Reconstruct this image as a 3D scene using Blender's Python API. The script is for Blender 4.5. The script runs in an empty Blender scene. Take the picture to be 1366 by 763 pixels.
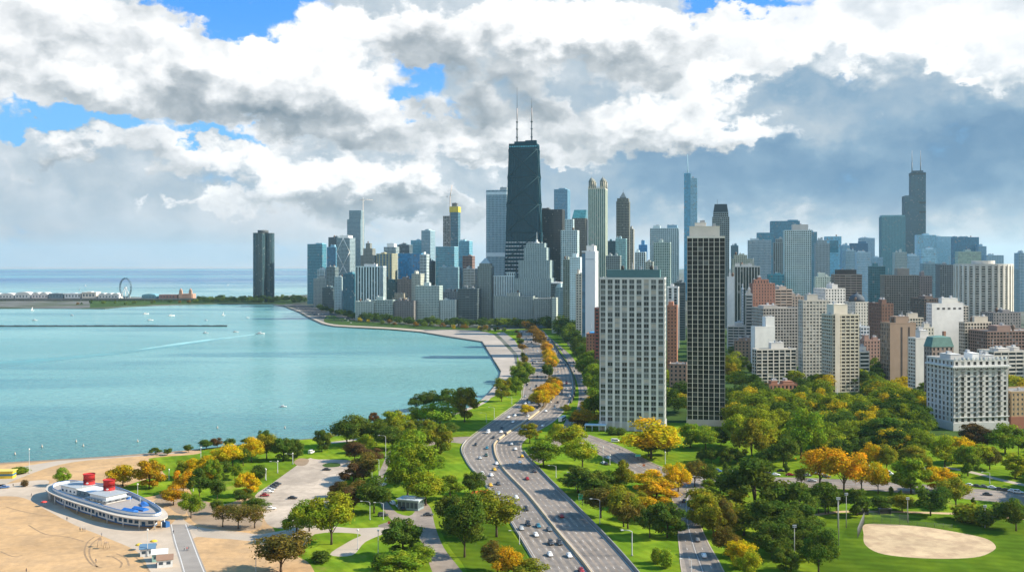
import bpy, bmesh, math, random
from mathutils import Vector, Matrix
from mathutils.geometry import tessellate_polygon
rnd = random.Random(7)
R = math.radians
S = bpy.context.scene
COL = S.collection
# ------------------------------------------------------------------ camera
H, F, CX, HY, IW, IH = 110.0, 1372.0, 683.0, 350.0, 1366.0, 763.0
cam_d = bpy.data.cameras.new('camera'); cam = bpy.data.objects.new('camera', cam_d); COL.objects.link(cam)
cam.location = (0, 0, H); cam.rotation_euler = (R(90), 0, 0)
cam_d.sensor_width = 36; cam_d.lens = 36 * F / IW; cam_d.shift_y = -(IH / 2 - HY) / IW
cam_d.clip_start = 1; cam_d.clip_end = 90000
S.camera = cam
# ------------------------------------------------------------------ node helper
class X:
    """a socket that can be added, multiplied, ..."""
    nt = None
    def __init__(s, sock): s.s = sock
    @staticmethod
    def m(op, *a, clamp=False):
        n = X.nt.nodes.new('ShaderNodeMath'); n.operation = op; n.use_clamp = clamp
        for i, v in enumerate(a):
            if isinstance(v, X): X.nt.links.new(v.s, n.inputs[i])
            else: n.inputs[i].default_value = v
        return X(n.outputs[0])
    def __add__(s, o): return X.m('ADD', s, o)
    __radd__ = __add__
    def __sub__(s, o): return X.m('SUBTRACT', s, o)
    def __rsub__(s, o): return X.m('SUBTRACT', o, s)
    def __mul__(s, o): return X.m('MULTIPLY', s, o)
    __rmul__ = __mul__
    def __truediv__(s, o): return X.m('DIVIDE', s, o)
def node(kind, ins=None, **props):
    n = X.nt.nodes.new(kind)
    for k, v in props.items(): setattr(n, k, v)
    for k, v in (ins or {}).items():
        if isinstance(v, X): X.nt.links.new(v.s, n.inputs[k])
        else: n.inputs[k].default_value = v
    return n
def smooth(x, a, b, lo=0.0, hi=1.0):
    n = node('ShaderNodeMapRange', {0: x, 1: a, 2: b, 3: lo, 4: hi}, interpolation_type='SMOOTHSTEP'); return X(n.outputs[0])
def lin(x, a, b, lo=0.0, hi=1.0):
    n = node('ShaderNodeMapRange', {0: x, 1: a, 2: b, 3: lo, 4: hi}); return X(n.outputs[0])
def mixc(f, a, b, blend='MIX'):
    n = node('ShaderNodeMix', data_type='RGBA', blend_type=blend)
    for i, v in ((0, f), (6, a), (7, b)):
        if isinstance(v, X): X.nt.links.new(v.s, n.inputs[i])
        else: n.inputs[i].default_value = v if i == 0 else (*v, 1) if len(v) == 3 else v
    return X(n.outputs[2])
def noise(vec, scale, detail=4, rough=.5, dist=0.0, lac=2.0, out=0, dims='3D'):
    n = node('ShaderNodeTexNoise', {'Scale': scale, 'Detail': detail, 'Roughness': rough, 'Distortion': dist, 'Lacunarity': lac}, noise_dimensions=dims)
    if vec is not None: X.nt.links.new(vec.s, n.inputs['Vector'])
    return X(n.outputs[out])
def vmath(op, a, b=None, sc=None):
    n = node('ShaderNodeVectorMath', operation=op)
    for i, v in ((0, a), (1, b)):
        if isinstance(v, X): X.nt.links.new(v.s, n.inputs[i])
        elif v is not None: n.inputs[i].default_value = v
    if sc is not None:
        if isinstance(sc, X): X.nt.links.new(sc.s, n.inputs['Scale'])
        else: n.inputs['Scale'].default_value = sc
    return X(n.outputs['Value'] if op in ('LENGTH', 'DOT_PRODUCT', 'DISTANCE') else n.outputs['Vector'])
def combine(x, y, z=0.0):
    n = node('ShaderNodeCombineXYZ', {0: x, 1: y, 2: z}); return X(n.outputs[0])
def separate(v):
    n = node('ShaderNodeSeparateXYZ', {0: v}); return X(n.outputs[0]), X(n.outputs[1]), X(n.outputs[2])
# ------------------------------------------------------------------ sun and sky
SUN_AZ, SUN_EL = R(91), R(34)       # clockwise from +Y (the view direction)
sd = Vector((math.sin(SUN_AZ) * math.cos(SUN_EL), math.cos(SUN_AZ) * math.cos(SUN_EL), math.sin(SUN_EL)))
sl = bpy.data.lights.new('sun', 'SUN'); sun = bpy.data.objects.new('sun', sl); COL.objects.link(sun)
sl.energy = 4.6; sl.angle = R(.5); sl.color = (1, .90, .74)
sun.rotation_euler = sd.to_track_quat('Z', 'Y').to_euler()
S.view_settings.view_transform = 'Standard'; S.view_settings.look = 'None'
S.view_settings.gamma = 1; S.view_settings.exposure = 1.13; S.view_settings.use_curve_mapping = False
S.cycles.max_bounces = 6; S.cycles.diffuse_bounces = 2; S.cycles.glossy_bounces = 2; S.cycles.transmission_bounces = 2
S.cycles.volume_bounces = 0; S.cycles.transparent_max_bounces = 6; S.cycles.caustics_reflective = False; S.cycles.caustics_refractive = False

def build_world():
    w = bpy.data.worlds.new('World'); S.world = w; w.use_nodes = True
    nt = w.node_tree; nt.nodes.clear(); X.nt = nt
    out = node('ShaderNodeOutputWorld'); bg = node('ShaderNodeBackground', {'Strength': .1})
    nt.links.new(bg.outputs[0], out.inputs[0])
    sky = node('ShaderNodeTexSky', sky_type='NISHITA', sun_disc=False, sun_elevation=SUN_EL, sun_rotation=SUN_AZ,
               altitude=200, air_density=1.0, dust_density=.6, ozone_density=2.0)
    tc = node('ShaderNodeTexCoord'); D = X(tc.outputs['Generated'])
    dx, dy, dz = separate(vmath('NORMALIZE', D))
    az = X.m('ARCTAN2', dx, dy) * 13.72          # hundred-pixel-sized units of angle
    el = X.m('ARCSINE', dz) * 13.72
    P = combine(az, el)
    def pt(px, py):
        a = math.atan((px - CX) / F); e = math.atan((HY - py) / F * math.cos(a)); return a * 13.72, e * 13.72
    flat = combine(az, el * 1.5)
    w1 = noise(flat, .8, 2, .5, out=1, dims='2D'); w2 = noise(flat, 2.9, 5, .58, out=1, dims='2D')
    PW = vmath('ADD', P, vmath('ADD', vmath('SCALE', vmath('SUBTRACT', w1, (.5, .5, .5)), sc=.8), vmath('SCALE', vmath('SUBTRACT', w2, (.5, .5, .5)), sc=.62)))
    # where the cloud masses stand: rows of elevation, each a ramp over azimuth (R cover, G light, B light of the deck behind)
    FRONT = [(90, 40, 150, 75, 1.0), (230, 60, 90, 60, .8), (280, 115, 80, 40, .8), (120, 120, 190, 40, .8), (-120, 80, 150, 110, 1.0),
             (345, 78, 26, 30, .9), (400, 88, 48, 36, .9), (440, 125, 70, 45, .9), (505, 155, 45, 35, .9), (390, 165, 140, 22, .7),
             (450, 20, 80, 46, 1.0), (545, 55, 45, 38, .8), (820, 50, 190, 55, 1.0), (930, 100, 100, 30, .9), (690, 20, 130, 40, .7), (600, 95, 80, 45, .6),
             (960, 178, 110, 30, .9), (830, 165, 130, 35, .8), (650, 150, 70, 40, .5),
             (160, 195, 85, 22, .8), (245, 208, 55, 20, .8), (60, 215, 90, 25, .5), (350, 225, 55, 38, .9), (430, 245, 60, 36, .8), (500, 240, 60, 36, .7), (620, 185, 85, 26, 1.0), (560, 260, 90, 30, .6),
             (240, 265, 48, 15, .9), (440, 272, 110, 22, .8), (560, 290, 110, 20, .7), (690, 200, 60, 30, .7), (740, 208, 90, 17, .6), (640, 290, 70, 30, .4),
             (1200, 78, 120, 15, .9), (1315, 105, 50, 18, 1.0), (1180, 133, 24, 5, .6), (835, 237, 11, 8, 1.0), (1080, 95, 40, 10, .5), (1250, 40, 140, 25, .5), (1060, 30, 60, 20, .5), (1500, 90, 120, 60, .8),
             (600, 263, 18, 5, .9), (60, 285, 50, 10, .4), (155, 300, 30, 7, .5), (310, 270, 30, 9, .6), (1150, 318, 230, 12, .3)]
    LIGHT = [(150, 85, 190, 40, .35), (90, 30, 150, 50, .25), (345, 62, 34, 26, .4), (400, 75, 60, 40, .35), (480, 120, 60, 40, .45), (450, 20, 90, 45, .4), (690, 20, 110, 30, .3),
             (800, 30, 190, 40, .4), (960, 100, 80, 26, .4), (860, 150, 130, 26, .4), (1010, 178, 60, 18, .4), (620, 180, 70, 22, .4),
             (1200, 78, 130, 18, .4), (1315, 102, 55, 20, .4), (1250, 40, 150, 30, .3), (1180, 135, 40, 10, .3), (740, 205, 80, 16, .3),
             (170, 190, 110, 20, .35), (350, 212, 60, 34, .4), (240, 262, 50, 14, .3), (420, 236, 110, 26, .36), (540, 240, 100, 22, .28), (640, 262, 80, 22, .22), (110, 292, 130, 12, .25), (340, 268, 40, 8, .3), (835, 237, 14, 10, .4)]
    DARK = [(180, 152, 240, 20, .55), (420, 178, 130, 16, .60), (120, 60, 120, 20, .50), (20, 75, 90, 16, .35), (250, 120, 70, 20, .25), (150, 216, 120, 14, .45), (330, 252, 50, 14, .35), (480, 274, 110, 14, .45), (600, 292, 100, 14, .35), (380, 278, 60, 12, .3), (400, 110, 40, 30, .15), (980, 205, 90, 12, .4), (780, 110, 60, 20, .3), (1230, 55, 120, 10, .25), (480, 60, 70, 10, .25), (560, 85, 70, 45, .42), (660, 90, 80, 45, .34), (850, 82, 120, 22, .45), (720, 150, 110, 26, .45),
            (860, 205, 200, 14, .50), (600, 263, 20, 8, .9), (620, 206, 90, 9, .4), (60, 220, 90, 18, .30), (310, 270, 40, 9, .3)]
    BACK = [(1130, 120, 220, 22, -.30), (1090, 235, 300, 70, -.36), (1330, 160, 110, 45, -.34), (1340, 240, 220, 60, -.26), (900, 270, 130, 40, -.32), (1200, 45, 260, 60, .30), (1080, 40, 120, 40, .12),
            (850, 205, 220, 18, -.16), (1150, 318, 280, 20, .34), (600, 300, 220, 60, .16), (150, 240, 240, 34, -.06), (680, 130, 120, 60, -.12), (560, 80, 80, 50, -.14), (450, 290, 200, 30, .06), (250, 320, 300, 30, -.03)]
    HOLES = [(325, 18, 100, 46, 1.5), (250, -10, 60, 40, .8), (548, 128, 74, 30, 1.2), (80, 156, 200, 17, 1.25), (290, 183, 90, 11, .9), (985, 2, 90, 17, 1.0), (60, 330, 1, 1, 0)]
    def fld(x, y, lst):
        t = 0.0
        for cx, cy, rx, ry, a in lst:
            r2 = ((x - cx) / rx) ** 2 + ((y - cy) / ry) ** 2
            t += a * math.exp(-r2 * .9)
        return t
    NR, DY, NC = 19, 20.0, 32
    A0, A1 = -.62 * 13.72, .62 * 13.72
    ux = lin(separate(PW)[0], A0, A1); vy = separate(PW)[1]
    row = (pt(683, HY - 1)[1] * 0 + vy) * (100.0 / DY)       # rows of 20 px of elevation
    acc = None
    for k in range(NR):
        r = node('ShaderNodeValToRGB', {0: ux}); e = r.color_ramp.elements
        r.color_ramp.interpolation = 'B_SPLINE' if False else 'LINEAR'
        for j in range(NC):
            a = (A0 + (A1 - A0) * j / (NC - 1)) / 13.72
            x = CX + F * math.tan(a); y = HY - F * math.tan(k * DY / 1372.0) / math.cos(a)
            c = (min(1, fld(x, y, FRONT) / 2), .5 + .5 * (fld(x, y, LIGHT) - .66 * fld(x, y, DARK)), .56 + fld(x, y, BACK), 1)
            c = tuple(min(1, max(0, v)) for v in c)
            pos = j / (NC - 1)
            if j == 0: k_ = e[0]; k_.position = 0
            elif j == NC - 1: k_ = e[-1]; k_.position = 1
            else: k_ = e.new(pos)
            k_.color = c
        c = X(r.outputs[0])
        acc = c if acc is None else mixc(X.m('SUBTRACT', row, k - 1.0, clamp=True), acc, c)
    sp = node('ShaderNodeSeparateColor', {0: acc})
    fcov, flight, back = X(sp.outputs[0]) * 2.0, (X(sp.outputs[1]) - .5) * 2.0, X(sp.outputs[2])
    hole = None
    for px, py, rx, ry, amp in HOLES[:6]:
        cx, cy = pt(px, py)
        l = vmath('LENGTH', vmath('MULTIPLY', vmath('SUBTRACT', PW, (cx, cy, 0)), (100 / rx, 100 / ry, 0)))
        v = smooth(l, 0.0, 1.6, amp, 0.0); hole = v if hole is None else hole + v
    q0 = vmath('ADD', combine(az, el * 1.3), vmath('SCALE', vmath('SUBTRACT', w2, (.5, .5, .5)), sc=.25))
    def puff(p):
        v = node('ShaderNodeTexVoronoi', {'Vector': p, 'Scale': 3.4, 'Detail': 2.0, 'Roughness': .5, 'Lacunarity': 2.3}, feature='SMOOTH_F1', normalize=True, voronoi_dimensions='2D')
        v.inputs['Smoothness'].default_value = .5
        return noise(p, 2.0, 7, .55, dims='2D') + (0.5 - X(v.outputs['Distance'])) * .45
    n0 = puff(q0); n1 = puff(vmath('ADD', q0, (.06, .11, 0)))
    m0 = noise(q0, 1.9, 3, .5, dims='2D'); m1 = noise(vmath('ADD', q0, (.13, .24, 0)), 1.9, 3, .5, dims='2D')
    soft = noise(q0, 1.2, 5, .5, dims='2D')
    away = X.m('MAXIMUM', smooth(X.m('ABSOLUTE', az), 6.6, 9.0), smooth(el, 4.2, 7.0))
    rest = noise(D, 1.6, 4, .55)
    north_fill = smooth(dy, .1, -.5) * smooth(dz, .75, .35)  # bright clouds added behind the camera to lift the shaded fronts
    fcov = fcov * (1.0 - away) + away * (rest * 3.4 - 1.75 + north_fill * 1.5)
    dens = fcov + (n0 - .62) * .85 + (m0 - .5) * .5 - hole * .25
    fa = smooth(dens, .48, .80)
    relief = (m0 - m1) * .75 + (n0 - n1) * .36
    # thick middles are grey, thin sunny rims and tops are white
    fb = .585 + flight * 1.15 + relief * (1.0 - away) + smooth(dens, 1.05, .55) * .15 - smooth(dens, 1.2, 2.2) * .05 + north_fill * away * .3
    bcov = 1.0 - hole + (soft - .5) * 1.6 - away * 1.6
    ba = smooth(bcov, .30, .75)
    bb = back + (soft - .5) * .42 + relief * .22 - away * .0
    def tint(br, cold=True):
        ramp = node('ShaderNodeValToRGB', {0: br}); e = ramp.color_ramp.elements
        e[0].position = 0.0; e[0].color = (.13, .25, .40, 1) if cold else (.20, .26, .31, 1); e[1].position = 1.0; e[1].color = (1.0, 1.0, 1.0, 1)
        for pos, c in (((.25, (.24, .37, .50)), (.5, (.45, .53, .60)), (.72, (.72, .76, .80)), (.86, (.93, .94, .95))) if cold else ((.25, (.33, .38, .42)), (.5, (.50, .54, .57)), (.74, (.76, .78, .80)), (.95, (.97, .97, .96)))):
            k = e.new(pos); k.color = (*c, 1)
        return X(ramp.outputs[0])
    low = smooth(el, 1.0, .05)
    warmth = smooth(noise(combine(az, el * 4), .5, 2, .5, dims='2D'), .35, .7)
    air = mixc(warmth, (.50, .59, .67), (.66, .64, .65))
    fc = mixc(low * .7, tint(fb, False), air); bc = mixc(low * .6, tint(bb), air)
    blue = mixc(.86, X(sky.outputs[0]), (.22, 1.65, 4.7))
    blue = mixc(smooth(el, 3.4, 1.5) * .7, blue, (1.15, 2.9, 4.6))
    blue = mixc(away * .8, blue, (.55, 2.1, 4.2))
    col = mixc(ba, blue, vmath('SCALE', bc, sc=5.2))
    col = mixc(fa, col, vmath('SCALE', fc, sc=5.2))
    nt.links.new(col.s, bg.inputs[0])
    w.cycles.sampling_method = 'MANUAL'; w.cycles.sample_map_resolution = 512
build_world()
# ------------------------------------------------------------------ geometry helpers
def G(px, py, z=0.0):
    """the point of height z that the photograph shows at pixel px, py"""
    Y = (H - z) * F / (py - HY); return Vector(((px - CX) / F * Y, Y, z))
def at(px, Y, z=0.0): return Vector(((px - CX) / F * Y, Y, z))
def zat(py, Y): return H + (HY - py) * Y / F
class MB:
    """collects shapes, then links them as ONE mesh object"""
    def __init__(s): s.v = []; s.f = []; s.m = []; s.sm = []
    def poly(s, pts, mi=0, smooth=False):
        b = len(s.v); s.v += [tuple(p) for p in pts]; s.f.append(tuple(range(b, b + len(pts)))); s.m.append(mi); s.sm.append(smooth)
    def box(s, x0, x1, y0, y1, z0, z1, mi=0, M=None, bottom=True):
        b = len(s.v)
        c = [(x0, y0, z0), (x1, y0, z0), (x1, y1, z0), (x0, y1, z0), (x0, y0, z1), (x1, y0, z1), (x1, y1, z1), (x0, y1, z1)]
        s.v += [tuple(M @ Vector(p)) for p in c] if M else c
        fs = [(4, 5, 6, 7), (0, 1, 5, 4), (1, 2, 6, 5), (2, 3, 7, 6), (3, 0, 4, 7)] + ([(3, 2, 1, 0)] if bottom else [])
        s.f += [tuple(b + i for i in f) for f in fs]; s.m += [mi] * len(fs); s.sm += [False] * len(fs)
    def rings(s, rings, mi=0, smooth=True, cap0=True, cap1=True, closed=True):
        """skin of successive rings with equal point counts"""
        b = len(s.v); n = len(rings[0])
        for r in rings: s.v += [tuple(p) for p in r]
        for k in range(len(rings) - 1):
            for i in range(n if closed else n - 1):
                j = (i + 1) % n
                s.f.append((b + k * n + i, b + k * n + j, b + (k + 1) * n + j, b + (k + 1) * n + i)); s.m.append(mi); s.sm.append(smooth)
        if cap0: s.f.append(tuple(b + i for i in reversed(range(n)))); s.m.append(mi); s.sm.append(False)
        if cap1: s.f.append(tuple(b + (len(rings) - 1) * n + i for i in range(n))); s.m.append(mi); s.sm.append(False)
    def prism(s, pts, z0, z1, mi=0): s.rings([[(p[0], p[1], z0) for p in pts], [(p[0], p[1], z1) for p in pts]], mi, False)
    def lathe(s, prof, n=16, mi=0, c=(0, 0), cap0=True, cap1=True, smooth=True):
        s.rings([[(c[0] + r * math.cos(2 * math.pi * i / n), c[1] + r * math.sin(2 * math.pi * i / n), z) for i in range(n)] for r, z in prof], mi, smooth, cap0, cap1)
    def tube(s, pts, r, n=6, mi=0, caps=True):
        pts = [Vector(p) for p in pts]; rs = r if isinstance(r, (list, tuple)) else [r] * len(pts); rg = []
        for i, p in enumerate(pts):
            t = (pts[min(i + 1, len(pts) - 1)] - pts[max(i - 1, 0)]).normalized()
            a = t.orthogonal().normalized() if abs(t.z) < .9 else Vector((1, 0, 0)).cross(t).normalized()
            if abs(t.z) < .9: a = t.cross(Vector((0, 0, 1))).normalized()
            bb = t.cross(a)
            rg.append([p + (a * math.cos(2 * math.pi * k / n) + bb * math.sin(2 * math.pi * k / n)) * rs[i] for k in range(n)])
        s.rings(rg, mi, True, caps, caps)
    def mesh(s, name, mats):
        me = bpy.data.meshes.new(name); me.from_pydata(s.v, [], s.f)
        for m in (mats if isinstance(mats, (list, tuple)) else [mats]): me.materials.append(m)
        me.polygons.foreach_set('material_index', s.m); me.polygons.foreach_set('use_smooth', s.sm); me.update(); return me
    def build(s, name, mats, parent=None, loc=None, rot=None):
        return link(name, s.mesh(name, mats), parent, loc, rot)
def link(name, me, parent=None, loc=None, rot=None):
    o = bpy.data.objects.new(name, me); COL.objects.link(o)
    if parent: o.parent = parent
    if loc is not None: o.location = loc
    if rot is not None: o.rotation_euler = (0, 0, rot) if isinstance(rot, (int, float)) else rot
    return o
def tag(o, label=None, cat=None, group=None, kind=None):
    for k, v in (('label', label), ('category', cat), ('group', group), ('kind', kind)):
        if v: o[k] = v
    return o
def thing(name, label, cat, loc=(0, 0, 0), rot=0, group=None): return tag(link(name, None, None, loc, rot), label, cat, group)
def dup(root, loc, rot=None, scale=None, label=None, color=None):
    def cp(o, par):
        c = o.copy(); COL.objects.link(c)
        if par: c.parent = par
        if color and 'paint' in o: c.color = (*color, 1)
        for ch in KIDS.get(o.name, ()): cp(ch, c)
        return c
    r = cp(root, None); r.location = loc
    if rot is not None: r.rotation_euler = (0, 0, rot)
    if scale is not None: r.scale = scale
    if label: r['label'] = label
    return r
KIDS = {}
def remember(root):
    KIDS[root.name] = list(root.children)
    for c in root.children: remember(c)
    return root
def crom(pts, n=6, closed=False):
    pts = [Vector(p) for p in pts]; out = []; N = len(pts)
    for i in range(N if closed else N - 1):
        if closed: p0, p1, p2, p3 = pts[i - 1], pts[i], pts[(i + 1) % N], pts[(i + 2) % N]
        else: p0, p1, p2, p3 = pts[max(i - 1, 0)], pts[i], pts[i + 1], pts[min(i + 2, N - 1)]
        for k in range(n):
            t = k / n; out.append(.5 * ((2 * p1) + (p2 - p0) * t + (2 * p0 - 5 * p1 + 4 * p2 - p3) * t * t + (3 * p1 - p0 - 3 * p2 + p3) * t ** 3))
    if not closed: out.append(pts[-1])
    return out
# ------------------------------------------------------------------ materials
MATS = {}
def mat(key, rgb=(.5, .5, .5), rough=.8, var=.18, scale=.25, spec=.3, metal=0.0, bump=0.0, obj_color=False, big=0.0, rgb2=None, patch=None, mow=None):
    if key in MATS: return MATS[key]
    m = bpy.data.materials.new(key); m.use_nodes = True; X.nt = m.node_tree
    b = X.nt.nodes['Principled BSDF']; tc = node('ShaderNodeTexCoord'); O = X(tc.outputs['Object'])
    n = noise(O, scale, 5, .6)
    c0 = (*rgb, 1)
    if obj_color: c = X(node('ShaderNodeObjectInfo').outputs['Color'])
    else: c = None
    f = lin(n, .25, .75, 1 - var, 1 + var)
    if big: f = f * lin(noise(O, scale * .11, 3, .5), .3, .7, 1 - big, 1 + big)
    if c is None:
        c = node('ShaderNodeRGB'); c.outputs[0].default_value = c0; c = X(c.outputs[0])
    if rgb2: c = mixc(smooth(noise(O, scale * .35, 4, .6), .42, .62), c, rgb2)
    if mow is not None:
        ox, oy, oz = separate(O); s_ = X.m('SINE', (ox * math.cos(mow) + oy * math.sin(mow)) * 1.15 + noise(O, .03, 2) * 5.0); f = f * smooth(s_, -.5, .5, .94, 1.07)
    if patch: c = mixc(smooth(noise(O, scale * .22, 6, .62), .60, .74) * .8, c, patch)
    col = vmath('SCALE', c, sc=f)
    X.nt.links.new(col.s, b.inputs['Base Color'])
    b.inputs['Roughness'].default_value = rough; b.inputs['Metallic'].default_value = metal; b.inputs['Specular IOR Level'].default_value = spec
    if bump:
        bp = node('ShaderNodeBump', {'Height': noise(O, scale * 4, 4, .6), 'Distance': bump, 'Strength': .6}); X.nt.links.new(bp.outputs[0], b.inputs['Normal'])
    MATS[key] = m; return m
def glass(rgb, bay=3.0, floor=3.6, blind=.05, rough=.12, spec=.5):
    key = 'glazing_%s_%.1f_%.1f' % ('_'.join('%.2f' % v for v in rgb), bay, floor)
    if key in MATS: return MATS[key]
    m = bpy.data.materials.new(key); m.use_nodes = True; X.nt = m.node_tree; b = X.nt.nodes['Principled BSDF']
    O = X(node('ShaderNodeTexCoord').outputs['Object'])
    cell = vmath('FLOOR', vmath('MULTIPLY', O, (1 / bay, 1 / bay, 1 / floor)))
    wn = node('ShaderNodeTexWhiteNoise', {'Vector': cell}, noise_dimensions='3D'); v = X(wn.outputs['Value'])
    col = mixc(smooth(v, .0, 1.0), tuple(c * .8 for c in rgb), tuple(c * 1.2 for c in rgb))
    col = mixc(smooth(v, 1 - blind * 1.3, 1 - blind * .7), col, (.20, .21, .205))
    X.nt.links.new(col.s, b.inputs['Base Color'])
    X.nt.links.new(lin(v, 0, 1, rough * .5, rough * 2).s, b.inputs['Roughness'])
    b.inputs['Specular IOR Level'].default_value = spec
    # every pane leans a hair its own way
    wn2 = node('ShaderNodeTexWhiteNoise', {'Vector': vmath('ADD', cell, (7.3, 1.1, 4.2))}, noise_dimensions='3D')
    geo = node('ShaderNodeNewGeometry')
    nn = vmath('NORMALIZE', vmath('ADD', X(geo.outputs['Normal']), vmath('SCALE', vmath('SUBTRACT', X(wn2.outputs['Color']), (.5, .5, .5)), sc=.022)))
    X.nt.links.new(nn.s, b.inputs['Normal'])
    MATS[key] = m; return m
def wallm(rgb): return mat('wall_%.2f_%.2f_%.2f' % rgb, tuple(min(.80, c * 1.2) for c in rgb), .8, .12, .12, .25, big=.08)
# ------------------------------------------------------------------ air
def build_haze():
    mb = MB(); mb.box(-30000, 30000, -700, 30000, -4, 575)
    m = bpy.data.materials.new('haze'); m.use_nodes = True; X.nt = m.node_tree; nt = m.node_tree; nt.nodes.clear()
    o = node('ShaderNodeOutputMaterial'); v = node('ShaderNodeVolumePrincipled', {'Color': (.58, .86, .96, 1), 'Density': HAZE, 'Anisotropy': .25})
    nt.links.new(v.outputs[0], o.inputs['Volume'])
    m.cycles.homogeneous_volume = True if hasattr(m.cycles, 'homogeneous_volume') else None
    tag(mb.build('haze', m), None, None, None, 'stuff')
HAZE = 0.000027
build_haze()
# ------------------------------------------------------------------ lake
def build_lake():
    mb = MB(); n = 96; RR = 18500
    rings = [0.0, 700, 1500, 2600, 4200, 7000, 11000, RR]
    mb.rings([[(r * math.cos(2 * math.pi * i / n), 300 + r * math.sin(2 * math.pi * i / n), -1.6) for i in range(n)] for r in rings[1:]], 0, False, True, False)
    m = bpy.data.materials.new('lake_water'); m.use_nodes = True; X.nt = m.node_tree; b = X.nt.nodes['Principled BSDF']
    P = X(node('ShaderNodeNewGeometry').outputs['Position'])
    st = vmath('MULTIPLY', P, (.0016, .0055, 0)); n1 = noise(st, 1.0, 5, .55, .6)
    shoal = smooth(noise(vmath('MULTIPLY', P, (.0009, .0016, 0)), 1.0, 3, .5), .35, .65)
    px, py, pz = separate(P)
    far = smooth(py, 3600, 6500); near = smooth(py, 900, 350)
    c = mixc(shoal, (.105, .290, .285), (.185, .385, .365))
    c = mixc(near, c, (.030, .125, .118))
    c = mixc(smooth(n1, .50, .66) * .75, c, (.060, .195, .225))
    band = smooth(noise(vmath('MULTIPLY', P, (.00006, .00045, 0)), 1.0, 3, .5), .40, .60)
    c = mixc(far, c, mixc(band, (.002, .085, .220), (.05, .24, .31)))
    X.nt.links.new(c.s, b.inputs['Base Color'])
    ro = lin(n1, .3, .7, .12, .30); X.nt.links.new(ro.s, b.inputs['Roughness'])
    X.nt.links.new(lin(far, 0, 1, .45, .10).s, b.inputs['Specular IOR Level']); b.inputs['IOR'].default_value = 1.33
    w1 = noise(vmath('MULTIPLY', P, (.10, .22, .1)), 1.0, 5, .6, .4); w2 = noise(vmath('MULTIPLY', P, (.42, .8, .1)), 1.0, 3, .6)
    amp = smooth(py, 3500, 500, .15, 1.0)
    bp = node('ShaderNodeBump', {'Height': w1 * 3.2 + w2 * .9, 'Distance': 1.0, 'Strength': amp * .9}); X.nt.links.new(bp.outputs[0], b.inputs['Normal'])
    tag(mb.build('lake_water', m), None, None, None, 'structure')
build_lake()
# ------------------------------------------------------------------ ground
def sheet(name, pts, z, m, zdrop=None, kind='structure', tess=True):
    mb = MB(); P = [Vector((p[0], p[1], z)) for p in pts]
    b = len(mb.v); mb.v += [tuple(p) for p in P]
    for t in tessellate_polygon([P]):
        t = t if (P[t[1]] - P[t[0]]).cross(P[t[2]] - P[t[0]]).z > 0 else (t[2], t[1], t[0])
        mb.f.append(tuple(t)); mb.m.append(0); mb.sm.append(False)
    if zdrop is not None:
        n = len(P); mb.v += [(p.x, p.y, zdrop) for p in P]
        for i in range(n):
            j = (i + 1) % n; mb.f.append((i, j, n + j, n + i)); mb.m.append(0); mb.sm.append(False)
    return tag(mb.build(name, m), None, None, None, kind)
def gp(lst): return [G(*p) for p in lst]
SHORE_PX = [(-260, 632), (-120, 624), (0, 617), (60, 613.5), (110, 610.5), (180, 606), (245, 600.5), (300, 595), (345, 590), (420, 584), (480, 576), (540, 563), (580, 556), (620, 546), (640, 536), (653, 522),
            (664, 509), (668, 495), (657, 477.5), (643, 455.5), (613, 451), (590, 447.5), (561, 442.5), (520, 439), (470, 436.5), (445, 435), (430, 432), (412, 424), (398, 416), (380, 409), (362, 405.5), (335, 405),
            (290, 405), (250, 406), (200, 407.5), (165, 409), (140, 411.5), (60, 411), (0, 411), (-400, 411), (-400, 398.0), (-100, 397.0), (60, 396.0), (170, 396.0), (250, 396.5), (330, 397), (412, 393), (430, 388)]
def build_ground():
    shore = gp(SHORE_PX)
    pts = shore + [Vector((-250, 8000, 0)), Vector((-200, 17000, 0)), Vector((12000, 13800, 0)), Vector((17500, 3000, 0)), Vector((8000, -650, 0)), Vector((-600, -650, 0)), Vector((-600, 260, 0))]
    m = mat('city_ground', (.13, .13, .12), .95, .3, .02, .1, rgb2=(.07, .085, .05))
    sheet('ground', pts, 0, m, -3)
build_ground()
GR = mat('park_grass', (.098, .172, .012), .95, .28, .12, .0, big=.25, rgb2=(.158, .220, .015), patch=(.20, .155, .05), mow=.5)
FGR = mat('field_grass', (.060, .108, .009), .95, .26, .12, .0, big=.22, rgb2=(.085, .135, .010), patch=(.14, .12, .035), mow=1.3)
SAND = mat('beach_sand', (.450, .290, .150), .95, .16, .35, .05, big=.12, rgb2=(.385, .255, .140), bump=.16)
CONC = mat('pale_concrete', (.38, .32, .255), .9, .10, .12, .15, big=.10)
def road_mat(key, rgb):
    m = mat(key, rgb, .9, .16, .35, .2, big=.18, rgb2=tuple(c * .82 for c in rgb)); X.nt = m.node_tree; b = X.nt.nodes['Principled BSDF']; old = b.inputs['Base Color'].links[0].from_socket
    P = X(node('ShaderNodeNewGeometry').outputs['Position']); v = node('ShaderNodeTexVoronoi', {'Vector': vmath('MULTIPLY', P, (.05, .028, 0)), 'Scale': 1.0}, feature='F1', distance='CHEBYCHEV'); k = smooth(X(v.outputs['Color']), .62, .66)
    c = mixc(k * .35, X(old), tuple(c * .55 for c in rgb)); X.nt.links.new(c.s, b.inputs['Base Color']); return m
ASPH = road_mat('asphalt', (.220, .186, .155))
ASPH2 = road_mat('worn_asphalt', (.255, .210, .172))
LOT = road_mat('parking_concrete', (.42, .345, .27))
DIRT = mat('ball_field_dirt', (.47, .35, .215), .95, .14, .30, .1, big=.14, rgb2=(.37, .265, .165))
PAVE = mat('grey_paving', (.25, .225, .20), .9, .14, .15, .15, big=.12)
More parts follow.
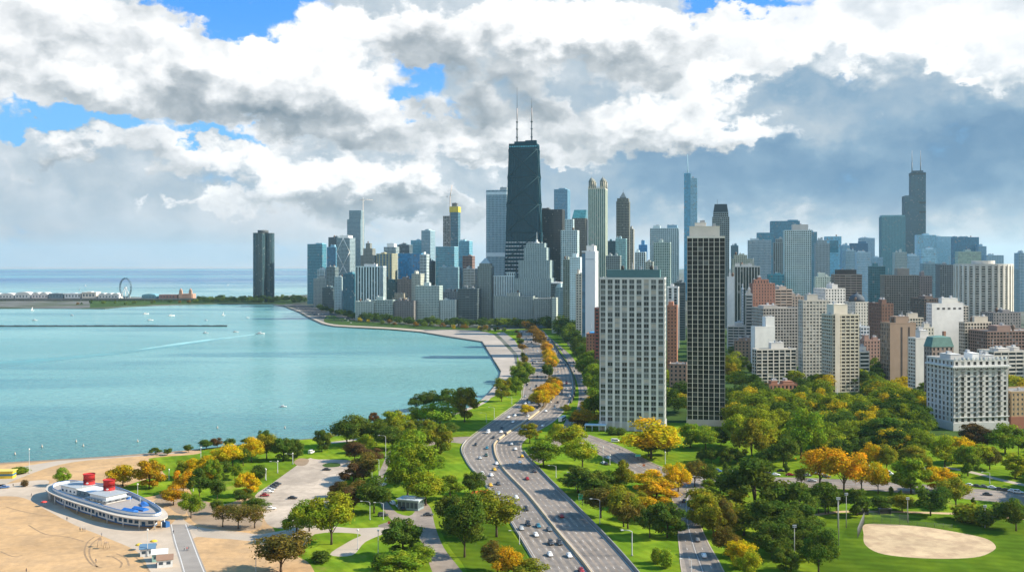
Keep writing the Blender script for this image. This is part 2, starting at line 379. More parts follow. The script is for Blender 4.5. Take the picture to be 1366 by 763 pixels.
EARTH = mat('bare_earth', (.27, .20, .135), .95, .18, .12, .1, big=.15)
PAINT = mat('road_paint', (.50, .49, .47), .8, .15, 1.0, .2)
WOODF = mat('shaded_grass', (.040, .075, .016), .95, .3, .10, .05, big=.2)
PARK = [(-100, 650), (110, 611.5), (245, 602), (345, 591), (420, 585), (480, 577), (540, 565), (580, 557.5), (620, 548), (655, 523.5), (690, 490), (690, 462), (672, 448), (640, 441), (740, 437), (765, 470),
        (800, 500), (808, 566), (900, 556), (960, 500), (1010, 500), (1080, 530), (1230, 560), (1400, 560), (1700, 570), (1900, 800), (1400, 1500), (500, 2500), (-300, 1500)]
sheet('park_lawn', gp(PARK), .004, GR)
sheet('beach', crom(gp([(-420, 1200), (-300, 640), (0, 617.6), (110, 611), (245, 601), (268, 602), (258, 606), (200, 611), (212, 622), (222, 634), (250, 650), (262, 664), (300, 672), (335, 662), (356, 690), (372, 716), (395, 740), (420, 763), (460, 900), (300, 1500)]), 5, True), .008, SAND)
sheet('grey_plaza', crom(gp([(-60, 652), (0, 646), (62, 640), (64, 655), (110, 690), (190, 703), (222, 702), (240, 690), (262, 702), (340, 712), (346, 722), (262, 716), (262, 740), (280, 775), (300, 900), (215, 900), (200, 775), (186, 738), (140, 716), (100, 700), (60, 679), (22, 662), (-60, 664)]), 5, True), .012, mat('plaza_paving', (.40, .325, .25), .9, .14, .15, .15, big=.12))
sheet('promenade_path', crom(gp([(-100, 690), (20, 640), (70, 622), (110, 614.5), (170, 609.5), (250, 603.5), (250, 602.5), (170, 607.5), (105, 611.8), (60, 617), (10, 628), (-100, 670)]), 4, True), .012, CONC)
sheet('path', crom(gp([(262, 703), (330, 713), (392, 704), (402, 698), (470, 704), (512, 703), (520, 708), (488, 722), (470, 740), (440, 739), (465, 722), (480, 712), (420, 712), (400, 738), (372, 740), (358, 722), (270, 716)]), 4, True), .014, CONC)
sheet('park_drive', crom(gp([(505, 700), (550, 686), (552, 672), (564, 668), (575, 678), (580, 700), (592, 730), (618, 764), (640, 800), (700, 960), (600, 960), (592, 800), (577, 763), (560, 718), (553, 700), (520, 704)]), 4, True), .016, ASPH2)
sheet('entrance_road', crom(gp([(560, 690), (530, 684), (512, 660), (510, 640), (518, 622), (524, 604), (519, 602), (510, 620), (503, 640), (504, 662), (516, 686), (535, 700)]), 4, True), .018, ASPH2)
sheet('parking_lot', crom(gp([(340, 661), (362, 645), (408, 613), (424, 612.5), (475, 615), (470, 632), (448, 650), (444, 668), (440, 690), (392, 704), (362, 702), (352, 690), (350, 676)]), 3, True), .016, LOT)
sheet('lakefront_path', crom(gp([(436, 592), (470, 588), (500, 581), (560, 568), (640, 541), (655, 530), (654, 528), (640, 538), (560, 565.5), (500, 578.5), (470, 585.5), (436, 590)]), 4, True), .012, CONC)
sheet('concrete_beach', gp([(561, 442), (613, 450.4), (643.5, 455), (657.6, 477.4), (668.7, 495), (664.6, 509.4), (653, 523), (640, 535), (652, 532), (668, 524), (683, 506), (688.5, 490), (685, 473), (667, 454), (657, 445), (640, 441.5), (600, 440)]), .03, mat('terrace_concrete', (.34, .295, .25), .9, .16, .06, .15, big=.15))
sheet('promenade', gp([(690, 512), (694, 490), (690, 472), (672, 453), (662, 444), (672, 443), (686, 453), (699, 472), (702, 490), (698, 506)]), .012, PAVE)
sheet('shore_terrace', crom(gp([(561, 442), (520, 438.6), (470, 436), (446, 434.4), (431, 431), (413, 423), (399, 415.2), (381, 408.4), (382.5, 408.3), (400.5, 414.6), (414.6, 422), (432.5, 429.8), (446, 432.9), (470, 434.4), (520, 436.9), (562, 440)]), 3, True), .03, CONC)
sheet('shore_road', gp([(640, 441), (560, 437), (470, 431), (436, 427), (418, 420), (403, 413.5), (385, 407.5), (398, 405.5), (420, 411), (446, 419), (470, 425.5), (560, 433), (640, 437)]), .012, mat('shore_asphalt', (.085, .082, .078), .9, .15, .1, .1))
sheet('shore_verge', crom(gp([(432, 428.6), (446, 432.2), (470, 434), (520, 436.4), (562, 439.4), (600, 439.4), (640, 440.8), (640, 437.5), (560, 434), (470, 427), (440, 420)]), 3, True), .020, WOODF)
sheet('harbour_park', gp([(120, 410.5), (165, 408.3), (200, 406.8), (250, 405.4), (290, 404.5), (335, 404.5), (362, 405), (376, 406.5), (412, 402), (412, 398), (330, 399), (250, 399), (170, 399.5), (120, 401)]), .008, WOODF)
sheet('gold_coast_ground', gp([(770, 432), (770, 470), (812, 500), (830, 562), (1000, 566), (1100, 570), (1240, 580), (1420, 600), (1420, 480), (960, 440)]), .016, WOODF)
wet = crom(gp([(-260, 632), (-120, 624), (0, 617), (60, 613.5), (110, 610.5), (180, 606), (245, 600.5)]), 6); mbw = [p + Vector((0, -4.5, 0)) for p in wet]
sheet('wet_sand', [p for p in wet] + list(reversed(mbw)), .014, mat('wet_beach_sand', (.24, .165, .10), .6, .15, .2, .3))
def tracks(pts, w=.35):
    c = crom(gp(pts), 6); o = []
    for i, p in enumerate(c): t = (c[min(i + 1, len(c) - 1)] - c[max(i - 1, 0)]).normalized(); o.append((p, Vector((-t.y, t.x, 0)) * w))
    sheet('sand_track', [p + n for p, n in o] + [p - n for p, n in reversed(o)], .016, mat('rutted_sand', (.27, .185, .11), .95, .3, .6, .1))
for T in ([(126, 716), (116, 724), (113, 738), (122, 752), (136, 757)], [(134, 716), (121, 727), (120, 742), (130, 756)], [(155, 738), (168, 744), (172, 754)], [(150, 742), (162, 750), (160, 757)], [(8, 676), (40, 684), (80, 690)], [(0, 735), (18, 742), (30, 740)], [(38, 700), (60, 712), (90, 716), (112, 722)], [(180, 742), (196, 757), (206, 775)]): tracks(T)
sheet('back_lawn', crom(gp([(150, 657), (178, 644), (205, 637), (236, 631), (240, 642), (228, 652), (205, 661), (172, 664)]), 4, True), .014, GR)
sheet('tree_earth', crom(gp([(247, 668), (262, 664), (285, 672), (318, 672), (340, 664), (350, 690), (342, 706), (300, 706), (262, 698), (250, 684)]), 4, True), .013, EARTH)
sheet('rubble_patch', crom(gp([(205, 668), (240, 652), (250, 664), (248, 684), (236, 684), (222, 674)]), 4, True), .0135, EARTH)
sheet('flower_bed', crom(gp([(392, 616), (400, 611), (412, 613), (408, 620), (398, 621)]), 4, True), .022, EARTH)
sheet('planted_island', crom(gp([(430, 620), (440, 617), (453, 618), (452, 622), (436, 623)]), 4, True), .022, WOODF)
# ball field
sheet('field_lawn', crom(gp([(1090, 700), (1110, 690), (1200, 690), (1366, 692), (1500, 700), (1560, 800), (1450, 900), (1180, 900), (1100, 780), (1085, 730)]), 5, True), .008, FGR)
sheet('wedge_lawn', crom(gp([(590, 705), (615, 690), (660, 690), (690, 720), (716, 770), (760, 880), (680, 880), (622, 760), (600, 730)]), 5, True), .008, FGR)
sheet('ball_field', crom(gp([(1154, 699), (1152, 712), (1155, 727), (1180, 739), (1241, 744.5), (1300, 743), (1325, 734), (1327, 726), (1312, 717), (1271, 708.5), (1230, 702), (1190, 699)]), 5, True), .010, DIRT)
sheet('field_path', crom(gp([(1060, 694), (1095, 687), (1140, 683), (1271, 686), (1366, 693), (1500, 702), (1500, 699), (1366, 690), (1271, 683.5), (1140, 680.5), (1095, 684), (1060, 691)]), 4, True), .010, DIRT)
sheet('lawn_path', crom(gp([(1262, 624), (1300, 632), (1330, 640), (1366, 648), (1366, 645), (1330, 637), (1300, 629), (1262, 622)]), 4, True), .010, CONC)
# ------------------------------------------------------------------ roads: left and right edges in order along the road
def ribbon(name, left, right, z, m, marks=(), n=10, solid=(), dash=(3.0, 9.0), wid=.17, edge=None):
    L = crom(gp(left), n); Rr = crom(gp(right), n)
    mb = MB()
    for i in range(len(L) - 1): mb.poly([(L[i].x, L[i].y, z), (L[i + 1].x, L[i + 1].y, z), (Rr[i + 1].x, Rr[i + 1].y, z), (Rr[i].x, Rr[i].y, z)])
    o = tag(mb.build(name, m), None, None, None, 'structure')
    if o.data.polygons[0].normal.z < 0: o.data.flip_normals()
    pm = MB()
    def strip(t, d0, d1, w):
        acc = 0.0
        pts = [l.lerp(r, t) for l, r in zip(L, Rr)]
        for i in range(len(pts) - 1):
            a, b = pts[i], pts[i + 1]; ln = (b - a).length
            if ln < 1e-4: continue
            dr = (b - a) / ln; nr = Vector((-dr.y, dr.x, 0)) * w / 2
            s = 0.0
            while s < ln:
                ph = (acc + s) % (d0 + d1)
                if ph < d0:
                    e = min(ln, s + d0 - ph); p, q = a + dr * s, a + dr * e
                    pm.poly([(p - nr).to_tuple()[:2] + (z + .006,), (q - nr).to_tuple()[:2] + (z + .006,), (q + nr).to_tuple()[:2] + (z + .006,), (p + nr).to_tuple()[:2] + (z + .006,)]); s = e + 1e-4
                else: s += d0 + d1 - ph
            acc += ln
    for a_, b_ in zip((0.06,) + tuple(marks), tuple(marks) + (.95,)): strip((a_ + b_) / 2, 1e5, 0, 1.5)
    if marks and pm.v:
        for i, v in enumerate(pm.v): pm.v[i] = (v[0], v[1], v[2] - .003)
        q = tag(pm.build('tyre_track', mat('tyre_worn_asphalt', (.165, .146, .130), .9, .3, .25, .25, big=.25)), None, None, None, 'structure')
        if q.data.polygons[0].normal.z < 0: q.data.flip_normals()
    pm = MB()
    for t in marks: strip(t, *dash, wid)
    for t in solid: strip(t, 1e5, 0, wid)
    if pm.v:
        q = tag(pm.build('lane_marking', PAINT), None, None, None, 'structure')
        if q.data.polygons[0].normal.z < 0: q.data.flip_normals()
    return L, Rr
LSD_L = ([(800, 900), (722, 763), (679, 692), (648.6, 647.6), (622.6, 615.5), (620, 591), (661, 559), (694, 534), (697, 521), (701.5, 494), (698, 473), (693, 452), (694, 440)],
         [(878, 900), (785, 763), (742, 710), (703, 661), (669, 624.7), (658, 600), (665, 585), (709, 555), (728, 533), (731, 494), (726.5, 473), (720, 452), (708, 440)])
LSD_R = ([(884, 900), (790, 763), (746, 710), (706.5, 661), (672, 624.7), (661, 600), (669, 585), (713, 555), (732, 533), (737, 494), (731, 473), (724, 452), (711, 440)],
         [(960, 900), (848.7, 763), (803, 712), (760, 668), (722, 630), (697, 600), (705, 583), (745, 557), (765, 525), (761, 494), (747, 473), (734, 452), (724, 440)])
laneL = ribbon('highway', *LSD_L, .016, ASPH, (.26, .44, .62, .80), solid=(.06, .96))
laneR = ribbon('highway', *LSD_R, .016, ASPH2, (.22, .40, .58, .76), solid=(.04, .95))
lane_in = ribbon('inner_drive', [(866, 636), (800, 607), (758, 580), (765, 560), (772, 530), (768, 505), (752, 474), (736, 452)],
       [(900, 630), (860, 618), (800, 590), (778, 575), (782, 553), (786, 530), (777, 500), (762, 474), (745, 452)], .020, ASPH2, (.5,))
lane_ramp = ribbon('ramp_road', [(619, 592), (600, 590), (575, 594), (545, 605)], [(634, 582), (605, 583), (575, 588), (545, 600)], .013, ASPH2)
lane_out = ribbon('slip_road', [(700, 610), (722, 597), (739, 585), (748, 573), (756, 558)], [(722, 618), (738, 601), (752, 590), (758, 576), (763, 562)], .020, ASPH2, ())
lane_cross = ribbon('cross_street', [(760, 585), (800, 600), (850, 632), (905, 644), (1000, 648), (1083, 650), (1183, 655), (1300, 666), (1366, 673), (1600, 700)],
       [(785, 580), (830, 597), (880, 622), (930, 632), (1000, 636), (1083, 638), (1183, 643), (1300, 652), (1366, 657), (1600, 678)], .024, ASPH2, (.3, .7), solid=(.5,))
lane_dr = ribbon('curved_drive', [(940, 900), (911, 763), (908, 738), (904, 705), (900, 680), (896, 662), (880, 645)],
       [(1030, 900), (965, 763), (943, 722), (930, 690), (930, 668), (940, 655), (950, 644)], .028, ASPH, (.25, .75), solid=(.5,))
ribbon('service_road', [(226, 699), (231, 722), (238, 745), (246, 775), (256, 810)], [(250, 699), (259, 722), (268, 745), (281, 775), (298, 810)], .020, PAVE, (), solid=(.10, .90), wid=.35)
# ------------------------------------------------------------------ buildings
TH = R(-11)                       # the street grid against the view
STY = {'grid': dict(bay=3.3, floor=3.3, pier=.85, sp=1.15, proud=.35), 'curtain': dict(bay=3.2, floor=4.0, pier=.28, sp=.75, proud=.18),
       'vert': dict(bay=3.6, floor=3.6, pier=1.25, sp=.5, proud=.5), 'horiz': dict(bay=7.0, floor=3.3, pier=.5, sp=1.4, proud=.5),
       'punch': dict(bay=3.4, floor=3.4, pier=1.9, sp=1.6, proud=.25), 'fine': dict(bay=2.6, floor=3.6, pier=.9, sp=.8, proud=.3),
       'thin': dict(bay=3.0, floor=3.2, pier=.3, sp=.55, proud=.3)}
def side_frames(w, d):
    """(length, origin, along, outward) of front, right, back, left"""
    return [(w, Vector((0, 0, 0)), Vector((1, 0, 0)), Vector((0, -1, 0))), (d, Vector((w, 0, 0)), Vector((0, 1, 0)), Vector((1, 0, 0))),
            (w, Vector((w, d, 0)), Vector((-1, 0, 0)), Vector((0, 1, 0))), (d, Vector((0, d, 0)), Vector((0, -1, 0)), Vector((-1, 0, 0)))]
def slab(mb, fr, u0, u1, z0, z1, q0, q1, mi=0):
    """a box on a facade: u along it, q outward from it"""
    ln, o, a, n = fr
    p = [o + a * u0 + n * q0, o + a * u1 + n * q0, o + a * u1 + n * q1, o + a * u0 + n * q1]
    mb.rings([[(v.x, v.y, z0) for v in reversed(p)], [(v.x, v.y, z1) for v in reversed(p)]], mi, False)
def cells(ln, bay):
    n = max(1, round(ln / bay)); return n, ln / n
def facade(mw, mg, w, d, z0, z1, st, kinds='gggg', off=(0, 0), wins=None, mi=0):
    """wall = piers and spandrels proud of a glazed core; kinds per side: g grid, v piers only, h bands only, b blank, n bare glass"""
    bay, fl, pw, sp, pr = st['bay'], st['floor'], st['pier'], st['sp'], st['proud']
    g = MB(); fs = side_frames(w, d); D = Vector((off[0], off[1], 0))
    mg.box(off[0] + pr, off[0] + w - pr, off[1] + pr, off[1] + d - pr, z0, z1 - .05)
    fs = [(l, o + D, a, n) for l, o, a, n in fs]
    nf, fh = cells(z1 - z0, fl)
    for fi, (fr, k) in enumerate(zip(fs, kinds)):
        ln = fr[0]; nb, bw = cells(ln, bay)
        if k == 'b': slab(mw, fr, 0, ln, z0, z1, -pr - .01, 0, mi); continue
        if k == 'n': continue
        if k in 'gv':
            for i in range(nb + 1):
                c = i * bw; u0, u1 = max(0, c - pw / 2), min(ln, c + pw / 2)
                if i == 0: u1 = max(u1, pw * .6)
                if i == nb: u0 = min(u0, ln - pw * .6)
                slab(mw, fr, u0, u1, z0, z1, -pr - .01, 0, mi)
        if k in 'gh':
            q = -.06 if k == 'g' else 0
            for j in range(nf + 1):
                zz0 = z0 + j * fh - sp * .35; zz1 = z0 + j * fh + sp * .65
                zz0, zz1 = max(z0, zz0), min(z1 - .02, zz1)
                if zz1 - zz0 > .05: slab(mw, fr, .02, ln - .02, zz0, zz1, -pr - .02, q, 1 if st.get('sp2') else mi)
            if k == 'h':
                for u in (0, ln - .4): slab(mw, fr, u, u + .4, z0, z1 - .03, -pr - .03, -.03, mi)
        if wins is not None and fi in (0, 1, 3):
            for j in range(nf):
                for i in range(nb):
                    wins.append((fr, i * bw + (pw if i else pw * 1.1) / 2, (i + 1) * bw - pw / 2, z0 + j * fh + sp * .65, z0 + (j + 1) * fh - sp * .35, pr, fi))
def window_parts(root, wins, glass_rgb, frame_rgb, seed=1, wt=(6, 3, 1, 2)):
    """the windows of a near building: the 100 that show largest by themselves, the rest as one part"""
    r = random.Random(seed); fm = mat('window_frame_%.2f' % frame_rgb[0], frame_rgb, .5, .05, 1, .4)
    panes = [mat('pane_dark_%.2f' % glass_rgb[0], glass_rgb, .08, .1, .5, .55 if glass_rgb[0] > .015 else .22), mat('pane_grey_%.2f' % glass_rgb[0], tuple(c * 2 + .015 for c in glass_rgb), .12, .1, .5, .5 if glass_rgb[0] > .015 else .25),
             mat('pane_drawn_blind', (.42, .41, .37), .5, .1, .5, .5), mat('pane_half_blind_%.2f' % glass_rgb[0], tuple(c * 3 + .05 for c in glass_rgb), .2, .1, .5, .5)]
    def shape(mb, fr, u0, u1, za, zb, pr, off=0):
        # pane, a mullion and a meeting rail
        q = -pr + .02
        slab(mb, fr, u0, u1, za, zb, q, q + .04, 0); m = (u0 + u1) / 2
        slab(mb, fr, m - .06, m + .06, za, zb, q + .04, q + .10, 1)
        slab(mb, fr, u0, u1, za + (zb - za) * .3, za + (zb - za) * .3 + .08, q + .04, q + .09, 1)
    wins = sorted(wins, key=lambda k: (k[6] != 0, 0)); front = [k for k in wins if k[6] == 0]; r.shuffle(front)
    single, rest = front[:100], front[100:] + [k for k in wins if k[6] != 0]
    cache = {}
    for fr, u0, u1, za, zb, pr, fi in single:
        v = r.choices((0, 1, 2, 3), wt)[0]
        key = (round(u1 - u0, 2), round(zb - za, 2), v)
        if key not in cache:
            mb = MB(); shape(mb, (0, Vector((0, 0, 0)), fr[2], fr[3]), 0, u1 - u0, 0, zb - za, pr); cache[key] = mb.mesh('window', [panes[v], fm])
        p = fr[1] + fr[2] * u0; link('window', cache[key], root, (p.x, p.y, za))
    if rest:
        mb = MB()
        for fr, u0, u1, za, zb, pr, fi in rest:
            q = -pr + .02; v = r.choices((0, 1, 2, 3), wt)[0]
            slab(mb, fr, u0, u1, za, zb, q, q + .04, v); m = (u0 + u1) / 2
            slab(mb, fr, m - .06, m + .06, za, zb, q + .04, q + .10, 4)
        tag(mb.build('window', panes + [fm], root), None, None, None, 'stuff')
def footprint(xl, xc, xr, Y, d=None, th=TH):
    """front-left corner, width, depth of a block whose silhouette spans xl..xr with its near corner at xc"""
    t = Vector((math.cos(th), math.sin(th))); n = Vector((-math.sin(th), math.cos(th)))
    C = Vector(((xc - CX) / F * Y, Y)); k = lambda px: (px - CX) / F
    right_seen = n.x / n.y * F + CX > (xl + xr) / 2      # left of the vanishing point: its right side shows
    if right_seen:
        w = (C.x - k(xl) * C.y) / (t.x - k(xl) * t.y)
        if d is None: d = (C.x - k(xr) * C.y) / (k(xr) * n.y - n.x) if xr > xc else w * .6
        FL = C - t * w
    else:
        w = (k(xr) * C.y - C.x) / (t.x - k(xr) * t.y)
        if d is None: d = (k(xl) * C.y - C.x) / (n.x - k(xl) * n.y) if xl < xc else w * .6
        FL = C
    return FL, w, max(10.0, min(d, 90.0))
def roof_kit(root, w, d, z, wm, seed, off=(0, 0), pent=None):
    """parapet roof, plant rooms and small plant"""
    r = random.Random(seed); mb = MB()
    rm = mat('roof_gravel', (.22, .215, .205), .95, .2, .3, .1)
    x0, y0 = off
    mb.box(x0 + .4, x0 + w - .4, y0 + .4, y0 + d - .4, z - .3, z + .02, 1)
    for a in ((x0, x0 + w, y0, y0 + .35), (x0, x0 + w, y0 + d - .35, y0 + d), (x0, x0 + .35, y0 + .35, y0 + d - .35), (x0 + w - .35, x0 + w, y0 + .35, y0 + d - .35)):
        mb.box(a[0], a[1], a[2], a[3], z - .35, z + 1.0, 0)
    rf = mb.build('roof', [wm, rm], root)
    if pent is None:
        a = r.uniform(.08, .5); pent = [(a, a + r.uniform(.2, .45), r.uniform(.15, .35), r.uniform(.6, .85), r.uniform(2.5, 6.5), None)]
        if r.random() < .5: b_ = (a + .45) % .7; pent.append((b_, b_ + r.uniform(.12, .25), .3, r.uniform(.5, .8), r.uniform(2, 4), None))
    for (a, b, c, e, h, pm) in pent:
        p = MB(); px0, px1, py0, py1 = x0 + w * a, x0 + w * b, y0 + d * c, y0 + d * e
        p.box(px0, px1, py0, py1, z + .02, z + h); p.box(px0 - .15, px1 + .15, py0 - .15, py1 + .15, z + h, z + h + .3)
        m2 = pm if pm else wm
        ph = p.build('penthouse', m2, root)
        for i in range(2):
            ux, uy = r.uniform(px0 + .2, px1 - 2.2), r.uniform(py0 + .2, max(py0 + .3, py1 - 2.2)); u = MB(); u.box(ux, ux + 2, uy, uy + 2, z + h + .3, z + h + .3 + r.uniform(1, 2.4)); u.build('roof_plant', mat('plant_metal', (.4, .41, .42), .5, .1, .5, .4), ph)
    if r.random() < .30 and not off[0]:
        ux, uy = x0 + r.uniform(.2, .8) * w, y0 + r.uniform(.3, .7) * d; m_ = MB(); m_.tube([(ux, uy, z + .02), (ux, uy, z + r.uniform(6, 13))], .18, 5); m_.build('antenna', mat('mast_grey', (.30, .32, .34), .5, .1, .5, .4), root)
    if r.random() < .22:
        ux, uy = x0 + r.uniform(.15, .8) * w, y0 + r.uniform(.2, .7) * d; m_ = MB(); m_.lathe([(1.6, z + 2.2), (1.6, z + 5.2), (.2, z + 6.4)], 12, 0, (ux, uy)); m_.lathe([(1.1, z + .02), (1.1, z + 2.2)], 6, 0, (ux, uy)); m_.build('water_tank', mat('tank_wood', (.17, .12, .09), .8, .15, .5, .2), root)
    for i in range(2):
        ux, uy = x0 + r.uniform(.06, .9) * w, y0 + r.uniform(.06, .9) * d; u = MB(); u.box(ux, ux + 1.6, uy, uy + 1.6, z + .02, z + r.uniform(1, 2.2)); u.build('roof_plant', mat('plant_metal', (.4, .41, .42), .5, .1, .5, .4), root)
def block(name, cat, label, xl, xc, xr, yt, Y, style='grid', wall=(.4, .4, .38), gl=(.03, .05, .06), kinds='gggg', d=None, pent=None, th=TH, tiers=(), over=None, near=False, frame=(.35, .35, .34), seed=None, roof=True, base=None, blind=.04, wt=(6, 3, 1, 2)):
    """one building. tiers: (inset x0, x1, y0, y1 as shares, top as pixel row) stacked above the main body"""
    seed = seed if seed is not None else int(xl * 7 + yt)
    if th == TH and xl > 995 and Y < 1320:      # the lakefront district stands at its own angle
        th = R(10); d = None if xc - xl >= 3 and xl < 1300 else d
    FL, w, dd = footprint(xl, xc, xr, Y, d, th); z = zat(yt, Y)
    if Y > 1400: wall, gl = (wall[0] * .80, wall[1] * .98, wall[2] * 1.04), (gl[0] * .8, gl[1] * 1.05, gl[2] * 1.08)     # teal shade and haze of the far skyline put into wall and glass colours
    st = dict(STY[style], **(over or {}))
    root = thing(name, label, cat, (FL.x, FL.y, 0), th)
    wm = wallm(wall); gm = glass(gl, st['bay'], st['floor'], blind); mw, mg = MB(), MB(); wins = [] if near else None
    zb = 0
    if base:
        b = MB(); b.box(-.4, w + .4, -.4, dd + .4, 0, base[0]); b.build('podium', wallm(base[1]), root); zb = base[0]
    facade(mw, mg, w, dd, zb, z, st, kinds, wins=wins)
    tops = [(0, 0, w, dd, z)]
    for a, b, c, e, ty in tiers:
        z2 = zat(ty, Y); x0, y0, w2, d2 = w * a, dd * c, w * (b - a), dd * (e - c)
        facade(mw, mg, w2, d2, tops[-1][4] + .02, z2, st, kinds, off=(x0, y0)); tops.append((x0, y0, w2, d2, z2))
    mw.build('wall', [wm, wallm(st['sp2'])] if st.get('sp2') else wm, root)
    if near: mg.build('interior', mat('interior_dark', (.03, .035, .04), .6, .1, .3, .2), root); window_parts(root, wins, gl, frame, seed, wt)
    else: mg.build('glazing', gm, root)
    if roof:
        for i, (x0, y0, w2, d2, zz) in enumerate(tops): roof_kit(root, w2, d2, zz, wm, seed + i, (x0, y0), pent if i == len(tops) - 1 else [])
    return root, w, dd, z
def antenna(root, x, y, z0, z1, r=.8, name='antenna'):
    mb = MB(); h = z1 - z0
    mb.tube([(x, y, z0), (x, y, z0 + h * .45)], r, 8); mb.tube([(x, y, z0 + h * .45), (x, y, z0 + h * .8)], r * .55, 8); mb.tube([(x, y, z0 + h * .8), (x, y, z1)], r * .25, 6)
    for k in (.2, .35, .45, .6): mb.lathe([(r * 1.5, z0 + h * k), (r * 1.5, z0 + h * k + h * .02)], 10, 0, (x, y))
    return mb.build(name, mat('mast_grey', (.30, .32, .34), .5, .1, .5, .4), root)
WHITE, CREAM, BEIGE, TAN, BRICK, BROWN, GREY, DKGREY = (.66, .66, .63), (.52, .48, .41), (.44, .39, .32), (.34, .26, .19), (.27, .135, .09), (.17, .115, .085), (.36, .38, .38), (.14, .15, .155)
PALE, STONE, STEEL, BLACK = (.50, .52, .52), (.40, .38, .34), (.22, .30, .34), (.045, .052, .055)
DARKG, TEALG, BLUEG, PALEG, GREENG = (.022, .032, .038), (.030, .120, .155), (.035, .150, .240), (.16, .28, .34), (.035, .065, .062)

# --- the black tapering tower with two masts and crossed braces
def tapered_tower():
    FL, w, d = footprint(671, 722, 724, 1990, 48)
    root = thing('tapered_tower', 'tallest black tapering skyscraper with a white mast pair on its roof', 'skyscraper', (FL.x, FL.y, 0), TH)
    z = zat(191, 1990); w1 = w * .73; d1 = d * .66
    def fr(t): k = w + (w1 - w) * t; j = d + (d1 - d) * t; return (w - k) / 2, (d - j) / 2, k, j
    core, wl, br = MB(), MB(), MB()
    def ring(t, q): x, y, k, j = fr(t); return [(x + q, y + q, t * z), (x + k - q, y + q, t * z), (x + k - q, y + j - q, t * z), (x + q, y + j - q, t * z)]
    core.rings([ring(0, .8), ring(1, .8)], 0, False)
    nf = 92
    for j in range(nf):
        t = j / nf; h = .42 / nf
        low = .20 < t < .45
        wl.rings([ring(t, .25), ring(t + h, .25)], 1 if low and j % 2 == 0 else 0, False)
    for s in range(4):
        for i in range(13 if s % 2 == 0 else 9):
            n = 12 if s % 2 == 0 else 8
            def P(t, u, q=-.12):
                c = ring(t, q); a, b = Vector(c[s]), Vector(c[(s + 1) % 4]); return a.lerp(b, u)
            u = i / n; hw = .35 / w; wl.rings([[P(0, max(0, u - hw)), P(0, min(1, u + hw)), P(0, min(1, u + hw), .7), P(0, max(0, u - hw), .7)], [P(1, max(0, u - hw)), P(1, min(1, u + hw)), P(1, min(1, u + hw), .7), P(1, max(0, u - hw), .7)]], 0, False)
        for k in range(6):
            t0, t1 = .02 + k * .158, .02 + (k + 1) * .158
            if t1 > .98: t1 = .97
            for a, b in ((0, 1), (1, 0)):
                br.tube([P(t0, a, -.3), P(t1, b, -.3)], .75, 4)
            br.tube([P(t1, 0, -.3), P(t1, 1, -.3)], .75, 4)
    blk = mat('black_steel', (.005, .050, .074), .7, .1, .2, .12); core.build('glazing', glass((.004, .058, .088), 3.8, 3.7, .0, .12, .22), root)
    wl.build('wall', [blk, wallm((.50, .54, .55))], root); br.build('cross_brace', mat('brace_steel', (.017, .066, .088), .6, .1, .2, .2), root)
    x, y, k, j = fr(1); mb = MB(); mb.box(x + .5, x + k - .5, y + .5, y + j - .5, z - 6.5, z - 3.5); mb.build('sky_deck_band', glass((.06, .42, .55), 3, 3, 0), root)
    mb = MB(); mb.box(x, x + k, y, y + j, z - 3.4, z + .8); mb.build('roof', blk, root)
    mb = MB(); mb.box(x + k * .16, x + k * .86, y + j * .3, y + j * .7, z + .8, z + 6); mb.box(x + k * .55, x + k * .95, y + j * .35, y + j * .6, z + .8, z + 8); mb.build('penthouse', blk, root)
    for u, ty in ((.24, 115), (.77, 131)):
        xx, yy = x + k * u, y + j * .5; zt = zat(ty, 2010); mb = MB()
        mb.tube([(xx, yy, z + .8), (xx, yy, z + 45)], 1.35, 8, 0); mb.tube([(xx, yy, z + 45), (xx, yy, z + 72)], 1.0, 8, 1); mb.tube([(xx, yy, z + 72), (xx, yy, zt)], .45, 6, 0)
        for q in (14, 30, 44): mb.lathe([(2.3, z + q), (2.3, z + q + 2.2)], 10, 0, (xx, yy))
        mb.build('antenna', [mat('mast_dark', (.10, .12, .13), .5, .1, .5, .4), mat('mast_pale', (.34, .30, .28), .5, .1, .5, .4)], root)
tapered_tower()

def lakeside_tower():
    """three curved lobes of dark glass standing alone by the lake"""
    Y = 2870; c = at(351, Y); Rr = 33.0; z = zat(312, Y)
    root = thing('curved_tower', 'dark three lobed tower standing alone by the harbour trees', 'skyscraper', (c.x, c.y, 0), R(38))
    def outline(s=1.0):
        p = []
        for k in range(3):
            a0 = R(90 + 120 * k)
            for i in range(14):
                u = -1 + 2 * i / 13; r = 31 * (1 - .12 * u * u) if abs(u) < .62 else 31 * (.95 - (abs(u) - .62) * 1.42)
                p.append((math.cos(a0 + R(60) * u * .98) * r * s, math.sin(a0 + R(60) * u * .98) * r * s))
        return p
    mb = MB(); mb.prism(outline(.975), 0, z); mb.build('glazing', glass((.012, .050, .065), 4, 3, .03), root)
    wl = MB(); nf = 66
    for j in range(nf): wl.prism(outline(1.0), j * z / nf, j * z / nf + .9)
    o = outline(1.0)
    for i in range(0, len(o), 2): wl.tube([(o[i][0], o[i][1], 0), (o[i][0], o[i][1], z)], .45, 4)
    wl.build('wall', wallm((.050, .085, .095)), root)
    mb = MB(); mb.prism(outline(1.0), z, z + 2); mb.build('roof', wallm((.06, .075, .08)), root)
    mb = MB(); mb.lathe([(15, z + 2), (15, z + 10)], 20); mb.build('penthouse', wallm((.08, .09, .095)), root)
lakeside_tower()

B = block
